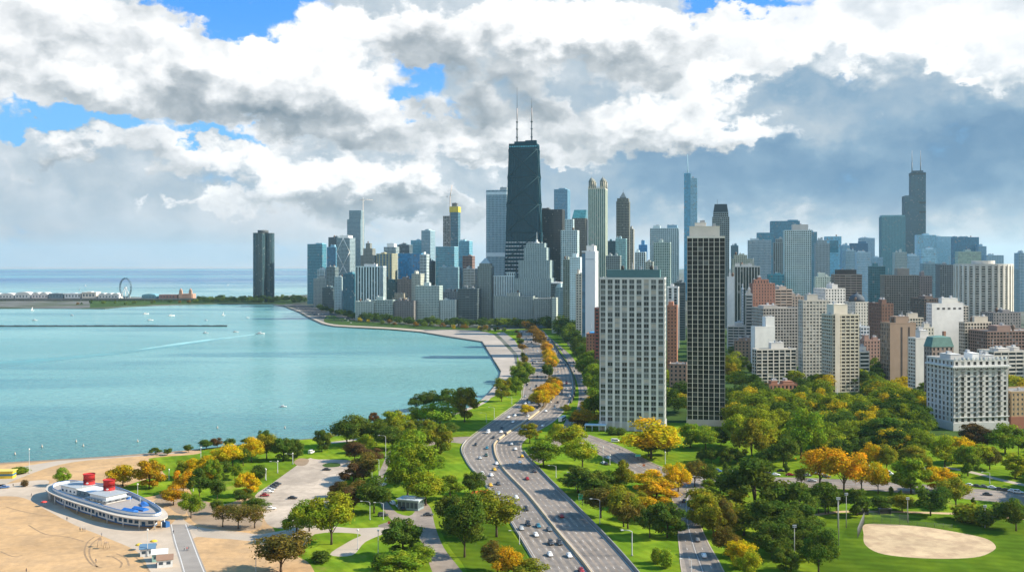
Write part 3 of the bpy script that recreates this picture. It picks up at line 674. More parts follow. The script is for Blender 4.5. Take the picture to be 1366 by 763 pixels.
# --- the cluster by the lake, from the front row back
B('glass_tower', 'tower', 'bright teal glass tower at the lake end of the skyline', 410, 430, 435, 326, 2700, 'curtain', (.16, .32, .38), TEALG, d=30)
B('glass_tower', 'tower', 'pale blue mirror glass tower beside the tower with white diamond bracing', 436, 448, 450, 330, 2620, 'curtain', (.22, .36, .44), BLUEG, d=25, kinds='nggg')
B('office_tower', 'tower', 'dark capped block rising behind the pale blue mirror glass tower', 438, 450, 453, 317, 2800, 'grid', (.10, .12, .14), DARKG, d=25)
def diamond_tower():
    root, w, d, z = B('apartment_tower', 'tower', 'grey tower with white diamond bracing and a sunlit western side', 449, 466.5, 476, 318, 2560, 'grid', (.33, .36, .37), DARKG, d=42, pent=[(.15, .85, .15, .85, 7, wallm(WHITE))])
    mb = MB()
    for k in range(5):
        a, b = z * k / 5, z * (k + 1) / 5
        for x0, x1 in ((0, w / 2), (w, w / 2)) if k % 2 == 0 else ((w / 2, 0), (w / 2, w)): mb.tube([(x0, -.25, a), (x1, -.25, b)], .8, 4)
    mb.build('cross_brace', wallm(WHITE), root)
diamond_tower()
def crane(x, y, z0, z1, jib, ang, root_label, name='tower_crane', rgb=(.72, .62, .50), luff=0.0):
    root = thing(name, root_label, 'crane', (x, y, z0), ang)
    m = mat('crane_paint_%.2f' % rgb[0], rgb, .5, .1, .5, .4); h = z1 - z0; mb = MB()
    for sx in (-1, 1):
        for sy in (-1, 1): mb.tube([(sx, sy, 0), (sx, sy, h)], .28, 4)
    n = int(h / 4)
    for k in range(n):
        za, zb = k * h / n, (k + 1) * h / n
        mb.tube([(-1, -1, za), (1, -1, zb)], .16, 3); mb.tube([(1, 1, za), (-1, 1, zb)], .16, 3); mb.tube([(1, -1, za), (1, 1, zb)], .16, 3)
    mb.build('mast', m, root)
    mb = MB()
    if luff: mb.tube([(0, 0, h), (jib * math.cos(luff), 0, h + jib * math.sin(luff))], .7, 4)
    else:
        for a, b in ((-1, 0), (1, 0), (0, 2)): mb.tube([(-jib * .3, a, h + b), (jib, a * .5, h + b * .4)], .25, 4)
        mb.tube([(0, 0, h), (0, 0, h + 7)], .4, 4); mb.tube([(0, 0, h + 7), (jib * .8, 0, h + 1)], .12, 3); mb.tube([(0, 0, h + 7), (-jib * .28, 0, h + 2)], .12, 3)
    mb.build('jib', m, root)
    mb = MB(); mb.box(-jib * .3, -jib * .2, -1.4, 1.4, h - 2.2, h + .8); mb.build('counterweight', mat('plant_metal', (.4, .41, .42), .5, .1, .5, .4), root)
    mb = MB(); mb.box(1.2, 3.2, -1, 1, h - 2.2, h); mb.build('cab', wallm(WHITE), root)
r0, w, d, z = B('residential_tower', 'tower', 'tall stepped tower under construction with a crane at its western edge', 463, 481, 484, 293, 2840, 'fine', (.33, .37, .39), (.05, .10, .13), d=34, tiers=[(.12, 1, .1, .9, 281)], pent=[])
c = at(484.6, 2850); crane(c.x, c.y, 0, zat(267, 2850), 26, R(8), 'cream tower crane up the side of the stepped tower by the lake')
B('art_deco_tower', 'tower', 'brown stepped tower with a small crown, between the stepped construction tower and gold striped block', 481, 500, 502, 341, 2500, 'punch', (.25, .22, .19), DARKG, d=34, tiers=[(.15, .8, .1, .8, 332), (.3, .6, .2, .6, 325)], pent=[])
B('hotel_tower', 'tower', 'white tower of tall fins and dark slots above the shore apartments', 474, 507, 509, 356, 2030, 'vert', (.70, .70, .68), (.025, .05, .06), d=40, over=dict(bay=5.4, pier=1.9, sp=0.0), kinds='vvvv', base=(34, CREAM), pent=[(.3, .75, .2, .6, 5, wallm(WHITE))])
B('office_tower', 'tower', 'block striped in gold and blue glass behind the white finned tower', 502, 523, 530, 339, 2260, 'vert', (.42, .33, .20), (.04, .13, .22), d=40, over=dict(bay=7, pier=3.2, sp=.6))
B('apartment_tower', 'tower', 'pale tower with a white plant room behind the gold striped block', 512, 528, 531, 330, 2480, 'grid', (.42, .43, .42), DARKG, d=28, pent=[(.2, .8, .2, .8, 9, wallm(WHITE))])
B('glass_block', 'office', 'broad mirror blue glass block in the lakeside cluster', 531, 562, 563, 338.5, 2340, 'curtain', (.10, .26, .40), (.045, .22, .40), d=34, kinds='nggg', pent=[])
B('apartment_tower', 'tower', 'white and dark striped tower against the mirror blue block', 560, 569, 570, 340, 2280, 'horiz', WHITE, DARKG, d=24)
B('office_tower', 'tower', 'low dark tower behind the mirror blue block', 530, 546, 548, 327, 2600, 'grid', (.13, .16, .18), DARKG, d=30)
B('glass_tower', 'tower', 'light aqua glass tower behind the mirror blue block', 548, 563, 566, 321, 2700, 'curtain', (.24, .42, .48), (.07, .24, .32), d=30)
B('residential_tower', 'tower', 'grey blue twin slab tower with a pale western half', 562, 574, 584, 308, 2520, 'fine', (.36, .42, .45), (.06, .12, .16), d=45)
def yellow_top():
    root, w, d, z = B('residential_tower', 'tower', 'slender dark tower under construction with a yellow belt near its top', 600, 611, 613, 276, 2700, 'curtain', (.16, .27, .32), (.03, .085, .115), d=26, pent=[(.2, .8, .2, .8, 10, wallm((.12, .13, .14)))])
    mb = MB(); mb.box(-1, w + 1, -1, d + 1, z - 14, z + .5); mb.build('safety_screen', mat('yellow_screen', (.62, .47, .06), .6, .15, .3, .3), root)
    mb = MB(); st = dict(STY['grid'], bay=5, floor=4, pier=.5, sp=.6); g = MB()
    facade(mb, g, w * .8, d, 0, zat(288, 2700), st, 'gggg', (-w * .82, 0)); mb.build('side_wing', wallm((.45, .45, .42)), root); g.build('wing_glazing', glass(DARKG, 5, 4, .2), root)
yellow_top()
c = at(600.4, 2705); crane(c.x, c.y, 0, zat(262, 2705), 30, R(0), 'tan crane mast on the yellow belted tower', rgb=(.60, .45, .34), luff=R(80))
B('glass_block', 'office', 'square aqua glass block with a pale cornice near the slender dark tower', 581, 606, 607, 329.5, 2300, 'curtain', (.30, .42, .46), (.06, .20, .26), d=38, kinds='gggg', pent=[])
B('glass_tower', 'tower', 'thin edged aqua slab beside the yellow belted tower', 612, 626, 632, 322, 2460, 'curtain', (.28, .44, .50), (.08, .24, .32), d=36)
B('apartment_tower', 'tower', 'block with a red brown top below the aqua slab', 617, 630, 632, 342, 2250, 'horiz', (.35, .18, .14), DARKG, d=26)
B('office_block', 'office', 'grey aqua glazed block behind the cream shore apartments', 585, 611, 613, 357, 2150, 'fine', (.28, .37, .40), (.05, .13, .17), d=34)
B('apartment_block', 'apartments', 'white block with salmon floors behind the dark shore block', 618, 633, 637, 359, 2160, 'horiz', (.55, .48, .44), (.09, .07, .06), d=30)
def pyramid_roof():
    root, w, d, z = B('stone_tower', 'tower', 'grey stone tower with a pyramid roof among the shore apartments', 637, 655, 657, 356, 1960, 'punch', (.21, .21, .19), DARKG, d=28, pent=[], tiers=[(.1, .9, .1, .9, 352)])
    mb = MB(); a = zat(352, 1960); mb.rings([[(w * .12, d * .12, a), (w * .88, d * .12, a), (w * .88, d * .88, a), (w * .12, d * .88, a)], [(w * .45, d * .45, a + 11), (w * .55, d * .45, a + 11), (w * .55, d * .55, a + 11), (w * .45, d * .55, a + 11)]], 0, False)
    mb.build('pyramid_roof', wallm((.28, .36, .38)), root)
pyramid_roof()
B('apartment_block', 'apartments', 'pale narrow block at the foot of the teal glass tower', 423, 433, 436, 360, 2560, 'horiz', PALE, DARKG, d=22)
B('apartment_block', 'apartments', 'wide brown grey block low beside the shore road', 418, 443, 446, 372, 2500, 'punch', (.28, .26, .24), DARKG, d=30)
B('office_block', 'office', 'dark glazed block low in front of the wide brown grey block', 430, 444, 446, 384, 2380, 'curtain', (.08, .11, .12), DARKG, d=24)
B('apartment_block', 'apartments', 'dark banded block below the diamond braced tower', 435, 447, 449, 357, 2420, 'horiz', (.20, .22, .22), DARKG, d=24)
B('apartment_block', 'apartments', 'plain pale slab below the diamond braced tower', 446, 456, 458, 370, 2200, 'punch', (.40, .42, .41), DARKG, d=24)
B('glass_tower', 'tower', 'dark teal glass block next to the white finned tower', 457, 473, 475, 366, 2120, 'curtain', (.06, .16, .20), (.018, .085, .125), d=30, kinds='gggg')
B('office_block', 'office', 'narrow brown block behind the shore apartments', 507, 514, 516, 370, 2200, 'punch', BROWN, DARKG, d=22)
B('glass_block', 'office', 'dark green glass block behind the shore apartments', 513, 528, 530, 377, 2180, 'curtain', (.06, .12, .12), (.02, .06, .06), d=26)
B('apartment_block', 'apartments', 'brown brick block with many small windows behind the shore apartments', 530, 549, 552, 373, 2140, 'punch', (.24, .17, .14), DARKG, d=26)
B('apartment_block', 'apartments', 'tan setback block topped with stepped terraces behind the shore apartments', 523, 541, 544, 398, 1990, 'punch', TAN, DARKG, d=22, tiers=[(.15, .85, .1, .9, 392)], pent=[])
B('office_block', 'office', 'narrow beige block above the cream apartment slab', 549, 561, 566, 366, 2130, 'punch', BEIGE, DARKG, d=30)
B('office_tower', 'tower', 'dark slab with black fins behind the cream apartment slab', 566, 578, 582, 349, 2330, 'vert', (.16, .17, .17), DARKG, d=26)
B('apartment_block', 'apartments', 'tall cream apartment slab with rows of small windows facing the shore', 554, 586, 589, 382, 1935, 'grid', (.44, .45, .41), (.05, .07, .075), d=26, over=dict(bay=2.9, floor=3.1, pier=1.0, sp=1.25))
B('apartment_block', 'apartments', 'low cream block with a rounded corner at the start of the shore row', 474, 499, 501, 403, 1935, 'punch', (.40, .39, .35), DARKG, d=24)
B('apartment_block', 'apartments', 'low pale block with green trim in the shore row', 497, 524, 526, 401, 1930, 'grid', (.41, .42, .38), DARKG, d=24)
B('apartment_block', 'apartments', 'low brown brick block in the shore row', 526, 552, 554, 402, 1925, 'punch', (.20, .16, .15), DARKG, d=24)
B('apartment_block', 'apartments', 'low pale annex next to the tall cream apartment slab', 587, 608, 610, 401, 1930, 'punch', (.43, .43, .40), DARKG, d=24)
B('office_block', 'office', 'brown grey block between cream annex and dark shore block', 590, 611, 613, 390, 1990, 'punch', (.23, .21, .20), DARKG, d=26)
B('apartment_block', 'apartments', 'dark shore block with faint bands behind the lakefront trees', 611, 637, 639, 386, 1930, 'horiz', (.12, .135, .14), DARKG, d=28)
# --- the middle of the skyline
r0, w, d, z = B('marble_tower', 'tower', 'broad pale steel blue tower with fine ribs beside the tallest black tower', 648.5, 676, 690, 254, 2160, 'vert', (.36, .43, .47), (.05, .10, .14), d=60, over=dict(bay=2.9, floor=3.7, pier=1.2, sp=1.0), kinds='gggg', pent=[(.62, .95, .2, .8, 7, wallm((.30, .36, .38)))])
zz = zat(339, 2160)
for za, zb in ((zz - 5, zz + 3), (z - 9, z - 3)): mb = MB(); mb.box(-.3, w + .3, -.3, d + .3, za, zb); mb.build('mechanical_band', wallm((.52, .60, .64)), r0)
B('office_tower', 'tower', 'dark brown grey slab just west of the tallest black tower', 719, 750, 753, 280, 2080, 'fine', (.085, .080, .078), DARKG, d=40, pent=[(.1, .4, .2, .8, 4, None)])
B('blue_tower', 'tower', 'smooth blue grey tower rising behind the dark brown slab', 739, 757, 764, 253, 2500, 'fine', (.20, .32, .40), (.07, .17, .25), d=50, pent=[(.3, .8, .2, .8, 4, None)])
B('apartment_tower', 'tower', 'white gridded tower with a narrower white upper stage', 748, 770, 772.5, 308, 1850, 'grid', (.60, .61, .58), (.05, .09, .11), d=30, tiers=[(.22, .72, .2, .8, 293)], pent=[])
def slanted():
    root, w, d, z = B('sloped_tower', 'tower', 'brown tower with a sloping teal glass roof beside the twin lantern tower', 763, 781, 784, 291, 2150, 'fine', (.26, .21, .17), (.06, .06, .06), d=40, roof=False)
    zt = zat(279.5, 2150); mb = MB()
    mb.rings([[(0, 0, z + .02), (w, 0, z + .02), (w, d, z + .02), (0, d, z + .02)], [(w * .1, d * .35, zt), (w, d * .35, zt), (w, d, zt), (w * .1, d, zt)]], 0, False)
    mb.build('sloped_roof', glass((.05, .19, .21), 3, 3, 0), root)
slanted()
def twin_lantern():
    root, w, d, z = B('lantern_tower', 'tower', 'cream tower with twin domed lanterns on its roof', 784.5, 807.5, 808.5, 252, 1960, 'vert', (.50, .46, .36), (.10, .17, .15), d=46, over=dict(bay=3.7, pier=1.6, sp=.35), kinds='vvvv', roof=False)
    mb = MB(); mb.box(0, w, 0, d, z, z + 1.5); 
    for i in range(9): mb.box(w * i / 9, w * i / 9 + 1.6, -.3, .9, z + 1.5, z + 5)
    mb.build('roof', wallm((.50, .46, .36)), root)
    for ux in (.17, .83):
        for uy in (.17, .83):
            x, y = w * ux, d * uy; s = w * .16
            l = MB(); l.rings([[(x + s * math.cos(a), y + s * math.sin(a), zz) for a in [R(22.5 + 45 * i) for i in range(8)]] for zz in (z + 1.5, z + 14)], 0, False)
            for i in range(8): l.tube([(x + s * 1.02 * math.cos(R(22.5 + 45 * i)), y + s * 1.02 * math.sin(R(22.5 + 45 * i)), z + 1.5), (x + s * 1.02 * math.cos(R(22.5 + 45 * i)), y + s * 1.02 * math.sin(R(22.5 + 45 * i)), z + 14)], .45, 4, 1)
            lo = l.build('lantern', [glass((.10, .13, .12), 2, 3, .2), wallm((.50, .46, .36))], root)
            m = MB(); m.lathe([(s * 1.1, z + 14), (s * 1.0, z + 16), (s * .72, z + 19), (s * .3, z + 21.5), (.25, z + 22.5), (.15, z + 26)], 10, 0, (x, y)); m.build('dome', wallm((.16, .17, .15)), lo)
twin_lantern()
def spire_tower():
    root, w, d, z = B('pointed_tower', 'tower', 'tan grey tower with a dark pyramid spire, west of the twin lantern tower', 822, 839, 841, 269, 2150, 'grid', (.22, .195, .16), DARKG, d=34, pent=[], over=dict(bay=3, floor=3.4), tiers=[(.06, .94, .06, .94, 265)])
    a = zat(265, 2150); mb = MB(); mb.rings([[(w * .25, d * .25, a), (w * .75, d * .25, a), (w * .75, d * .75, a), (w * .25, d * .75, a)], [(w * .25, d * .25, a + 3), (w * .75, d * .25, a + 3), (w * .75, d * .75, a + 3), (w * .25, d * .75, a + 3)], [(w * .49, d * .49, a + 15), (w * .51, d * .49, a + 15), (w * .51, d * .51, a + 15), (w * .49, d * .51, a + 15)]], 0, False)
    mb.tube([(w / 2, d / 2, a + 14), (w / 2, d / 2, a + 20)], .3, 5); mb.build('pyramid_roof', wallm((.09, .12, .13)), root)
spire_tower()
B('apartment_tower', 'tower', 'tan tower half hidden by the pointed tan grey tower', 838, 845, 846.5, 306, 2250, 'punch', (.40, .32, .25), DARKG, d=28)
B('glass_tower', 'tower', 'pale green glass tower in front of the pointed tower', 821, 835, 837, 319, 1900, 'curtain', (.36, .45, .44), (.18, .30, .29), d=24)
B('office_tower', 'tower', 'dark teal block between the twin lantern and pointed towers', 810, 821, 822, 322, 2300, 'curtain', (.06, .13, .15), (.02, .07, .09), d=24)
B('office_tower', 'tower', 'grey concrete block below the pale green glass tower', 808, 827, 829, 342, 1550, 'grid', (.30, .30, .28), DARKG, d=26)
B('apartment_tower', 'tower', 'white slab with thin dark slots above the teal capped slab', 847, 861, 863, 337, 1650, 'vert', WHITE, DARKG, d=26)
B('apartment_tower', 'tower', 'beige stepped block beside the white slotted slab', 861, 871, 872.5, 350, 1600, 'punch', BEIGE, DARKG, d=24)
B('office_block', 'office', 'small bright blue block glimpsed beyond the white slotted slab', 852, 863, 864, 327, 2700, 'curtain', (.08, .26, .46), (.04, .20, .42), d=20, pent=[(.3, .7, .2, .8, 12, wallm((.08, .26, .46)))])
B('residential_tower', 'tower', 'pale green rounded front tower beside the tall black gridded tower', 872, 894, 896, 324, 1450, 'fine', (.44, .46, .40), (.12, .17, .15), d=30)
B('residential_tower', 'tower', 'white edged steel tower behind the pale green one', 867, 905, 909, 305, 1720, 'grid', (.50, .53, .53), (.07, .11, .14), d=34, pent=[(.1, .35, .2, .8, 5, None), (.6, .95, .2, .8, 6, wallm((.2, .35, .45)))])
# --- the stone hotel with a beacon and its lower neighbours
root, w, d, z = B('beacon_tower', 'tower', 'stepped grey stone tower with a slim beacon mast, by the foot of the black tower', 686, 735, 737, 372, 1930, 'punch', (.36, .38, .36), (.06, .07, .07), d=55, over=dict(bay=3.3, floor=3.6, pier=1.9, sp=1.2), pent=[], tiers=[(.10, .96, .1, .9, 348), (.24, .86, .15, .85, 331), (.30, .80, .2, .8, 325)])
zz = zat(325, 1930); mb = MB(); mb.lathe([(5.5, zz), (5, zz + 3), (2.2, zz + 4.2), (2, zz + 8)], 12, 0, (w * .55, d * .5)); mb.tube([(w * .55, d * .5, zz + 8), (w * .55, d * .5, zat(309, 1930))], [1.2, .5], 8); mb.build('beacon', wallm((.40, .43, .42)), root)
B('grand_hotel', 'hotel', 'wide grey stone hotel block facing the curve of the highway', 659, 711, 712, 396, 1830, 'punch', (.33, .32, .29), (.05, .06, .06), d=45, over=dict(bay=3.0, floor=3.4, pier=1.6, sp=1.3), tiers=[(.3, .62, .2, .8, 392)], pent=[])
B('grand_hotel', 'hotel', 'grey stone wing west of the wide hotel block', 711.5, 735, 737, 399, 1790, 'punch', (.35, .33, .29), (.05, .06, .06), d=45, over=dict(bay=3.0, floor=3.4, pier=1.6, sp=1.3), pent=[])
B('apartment_tower', 'tower', 'white block with dark vertical stripes behind the wide stone hotel', 657.5, 687, 693, 368.5, 1960, 'vert', WHITE, (.03, .05, .07), d=26, over=dict(bay=3.4, pier=1.5, sp=.2), tiers=[(.58, 1, .1, .9, 364)], pent=[], kinds='vbvb')
B('office_block', 'office', 'dark low block with a pale crown beside the stone wing', 735, 747, 749, 379, 1760, 'curtain', (.14, .17, .17), DARKG, d=30, pent=[(0, 1, 0, 1, 2.5, wallm(WHITE))])
B('apartment_tower', 'tower', 'slim cream block with a sunlit edge by the stone wing', 736, 742, 745, 398, 1600, 'punch', CREAM, DARKG, d=18, pent=[])
B('apartment_tower', 'tower', 'pale blue striped block behind the olive slab', 741, 752, 755, 384, 1700, 'horiz', (.36, .42, .42), (.05, .09, .11), d=26)
B('apartment_tower', 'tower', 'olive grey slab by the tree lined inner drive', 751, 760, 762, 347, 1620, 'grid', (.25, .25, .20), (.06, .065, .05), d=30)
B('apartment_tower', 'tower', 'tall white slab behind the beige drive front block', 760, 774, 779, 344, 1560, 'punch', (.62, .63, .61), (.10, .12, .13), d=34, pent=[(.2, .6, .2, .8, 6, None)])
B('apartment_tower', 'tower', 'beige block with bay windows fronting the inner drive', 768, 776, 778, 366, 1340, 'punch', (.42, .40, .34), DARKG, d=26)
def white_wall():
    root, w, d, z = B('white_slab', 'tower', 'white slab with a blank front wall and blue glass edge', 776, 794, 799.5, 336, 1190, 'curtain', (.70, .71, .72), (.05, .14, .22), d=34, kinds='nvnn', over=dict(bay=4, pier=2.0), pent=[(.3, .9, .2, .8, 7, wallm(WHITE))])
    mb = MB(); mb.box(w * .27, w - .02, -.28, .6, 22, z + .5); mb.build('blank_wall', mat('white_render', (.70, .71, .74), .8, .05, .08, .2, big=.04), root)
    mb = MB(); mb.box(w * .27, w * .9, -.5, -.3, z - 9, z - 8.2); mb.build('lettering', wallm((.30, .34, .38)), root)
white_wall()
root, w, d, z = B('brick_house', 'house', 'small red brick building with a bright blue roof at the foot of the white slab', 782, 794, 800, 446, 1080, 'punch', (.25, .12, .08), DARKG, d=20, pent=[])
mb = MB(); mb.box(w * .35, w * .95, 1, d * .6, z + 1.05, z + 2.2); mb.build('blue_roof', mat('blue_roof_sheet', (.05, .30, .62), .6, .08, .5, .3), root)
B('brick_block', 'apartments', 'dark red brick slab squeezed behind the pale gridded tower', 793, 800, 803, 412, 950, 'b' and 'punch', (.20, .075, .06), DARKG, d=20, pent=[])
# --- the two near towers
def near_pale():
    root, w, d, z = B('apartment_tower', 'tower', 'broad pale concrete tower with a teal roof box, closest of the towers', 799.5, 886.5, 892, 372.5, 668, 'grid', (.50, .52, .51), (.030, .040, .042), d=24, near=True, frame=(.42, .43, .42), wt=(5, 3, 1.6, 2.4),
        over=dict(bay=4.75, floor=3.55, pier=1.5, sp=1.2, proud=.55, sp2=(.27, .30, .305)), seed=5, roof=True, base=(5.2, (.30, .31, .31)), pent=[(.10, .92, .3, .85, 5.8, mat('teal_roof_box', (.065, .165, .175), .6, .08, .5, .35))])
    nb, bw = cells(w, 4.75)
    for i in range(nb + 1): c = min(max(i * bw, .9), w - .9); mb = MB(); mb.box(c - .8, c + .8, -.6, .02, 0, 5.2); mb.build('column', wallm((.44, .46, .45)), root)
    mb = MB(); mb.box(-9, 5, -7, -.4, 3.6, 4.1)
    for x in (-8.5, -4, .5, 4.5): mb.tube([(x, -6.6, 0), (x, -6.6, 3.6)], .2, 8)
    mb.build('entrance_canopy', wallm((.36, .46, .50)), root)
    for x in (w * .34, w * .79): 
        mb = MB(); mb.lathe([(1.1, z + 6.1), (1.1, z + 8.4), (.5, z + 8.8)], 12, 0, (x, 10)); mb.build('roof_fan', wallm((.05, .05, .05)), root)
near_pale()
def near_black():
    root, w, d, z = B('apartment_tower', 'tower', 'slim black glass tower gridded with thin white lines', 916.5, 967.2, 968.5, 317, 690, 'thin', (.62, .60, .53), (.012, .018, .018), d=22, near=True, frame=(.05, .055, .055), kinds='gggg',
        over=dict(bay=3.6, floor=3.06, pier=.36, sp=.27, proud=.22, sp2=(.40, .39, .35)), seed=9, wt=(16, 3, .15, .3), base=(4.0, (.36, .35, .32)), pent=[(.06, .86, .2, .9, 7.6, wallm((.60, .56, .48))), (.2, .5, .3, .7, 10, wallm((.55, .52, .46)))])
near_black()
root, w, d, z = B('brick_tower', 'tower', 'sunlit red brick tower seen between the two closest towers', 890, 903, 909, 409, 980, 'punch', (.36, .17, .105), DARKG, d=26, pent=[(.1, .6, .2, .8, 4, None)])
B('apartment_tower', 'tower', 'white tower with dark vertical strips between the two closest towers', 890, 905, 911, 384, 1300, 'vert', WHITE, DARKG, d=30, over=dict(bay=7, pier=3.2))
B('office_tower', 'tower', 'dark banded slab behind the strip fronted white tower', 899, 914, 917, 378, 1450, 'horiz', (.13, .14, .14), DARKG, d=26)
B('townhouse', 'house', 'low brown house with a flat roof in the lane between the two closest towers', 893, 916, 917, 487, 830, 'punch', (.30, .20, .15), DARKG, d=18, pent=[])
# --- beyond the black tower
def spire_glass():
    root, w, d, z = B('spire_skyscraper', 'skyscraper', 'pale blue stepped glass skyscraper ending in a needle spire', 912.5, 930, 931.5, 238, 3000, 'curtain', (.36, .50, .55), (.18, .33, .42), d=40, tiers=[(.0, .52, .1, .9, 231)], pent=[])
    lo = MB(); g = MB(); facade(lo, g, w * .5, 40, 0, zat(304, 3000), STY['curtain'], 'gggg', (w * 1.02, -6)); lo.build('west_wing', wallm((.42, .56, .62)), root); g.build('wing_glazing', glass((.2, .36, .45), 3.2, 4, .05), root)
    z2 = zat(231, 3000); mb = MB(); mb.tube([(w * .26, 20, z2), (w * .26, 20, z2 + 12), (w * .26, 20, zat(205, 3000))], [2.4, 1.6, .5], 8); mb.build('spire', wallm((.24, .38, .44)), root)
    mb = MB(); b = MB(); facade(mb, b, w * .5, 39, 20, z2, STY['curtain'], 'nnnn', (-.25, -.4)); b.build('blue_glass_face', glass((.04, .27, .42), 3.2, 4, .02), root)
spire_glass()
def domed_grey():
    root, w, d, z = B('mansard_tower', 'tower', 'grey tower with a dark sloped crown behind the slim black glass tower', 949, 950, 973, 290, 1720, 'grid', (.24, .25, .24), DARKG, d=30, pent=[], tiers=[(.06, .94, .06, .94, 284)])
    a, b = zat(284, 1720), zat(272.5, 1720); mb = MB(); q = lambda s, zz: [(w * s, d * s, zz), (w * (1 - s), d * s, zz), (w * (1 - s), d * (1 - s), zz), (w * s, d * (1 - s), zz)]
    mb.rings([q(.06, a), q(.14, b), q(.16, b + .3)], 0, False); mb.tube([(w * .3, d * .5, b), (w * .3, d * .5, b + 9)], .25, 4); mb.build('mansard_roof', wallm((.045, .065, .075)), root)
domed_grey()
B('apartment_tower', 'tower', 'white and blue gridded slab just west of the slim black tower', 968, 990, 992, 386, 1250, 'grid', (.56, .60, .63), (.05, .12, .20), d=30)
B('office_tower', 'tower', 'dark green block with white fins west of the slim black tower', 979, 980, 1014, 356, 1380, 'vert', (.50, .51, .48), (.015, .035, .035), d=30, over=dict(bay=3.8, pier=.7, sp=.15), kinds='vvvv')
B('apartment_tower', 'tower', 'beige stepped tower behind the white finned dark green block', 975, 976, 1006, 346, 1750, 'punch', (.46, .42, .34), DARKG, d=30, tiers=[(.1, .7, .2, .8, 341)])
B('apartment_tower', 'tower', 'white narrow slab in front of the beige stepped tower', 969, 970, 980, 370, 1300, 'punch', (.62, .62, .60), DARKG, d=20, kinds='bbbb')
B('residential_tower', 'tower', 'small dark teal tower in the gap by the grey mansard tower', 974, 975, 985, 328, 2700, 'curtain', (.08, .16, .20), (.03, .10, .13), d=24)
B('residential_tower', 'tower', 'greyish white slab beneath the stepped teal office block', 996, 998, 1029, 321, 2300, 'fine', (.42, .46, .48), (.08, .13, .17), d=36)
B('office_tower', 'office', 'flat teal office block behind the greyish white slab', 1009, 1010, 1032, 311, 2900, 'curtain', (.09, .25, .33), (.05, .20, .28), d=40, pent=[])
B('office_tower', 'office', 'stepped teal office block, tallest behind the white gridded tower', 1027, 1028, 1067, 295.5, 2950, 'curtain', (.08, .22, .30), (.045, .17, .24), d=40, pent=[(.6, .95, .2, .8, 4, None)])
B('residential_tower', 'tower', 'dark fronted grey tower beside the white gridded tower', 1030, 1032, 1047, 324, 1900, 'vert', (.34, .35, .34), DARKG, d=30, tiers=[(.2, .95, .1, .9, 319)])
root, w, d, z = B('white_grid_tower', 'tower', 'tall white gridded tower with a bulky roof box', 1046, 1046.5, 1082.5, 308, 1520, 'grid', (.58, .58, .54), (.06, .085, .085), d=36, over=dict(bay=3.0, floor=3.2, pier=1.1, sp=1.2), pent=[(.3, .9, .2, .8, 9, wallm((.45, .45, .42)))])
B('glass_tower', 'tower', 'teal grey tower right behind the white gridded tower', 1072, 1074, 1090, 310, 2300, 'curtain', (.18, .31, .37), (.07, .18, .24), d=30)
B('residential_tower', 'tower', 'grey concrete tower with a rounded top west of the white gridded tower', 1086, 1088, 1107, 325, 2050, 'fine', (.38, .40, .41), (.10, .13, .15), d=30, tiers=[(.15, .8, .1, .9, 321)])
def hole_tower():
    root, w, d, z = B('framed_tower', 'tower', 'pale blue tower with a square teal opening under its roof', 1100, 1101, 1122.5, 316, 2750, 'curtain', (.30, .52, .62), (.15, .38, .50), d=34, pent=[])
    mb = MB(); mb.box(w * .28, w * .80, -.5, .3, z - 42, z - 10); mb.build('teal_opening', glass((.03, .19, .27), 3, 4, 0), root)
hole_tower()
for a in (('slim steel blue tower next to the tower with the square opening', 1122, 1123, 1134, 328, 2600, (.28, .42, .50), (.12, .26, .35)), ('dark navy flat topped office block in the distance', 1134, 1135, 1158, 325, 3000, (.06, .15, .24), (.03, .11, .20)),
          ('pale stepped tower behind the navy office block', 1146, 1147, 1167, 318, 3300, (.36, .45, .52), (.16, .26, .34)), ('light grey tower below the navy office block', 1127, 1128, 1142, 335, 2350, (.40, .47, .50), (.14, .22, .27)),
          ('blue edged white tower below the pale stepped tower', 1142, 1143, 1161, 337, 2200, (.50, .56, .60), (.12, .26, .36)), ('blue grey slab east of the two dark giants', 1159, 1160, 1178, 344, 2500, (.35, .45, .52), (.15, .27, .34))):
    B('distant_tower', 'tower', a[0], a[1], a[2], a[3], a[4], a[5], 'fine', a[6], a[7], d=36)
B('office_tower', 'tower', 'dark teal glass block at the feet of the grey blue slab', 1160, 1161, 1181, 356, 1700, 'curtain', (.09, .19, .21), (.03, .10, .12), d=26)
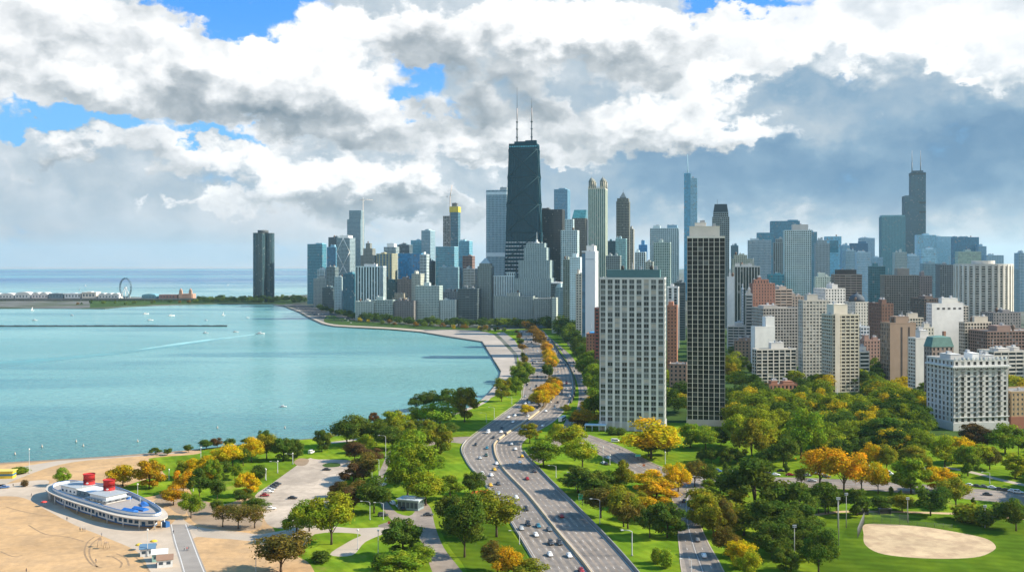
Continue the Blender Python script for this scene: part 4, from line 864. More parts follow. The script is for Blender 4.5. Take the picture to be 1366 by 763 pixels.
# --- the stepped black giant and its neighbours
def stepped_giant():
    Y = 3800; th = TH; FL, w, d = footprint(1207.5, 1207.5, 1236, Y, 68)
    root = thing('stepped_skyscraper', 'dark stepped giant with two pale masts on its tallest tier', 'skyscraper', (FL.x, FL.y, 0), th)
    st = dict(STY['fine'], bay=4.6, floor=4.0, pier=.7, sp=1.0); mw, mg = MB(), MB(); zt, zm, zl = zat(230, Y), zat(261, Y), zat(330, Y)
    facade(mw, mg, w, d, 0, zl, st); facade(mw, mg, w * .66, d, zl, zm, st, off=(0, 0)); facade(mw, mg, w * .69, d * .66, zl, zt, st, off=(w * .31, d * .17))
    mw.build('wall', wallm((.032, .105, .148)), root); mg.build('glazing', glass((.018, .088, .130), 4.6, 4, .04), root)
    mb = MB()
    for zz in (zt - 9, zm - 30, zt - 150): mb.box(w * .30, w * 1.003, d * .165, d * .835, zz, zz + 7)
    mb.build('louvre_band', wallm((.03, .05, .06)), root)
    for px, ty in ((1219, 200), (1230.5, 200)):
        x = w * (px - 1207.5) / 28.5; z2 = zat(ty, Y); mb = MB(); mb.tube([(x, d / 2, zt), (x, d / 2, zt + 40)], 1.8, 8, 0); mb.tube([(x, d / 2, zt + 40), (x, d / 2, z2)], [1.1, .5], 6, 1)
        mb.build('antenna', [mat('mast_dark', (.10, .12, .13)), mat('mast_pale', (.34, .30, .28))], root)
    mb = MB(); mb.box(w * .4, w * .9, d * .3, d * .7, zt, zt + 7); mb.build('penthouse', wallm((.04, .07, .09)), root)
stepped_giant()
B('teal_tower', 'tower', 'broad dark teal tower just east of the stepped giant', 1175, 1176, 1208, 289.5, 3650, 'vert', (.10, .24, .28), (.045, .16, .19), d=60, over=dict(bay=5, pier=1.2, sp=1), pent=[(.02, .98, .05, .95, 6, wallm((.12, .28, .32)))])
for a in (('pale reflective glass block right of the stepped giant', 'pale reflective glass block at the feet of the stepped giant', 1222, 1223, 1249, 314, 3200, 'curtain', (.36, .52, .60), (.20, .38, .47)),
          ('', 'pale office block with a fine white grid west of the stepped giant', 1248, 1249, 1272, 316, 3250, 'grid', (.42, .52, .58), (.14, .26, .33)),
          ('', 'dark teal flat office block west of the stepped giant', 1271, 1272, 1306, 317, 3100, 'curtain', (.07, .20, .29), (.035, .16, .25)),
          ('', 'gold tinted mirror block in front of the dark teal flat office block', 1277, 1278, 1309, 336, 2700, 'curtain', (.34, .40, .36), (.32, .34, .25)),
          ('', 'steel blue block stepping down from the dark teal flat office block', 1304, 1305, 1316, 329, 3050, 'fine', (.22, .34, .42), (.10, .20, .28)),
          ('', 'long pale low office block at the end of the far office row', 1315, 1316, 1339, 341, 3000, 'horiz', (.40, .48, .53), (.18, .28, .35)),
          ('', 'beige tower below the broad dark teal tower', 1193, 1194, 1210, 337, 2350, 'fine', (.44, .44, .41), (.14, .18, .19)),
          ('', 'light blue grey tower beneath the stepped giant', 1209, 1210, 1227, 342, 2450, 'fine', (.40, .48, .53), (.16, .26, .33)),
          ('', 'pale glass slab before the reflective glass block', 1228, 1229, 1250, 333, 2500, 'curtain', (.42, .54, .60), (.24, .38, .46)),
          ('', 'tall narrow pale tower at the western end of the skyline', 1358, 1359, 1370, 338, 2300, 'grid', (.40, .46, .50), (.10, .18, .23)),
          ('', 'blue grey block beside the narrow pale tower at the western end', 1345, 1346, 1360, 360, 2100, 'fine', (.26, .34, .39), (.10, .17, .21)),
          ('', 'grey teal tower set between the dark brown block and the fluted tower', 1231, 1232, 1256, 352, 2100, 'fine', (.26, .33, .36), (.07, .13, .16))):
    B('distant_tower', 'tower', a[1], *a[2:7], a[7], a[8], a[9], d=36)
# --- the apartment district on the western side
def fluted():
    Y = 1300; c = at(1311.5, Y + 30); r = 34.5; z = zat(353, Y)
    root = thing('fluted_tower', 'broad round tower of pale fluted bays near the western end', 'tower', (c.x, c.y, 0), 0)
    n = 30; g, wl = MB(), MB(); g.lathe([(r - .8, 0), (r - .8, z)], n * 2, smooth=False); g.build('glazing', glass((.06, .075, .07), 3, 3, .25), root)
    for i in range(n):
        a = 2 * math.pi * i / n; M = Matrix.Rotation(a, 4, 'Z'); wl.box(r - 1.5, r + 1.3, -1.5, 1.5, 0, z, 0, M)
        a2 = Matrix.Rotation(a + math.pi / n, 4, 'Z')
        for j in range(int(z / 3.1)): wl.box(r - 1.4, r + .3, -2.2, 2.2, j * 3.1, j * 3.1 + .9, 0, a2)
    wl.build('wall', wallm((.52, .51, .45)), root)
    mb = MB(); mb.lathe([(r + .8, z - 2.5), (r + .8, z + .8)], n * 2, smooth=False); mb.lathe([(14, z + .8), (14, z + 5)], 24, smooth=False); mb.build('roof', wallm((.44, .43, .39)), root)
fluted()
B('brown_tower', 'tower', 'wide brown brick tower with a tall roof box', 1178, 1180, 1226, 368, 1450, 'grid', (.26, .205, .175), (.035, .035, .035), d=40, pent=[(.4, .75, .2, .8, 10, None)], over=dict(bay=3.0))
B('brown_tower', 'tower', 'plain mauve brown slab joined to the wide brown brick tower', 1224, 1225, 1243.5, 369, 1480, 'punch', (.24, .175, .165), DARKG, d=30)
B('apartment_tower', 'tower', 'grey brown narrow tower left of the fluted round tower'.replace('left of', 'east of'), 1252, 1254, 1275, 354, 1600, 'grid', (.22, .21, .21), DARKG, d=32)
B('apartment_tower', 'tower', 'brown balconied tower with a dark flared roof cap', 1111, 1113, 1150, 367, 1400, 'horiz', (.28, .23, .20), (.04, .035, .033), d=40, pent=[(.12, .82, .15, .85, 7, wallm((.05, .05, .05)))])
B('apartment_tower', 'tower', 'white plastered block behind the beige balconied pair', 1099, 1101, 1128, 386, 1200, 'punch', (.60, .58, .54), DARKG, d=30)
B('apartment_tower', 'tower', 'cream block with a stepped roof by the brown balconied tower', 1087, 1088, 1112, 370, 1550, 'punch', (.52, .48, .42), DARKG, d=30)
B('glass_block', 'office', 'small teal glass block tucked behind the red brown tower', 1024, 1025, 1046, 367, 1500, 'curtain', (.10, .28, .33), (.04, .20, .26), d=30)
def domed_church():
    root, w, d, z = B('domed_hall', 'church', 'cream hall with a dark curved dome roof behind the beige towers', 1140, 1141, 1159, 404, 1150, 'punch', (.55, .52, .46), DARKG, d=24, pent=[])
    mb = MB(); mb.lathe([(9, z + 1), (8.6, z + 4), (7, z + 7), (4, z + 9), (.6, z + 10), (.3, z + 13)], 16, 0, (w / 2, d / 2)); mb.build('dome', wallm((.06, .075, .09)), root)
domed_church()
B('brick_tower', 'tower', 'red brown brick tower with a stepped top west of the slim black tower', 1001, 1004, 1034, 379, 1150, 'punch', (.24, .125, .095), DARKG, d=34, tiers=[(.1, .75, .2, .8, 374)], over=dict(pier=2.2))
B('apartment_tower', 'tower', 'brown banded tower with white balconies beside the red brown brick tower', 1032, 1034, 1057, 387, 1180, 'horiz', (.38, .31, .26), (.06, .05, .045), d=34)
B('apartment_tower', 'tower', 'grey concrete slab with fine balconies before the red brown brick tower', 992, 995, 1004, 394, 1120, 'horiz', (.42, .41, .38), DARKG, d=30)
B('white_slab', 'tower', 'blank white stepped slab behind the black and white shore park block', 1004, 1007, 1034, 437, 1020, 'punch', (.66, .66, .63), DARKG, d=22, kinds='bbbb', tiers=[(.55, 1, .1, .9, 424)], pent=[])
B('apartment_tower', 'tower', 'grey gridded block between the blank white slab and the beige balconied towers', 1016, 1018, 1068, 412, 1080, 'grid', (.34, .32, .29), (.05, .05, .05), d=30)
B('apartment_block', 'apartments', 'black windowed block with white piers, above the red brick roofs', 1006, 1009, 1062.5, 467, 930, 'vert', (.56, .53, .47), (.02, .025, .025), d=24, near=True, frame=(.1, .1, .1), over=dict(bay=5.2, floor=3.2, pier=.9, sp=.6), kinds='gggg', pent=[(.4, .72, .3, .8, 6, wallm((.60, .58, .54)))])
B('brick_house', 'house', 'low red brick house with gabled roofs below the black windowed block', 1022, 1026, 1068, 514, 850, 'punch', (.30, .14, .09), DARKG, d=22, pent=[(.1, .3, .2, .8, 3, None), (.5, .8, .3, .9, 2.5, None)])
B('apartment_tower', 'tower', 'grey beige tower with fine balconies beside the beige balconied tower', 1067, 1071, 1106, 402, 960, 'grid', (.42, .40, .35), (.07, .075, .07), d=30, near=True, over=dict(bay=3.3, floor=3.1, pier=1.1, sp=1.35), pent=[(.2, .6, .2, .8, 6, None)])
root, w, d, z = B('apartment_tower', 'tower', 'beige tower with rows of open balconies and a high roof box', 1096, 1110, 1146.5, 421, 870, 'horiz', (.50, .455, .365), (.035, .03, .025), d=24, near=True, frame=(.2, .18, .15), over=dict(bay=3.9, floor=3.0, pier=.75, sp=1.15, proud=1.0), kinds='gghg', pent=[(.12, .62, .15, .8, 9, wallm((.58, .53, .43)))])
mb = MB(); mb.box(w * .10, w * .28, -.6, .02, 0, z + 2); mb.build('blank_pier', wallm((.54, .49, .40)), root)
B('brown_tower', 'tower', 'dark red brown tower behind the tan blank fronted one', 1158, 1176, 1192, 406, 1040, 'punch', (.165, .095, .07), DARKG, d=34, over=dict(pier=2.0), kinds='gbgg')
root, w, d, z = B('tan_tower', 'tower', 'tan tower with a blank sunny front and dark ribbed eastern face', 1174, 1187, 1222, 432, 930, 'fine', (.285, .205, .15), (.04, .035, .03), d=36, kinds='bggg', near=False, pent=[(.3, .8, .2, .8, 6, None)])
mb = MB(); 
for u in (.42, .70): mb.box(w * u, w * u + 1.6, -.12, .3, 4, z - 3)
mb.build('dark_slot', wallm((.06, .05, .045)), root)
root, w, d, z = B('white_slab', 'tower', 'blank white slab with a row of small openings at its top', 1239, 1243, 1285.5, 406, 1060, 'punch', (.62, .61, .58), DARKG, d=26, kinds='bggg', pent=[(.35, .85, .2, .8, 6, wallm((.55, .54, .50)))])
mb = MB()
for i in range(5): mb.box(w * (.16 + .17 * i), w * (.16 + .17 * i) + 3, -.1, .3, z - 5.5, z - 3.5)
mb.build('dark_opening', wallm((.06, .06, .06)), root)
B('brown_tower', 'tower', 'dark brown narrow tower tucked behind the blank white slab', 1231, 1233, 1256, 399, 1250, 'grid', (.13, .10, .09), DARKG, d=30)
B('apartment_tower', 'tower', 'white balconied tower beside the old green roofed block', 1211, 1221, 1245, 452, 850, 'horiz', (.56, .54, .50), (.09, .085, .08), d=26, near=True, kinds='bgbg', over=dict(bay=4.2, floor=3.0, pier=.5, sp=1.3), pent=[(.35, .8, .2, .8, 6.5, wallm((.55, .53, .50)))])
B('apartment_tower', 'tower', 'small blue white tower behind the tan tower', 1146, 1148, 1160, 437, 1010, 'grid', (.50, .53, .55), (.09, .13, .16), d=20)
B('apartment_block', 'apartments', 'beige block with rows of dark windows below the fluted tower', 1284, 1287, 1323, 431, 1030, 'grid', (.48, .43, .35), (.06, .055, .05), d=30, pent=[(.4, .9, .2, .8, 6, None)])
B('brick_block', 'apartments', 'long low brown brick block at the western edge', 1314, 1317, 1400, 443, 1000, 'grid', (.23, .155, .125), (.05, .045, .04), d=30, over=dict(bay=3.4, floor=3.2))
def green_roof():
    root, w, d, z = B('mansard_block', 'apartments', 'brown block with a weathered green mansard roof behind the ornate white block', 1238, 1243, 1272, 463, 745, 'punch', (.26, .20, .165), DARKG, d=24, roof=False)
    a = z; mb = MB(); q = lambda s, zz: [(w * s, d * s, zz), (w * (1 - s), d * s, zz), (w * (1 - s), d * (1 - s), zz), (w * s, d * (1 - s), zz)]
    mb.rings([q(-.02, a), q(.10, a + 7), q(.4, a + 8)], 0, False); mb.build('mansard_roof', mat('green_copper', (.10, .20, .175), .7, .2, .3, .3), root)
    mb = MB(); mb.box(w * .7, w * .8, d * .4, d * .6, a + 6, a + 11); mb.build('chimney', wallm(BRICK), root)
green_roof()
def ornate_white():
    root, w, d, z = B('ornate_block', 'apartments', 'ornate white block with dark window bays and a heavy cornice', 1236, 1272, 1345, 482, 672, 'punch', (.46, .455, .435), (.04, .048, .05), d=30, near=True, frame=(.12, .13, .13), over=dict(bay=4.4, floor=3.45, pier=2.2, sp=1.05, proud=.45), seed=3,
        base=(5, (.44, .44, .42)), pent=[(.1, .28, .3, .7, 3.5, None), (.5, .62, .3, .6, 4, wallm(WHITE)), (.75, .9, .3, .7, 2.6, None)])
    mb = MB(); mb.box(-1.3, w + 1.3, -1.3, -.02, z - 4.2, z - 3.2); mb.box(w + .02, w + 1.3, -.02, d, z - 4.2, z - 3.2); mb.box(-1.3, -.02, -.02, d, z - 4.2, z - 3.2)
    n = 26
    for i in range(n): mb.box(w * i / n, w * i / n + .5, -1.0, -.03, z - 5.1, z - 4.18)
    mb.build('cornice', wallm((.50, .51, .50)), root); mb = MB(); mb.box(-.5, w + .5, -.55, -.02, 8.4, 9.0); mb.build('string_course', wallm((.50, .51, .50)), root)
    nb, bw = cells(w, 4.4); nf, fh = cells(z - 5, 3.45)
    for i in range(1, nb, 3):
        b = MB()
        for j in range(2, nf - 1): b.box(i * bw + .7, (i + 1) * bw - .7, -1.2, -.03, 5 + j * fh - .1, 5 + j * fh + .1); b.box(i * bw + .7, (i + 1) * bw - .7, -1.2, -1.1, 5 + j * fh + .1, 5 + j * fh + .95)
        b.build('balcony', wallm((.16, .17, .17)), root)
    b = MB()
    for i in range(13): b.box(w * i / 13 + 1, w * i / 13 + 2.2, -.2, .6, z + .95, z + 2.4)
    b.build('parapet_ornament', wallm((.50, .51, .50)), root)
ornate_white()
root, w, d, z = B('brown_block', 'apartments', 'tan low block with arched bays beside the ornate white block', 1346, 1349, 1420, 524, 680, 'punch', (.34, .24, .14), DARKG, d=24, near=True, base=(8, (.26, .11, .07)), pent=[])
def stone_house():
    root, w, d, z = B('stone_mansion', 'house', 'grey stone mansion with chimneys half hidden in the woods', 1099, 1104, 1168, 541, 770, 'punch', (.145, .14, .14), DARKG, d=18, near=True, pent=[], frame=(.2, .2, .2))
    for i in range(7):
        mb = MB(); x = w * (.06 + .145 * i); mb.box(x, x + 1.3, 4, 5.3, z + .02, z + 3.4); mb.box(x - .15, x + 1.45, 3.85, 5.45, z + 3.4, z + 3.7); mb.build('chimney', wallm((.17, .15, .14)), root)
    for i in range(6):
        mb = MB(); x = w * (.12 + .145 * i); mb.rings([[(x, .2, z), (x + 3.4, .2, z), (x + 3.4, 5, z), (x, 5, z)], [(x + 1.6, .2, z + 2.6), (x + 1.8, .2, z + 2.6), (x + 1.8, 5, z + 2.6), (x + 1.6, 5, z + 2.6)]], 0, False); mb.build('dormer', wallm((.12, .125, .13)), root)
stone_house()
for a in (('grey brown block glimpsed behind the gridded block and beige towers', 1050, 1053, 1075, 396, 1260, 'punch', (.30, .25, .21)), ('white low block between the beige balconied tower and small blue white tower', 1144, 1147, 1160, 470, 940, 'horiz', (.55, .53, .49)),
          ('tan brick block low between dark red brown and beige towers', 1136, 1139, 1172, 421, 1220, 'punch', (.38, .26, .18)), ('cream flat block beneath the wide brown brick tower', 1196, 1199, 1232, 425, 1180, 'grid', (.48, .43, .36)),
          ('pale grey block low beside the blank stepped slab', 968, 971, 1000, 436, 1200, 'horiz', (.44, .44, .42)), ('brown block at the foot of the white and blue gridded slab', 976, 980, 1004, 455, 1080, 'punch', (.24, .17, .13)),
          ('beige block set behind the blank white slab and fluted tower', 1268, 1271, 1292, 409, 1200, 'grid', (.46, .42, .36)), ('low white block below the long brown brick block', 1322, 1326, 1375, 470, 900, 'horiz', (.50, .47, .42)),
          ('dark grey block at the foot of the fluted round tower', 1322, 1325, 1362, 418, 1180, 'punch', (.20, .19, .19)), ('small cream block west of the white balconied tower', 1222, 1226, 1246, 438, 1010, 'punch', (.50, .47, .40)),
          ('pinkish brick block between the small blue white and tan towers', 1150, 1153, 1178, 455, 1000, 'punch', (.32, .20, .16))):
    B('apartment_block', 'apartments', a[0], a[1], a[2], a[3], a[4], a[5], a[6], a[7], DARKG, d=24)
for a in (('tan block beyond the western edge of the long brick block', 1420, 1424, 1470, 455, 900, 'punch', (.36, .27, .20)), ('cream tower beyond the western edge of the district', 1395, 1399, 1432, 380, 1250, 'grid', (.48, .44, .37)), ('white tower west of the cream tower', 1440, 1444, 1482, 400, 1050, 'horiz', (.56, .55, .52)),
          ('brown block west of the white tower', 1485, 1489, 1540, 440, 950, 'punch', (.24, .17, .13)), ('grey tower far beyond the western edge', 1380, 1384, 1412, 350, 1700, 'fine', (.34, .37, .38)), ('low brick block on the western park edge', 1430, 1436, 1510, 525, 690, 'punch', (.30, .15, .10)), ('pale slab far beyond the western edge', 1450, 1454, 1490, 365, 1800, 'grid', (.42, .43, .42))):
    B('apartment_block', 'apartments', a[0], a[1], a[2], a[3], a[4], a[5], a[6], a[7], DARKG, d=26)
# far low city that fills the plain behind: each block a building of its own
def far_city():
    r = random.Random(21)
    sh = ['plain far block low in the haze'] 
    rows = [(2600, 20), (3400, 24), (4300, 26), (5600, 26)]
    n = 0
    for Y, cnt in rows:
        for i in range(cnt):
            px = 1000 + (i + r.random() * .8) / cnt * 420 if Y < 3000 else 560 + (i + r.random() * .8) / cnt * 860
            h = r.uniform(14, 60) if Y < 4000 else r.uniform(20, 75)
            c = at(px, Y + r.uniform(-300, 300)); w = r.uniform(25, 60); d = r.uniform(20, 50)
            col = r.choice(((.34, .34, .33), (.27, .24, .22), (.42, .42, .40), (.20, .23, .25)))
            root = tag(thing('far_block', 'plain mid rise block far off in the hazy plain of the city', 'building', (c.x, c.y, 0), TH), group='mid rise blocks far off in the haze')
            mw, mg = MB(), MB(); facade(mw, mg, w, d, 0, h, dict(STY['horiz'], bay=9, floor=4, pier=2, sp=1.9), 'gggg'); mw.build('wall', wallm(col), root); mg.build('glazing', glass((.05, .07, .08), 9, 4, .1), root)
far_city()
# ------------------------------------------------------------------ trees
def leaf_mat(key='leaves', fixed=None):
    m = bpy.data.materials.new(key); m.use_nodes = True; X.nt = m.node_tree; nt = m.node_tree; nt.nodes.clear()
    out = node('ShaderNodeOutputMaterial'); oi = node('ShaderNodeObjectInfo'); geo = node('ShaderNodeNewGeometry')
    O = X(node('ShaderNodeTexCoord').outputs['Object'])
    rp = X(geo.outputs['Random Per Island']); base = X(oi.outputs['Color'])
    if fixed: q = node('ShaderNodeRGB'); q.outputs[0].default_value = (*fixed, 1); base = X(q.outputs[0])
    clump = noise(vmath('ADD', O, vmath('SCALE', combine(1, 2, 3), sc=X(oi.outputs['Random']) * 9.0)), 3.2, 3, .6)
    turned = mixc(1.0, base, (1.55, 1.2, .7), 'MULTIPLY'); green = mixc(1.0, base, (.62, .92, 1.0), 'MULTIPLY')
    c = mixc(smooth(clump, .36, .64), green, base); c = mixc(smooth(clump, .58, .74) * .55, c, turned)
    c = vmath('SCALE', c, sc=lin(rp, 0, 1, .62, 1.45))
    d = node('ShaderNodeBsdfDiffuse', {'Color': c}); t = node('ShaderNodeBsdfTranslucent', {'Color': mixc(1.0, c, (1.15, 1.1, .5), 'MULTIPLY')})
    mx = node('ShaderNodeMixShader', {0: .42}); nt.links.new(d.outputs[0], mx.inputs[1]); nt.links.new(t.outputs[0], mx.inputs[2]); nt.links.new(mx.outputs[0], out.inputs[0])
    return m
LEAF = leaf_mat(); BARK = mat('bark', (.085, .062, .045), .95, .25, 6, .1)
def crown_mesh(seed, lobes, rx, rz, cz, n, leaf, lr=(.13, .23), sparse=0.0, spread=.62, shape='round'):
    r = random.Random(seed); L = []
    for i in range(lobes):
        while True:
            p = Vector((r.uniform(-1, 1), r.uniform(-1, 1), r.uniform(-.85, 1)))
            if p.length < 1 and (p.length > .35 or i < 2): break
        q = r.uniform(*lr)
        if shape == 'flame': s = 1 - max(0, p.z) * .55
        elif shape == 'vase': s = .62 + .38 * (p.z + .85) / 1.85
        else: s = 1
        L.append((Vector((p.x * rx * spread * s, p.y * rx * spread * s, cz + p.z * rz * (1 - q * .9))), q * (1 if shape != 'flame' else .8)))
    tot = sum(q * q for _, q in L); v, f = [], []
    for c, q in L:
        m = int(n * q * q / tot)
        for k in range(m):
            d = Vector((r.gauss(0, 1), r.gauss(0, 1), r.gauss(.18, 1))).normalized()
            rad = q * (1 - abs(r.gauss(0, .16 + sparse * .4))) if r.random() > .16 else q * r.uniform(1.0, 1.38)
            if r.random() < sparse: continue
            p = c + Vector((d.x * rad, d.y * rad, d.z * rad * .82))
            nn = (d + Vector((r.gauss(0, .5), r.gauss(0, .5), r.gauss(.25, .5)))).normalized(); a = nn.orthogonal().normalized(); a.rotate(Matrix.Rotation(r.random() * 6.28, 3, nn)); b = nn.cross(a)
            s = leaf * r.uniform(.6, 1.3); i = len(v)
            v += [p - a * s, p + b * s * .75, p + a * s, p - b * s * .75]; f.append((i, i + 1, i + 2, i + 3))
    # the crown fills its box: half a unit to every side, one unit to the top
    xs = sorted(max(abs(p.x), abs(p.y)) for p in v); zs = sorted(p.z for p in v); kx = .5 / xs[int(len(xs) * .93)]; kz = 1.0 / zs[int(len(zs) * .985)]
    v = [Vector((p.x * kx, p.y * kx, p.z * kz)) for p in v]; L = [(Vector((c.x * kx, c.y * kx, c.z * kz)), q) for c, q in L]
    me = bpy.data.meshes.new('crown'); me.from_pydata([tuple(x) for x in v], [], f); me.materials.append(LEAF); me.update(); return me, L
def trunk_mesh(seed, L, cz, rad=.022, top=.75):
    r = random.Random(seed); mb = MB()
    mb.tube([(0, 0, -.01), (.004, 0, .12), (-.006, .006, cz * .7), (.004, 0, cz * 1.1)], [rad * 1.35, rad, rad * .8, rad * .4], 7)
    for c, q in L[:9]:
        z0 = r.uniform(.18, cz * .85); mb.tube([(0, 0, z0), (c.x * .5, c.y * .5, z0 + (c.z - z0) * .6), tuple(c)], [rad * .5, rad * .32, rad * .12], 5)
    return mb.mesh('trunk', BARK)
TREE = {}
for k, (seed, lobes, rx, rz, cz, n, lf, lr, sp, spread, shape) in {
    'a': (1, 26, .50, .40, .58, 8000, .0205, (.09, .19), .05, .74, 'round'), 'b': (2, 19, .50, .36, .62, 7600, .021, (.10, .22), .05, .72, 'round'),
    'c': (3, 32, .50, .42, .56, 8000, .020, (.08, .165), .06, .78, 'round'), 'd': (4, 24, .50, .33, .66, 7000, .021, (.09, .18), .10, .78, 'vase'),
    'e': (5, 24, .48, .46, .53, 8000, .0205, (.09, .17), .05, .72, 'flame'), 'f': (12, 21, .50, .38, .60, 7600, .021, (.08, .21), .08, .80, 'vase'), 'g': (15, 28, .50, .44, .55, 8000, .020, (.08, .18), .06, .76, 'flame'), 's': (6, 18, .50, .35, .62, 3000, .024, (.12, .20), .35, .72, 'vase'),
    'k': (7, 12, .42, .47, .50, 3000, .032, (.16, .24), 0, .45, 'flame'), 'h': (8, 11, .50, .40, .45, 2600, .04, (.2, .3), 0, .62, 'round')}.items():
    cm, L = crown_mesh(seed, lobes, rx, rz, cz, n, lf, lr, sp, spread, shape); TREE[k] = (cm, trunk_mesh(seed, L, cz, .03 if k == 's' else .024))
KIND = {'Y': ('bright yellow', (.60, .37, .012)), 'O': ('orange', (.56, .285, .014)), 'YG': ('yellow green', (.32, .31, .020)), 'OL': ('olive', (.25, .225, .020)), 'G': ('green', (.205, .250, .020)),
        'DG': ('dark green', (.105, .140, .020)), 'BO': ('brown olive', (.18, .125, .026)), 'BR': ('brown', (.15, .080, .032)), 'LG': ('light green', (.22, .29, .022))}
ORD = 'first second third fourth fifth sixth seventh eighth ninth tenth eleventh twelfth thirteenth fourteenth fifteenth sixteenth seventeenth eighteenth nineteenth twentieth'.split()
ORD += ['twenty-' + o for o in ORD[:9]] + ['thirtieth'] + ['thirty-' + o for o in ORD[:9]] + ['fortieth'] + ['forty-' + o for o in ORD[:9]] + ['fiftieth']
SHIFT = -0.0
def zone(x, y):
    if x < 255 and y < 662: return 'near the ship shaped beach house'
    if x < 356 and y < 715: return 'between the beach house and parking lot'
    if y < 625 and x < 425: return 'on the shore lawn above the parking lot'
    if y < 612 and x < 640: return 'in the lakefront grove by the highway ramp'
    if x < 470: return 'along the paths below the parking lot' if y > 690 else 'on the inland edge of the parking lot'
    if x < 655 and y < 690: return 'on the lawn between park drive and highway'
    if x < 740 and y > 690: return 'in the wedge between park drive and highway'
    if x < 660: return 'beside the park drive'
    if x < 750 and y < 580: return 'on the highway median'
    if x < 800 and y < 640: return 'on the island of the inner drive'
    if x < 915 and y > 635: return 'between highway and curved drive'
    if x < 960 and y < 640: return 'on the lawn before the two closest towers'
    if x < 1105 and y > 636: return 'between curved drive and ball field'
    if y < 640: return 'in the park before the apartment district'
    return 'around the ball field'
HAND = []
def crop(ox, oy, s, txt):
    for t in txt.replace('\n', ' ').split(';'):
        t = t.split()
        if len(t) >= 5:
            x, b, tp, w = map(float, t[:4]); HAND.append((ox + x / s, oy + b / s, oy + tp / s, w / s, t[4], t[5] if len(t) > 5 else None))
crop(0, 560, 3.415, '''285 300 225 62 LG; 113 302 275 28 BR h; 95 240 216 74 G h; 560 302 212 112 Y; 680 312 195 108 O; 708 158 128 48 DG; 762 160 132 34 DG; 860 148 115 38 DG; 940 132 92 56 DG; 990 128 85 50 BR; 1043 122 88 48 DG; 1120 112 84 42 DG; 1200 100 50 46 DG;
1060 212 118 92 Y; 985 208 145 76 Y; 1145 192 92 84 Y; 1215 176 72 96 OL; 1290 186 92 84 DG; 1340 182 95 72 DG; 1108 208 135 58 DG; 830 262 190 64 OL; 905 268 175 112 Y; 945 300 205 80 Y; 970 304 190 72 G; 1070 272 205 52 G; 1020 262 200 62 DG; 835 334 235 84 O; 790 388 305 92 O; 908 352 230 84 DG; 1000 292 235 62 DG; 990 362 275 62 DG;
870 447 345 88 G; 985 427 365 48 DG; 1180 272 212 62 DG; 1128 347 250 92 Y; 1115 382 320 78 DG; 1015 486 395 74 BO s; 1085 494 395 88 BO s; 1160 492 400 92 BO s; 1165 412 360 94 DG''')
crop(330, 500, 2.9, '''288 297 220 58 DG e; 318 252 225 32 OL; 45 402 355 46 DG h; 385 278 165 104 DG; 450 268 175 84 DG; 500 273 180 92 DG; 490 205 150 36 BR e; 570 244 148 94 YG; 650 194 130 78 YG; 745 208 118 114 LG; 600 254 180 92 OL; 560 288 210 94 DG; 650 244 180 64 DG; 655 132 80 66 DG c; 710 127 66 78 DG c; 780 132 62 88 DG c; 840 182 58 84 OL e;
780 238 190 64 DG; 735 318 200 94 OL e; 700 264 180 64 OL; 460 303 235 58 G; 490 348 290 78 BR; 415 333 262 74 BR; 450 404 310 88 BO; 410 424 350 92 BR; 640 424 235 154 G; 620 474 300 134 G; 700 384 310 94 G; 690 504 390 114 YG; 785 484 395 94 G; 860 462 390 44 DG; 345 474 418 48 BR; 400 504 415 94 BO; 410 534 440 74 BR; 490 534 405 114 DG; 350 514 455 84 OL;
190 628 520 94 G; 240 604 490 104 G; 325 655 485 146 YG d; 130 768 620 184 BO d; 280 722 685 68 DG h; 600 704 570 124 DG; 650 744 660 114 G; 590 794 695 164 G; 515 752 695 54 DG h; 840 704 480 134 DG; 790 604 480 104 DG''')
crop(560, 530, 3.273, '''240 424 335 84 DG; 335 608 430 186 OL d; 340 764 640 114 BO; 385 794 665 114 O; 480 804 710 124 OL; 465 76 35 56 Y b; 480 198 120 88 OL; 540 304 195 124 G; 645 228 125 134 YG; 710 304 195 114 YG; 585 184 120 44 YG; 730 122 60 114 O; 690 128 80 64 BO; 745 74 5 94 O; 690 414 310 134 DG; 760 434 330 134 DG; 840 414 330 124 G; 790 525 400 154 BO d; 890 564 400 114 OL; 635 68 35 38 OL; 840 162 130 42 DG h; 880 162 135 42 DG h''')
crop(820, 540, 3.42, '''165 244 80 214 Y b; 240 228 170 62 DG; 155 238 160 84 DG; 345 193 95 88 LG; 415 203 105 94 G; 395 263 205 48 DG; 440 268 200 52 DG; 485 183 105 62 DG; 510 273 200 72 DG; 560 268 205 62 DG; 505 322 265 24 DG k; 625 263 75 134 OL; 570 194 55 114 YG; 690 244 80 134 YG; 850 246 40 164 G c; 690 288 205 84 DG; 770 284 150 114 DG; 740 64 -20 104 YG; 710 312 265 22 DG k; 783 312 265 22 DG k;
985 194 145 124 YG; 990 114 45 104 YG; 290 394 275 114 Y c; 365 374 262 78 BO s; 420 368 280 84 DG; 430 404 345 64 G; 150 384 305 114 Y; 190 444 345 154 O; 190 524 430 144 O; 90 474 400 104 OL; 60 564 420 134 BO; 240 604 460 134 DG; 160 604 470 104 DG; 640 504 270 244 DG; 560 454 300 144 DG; 480 524 400 224 OL; 500 604 450 94 BO; 590 594 490 174 OL; 780 644 500 234 DG; 840 524 370 144 DG; 930 494 370 94 DG; 975 494 370 84 DG; 575 744 635 124 Y; 610 794 670 94 YG; 780 767 660 94 DG e; 930 767 580 134 DG c; 195 722 660 48 G h; 235 742 665 52 G h; 850 374 295 54 BO s; 35 404 265 84 OL''')
crop(820, 540, 3.42, '''700 600 450 170 DG; 860 620 470 150 DG; 720 700 560 160 DG; 870 700 590 150 DG c; 450 600 470 120 OL; 400 560 420 110 OL; 520 690 570 110 BO''')
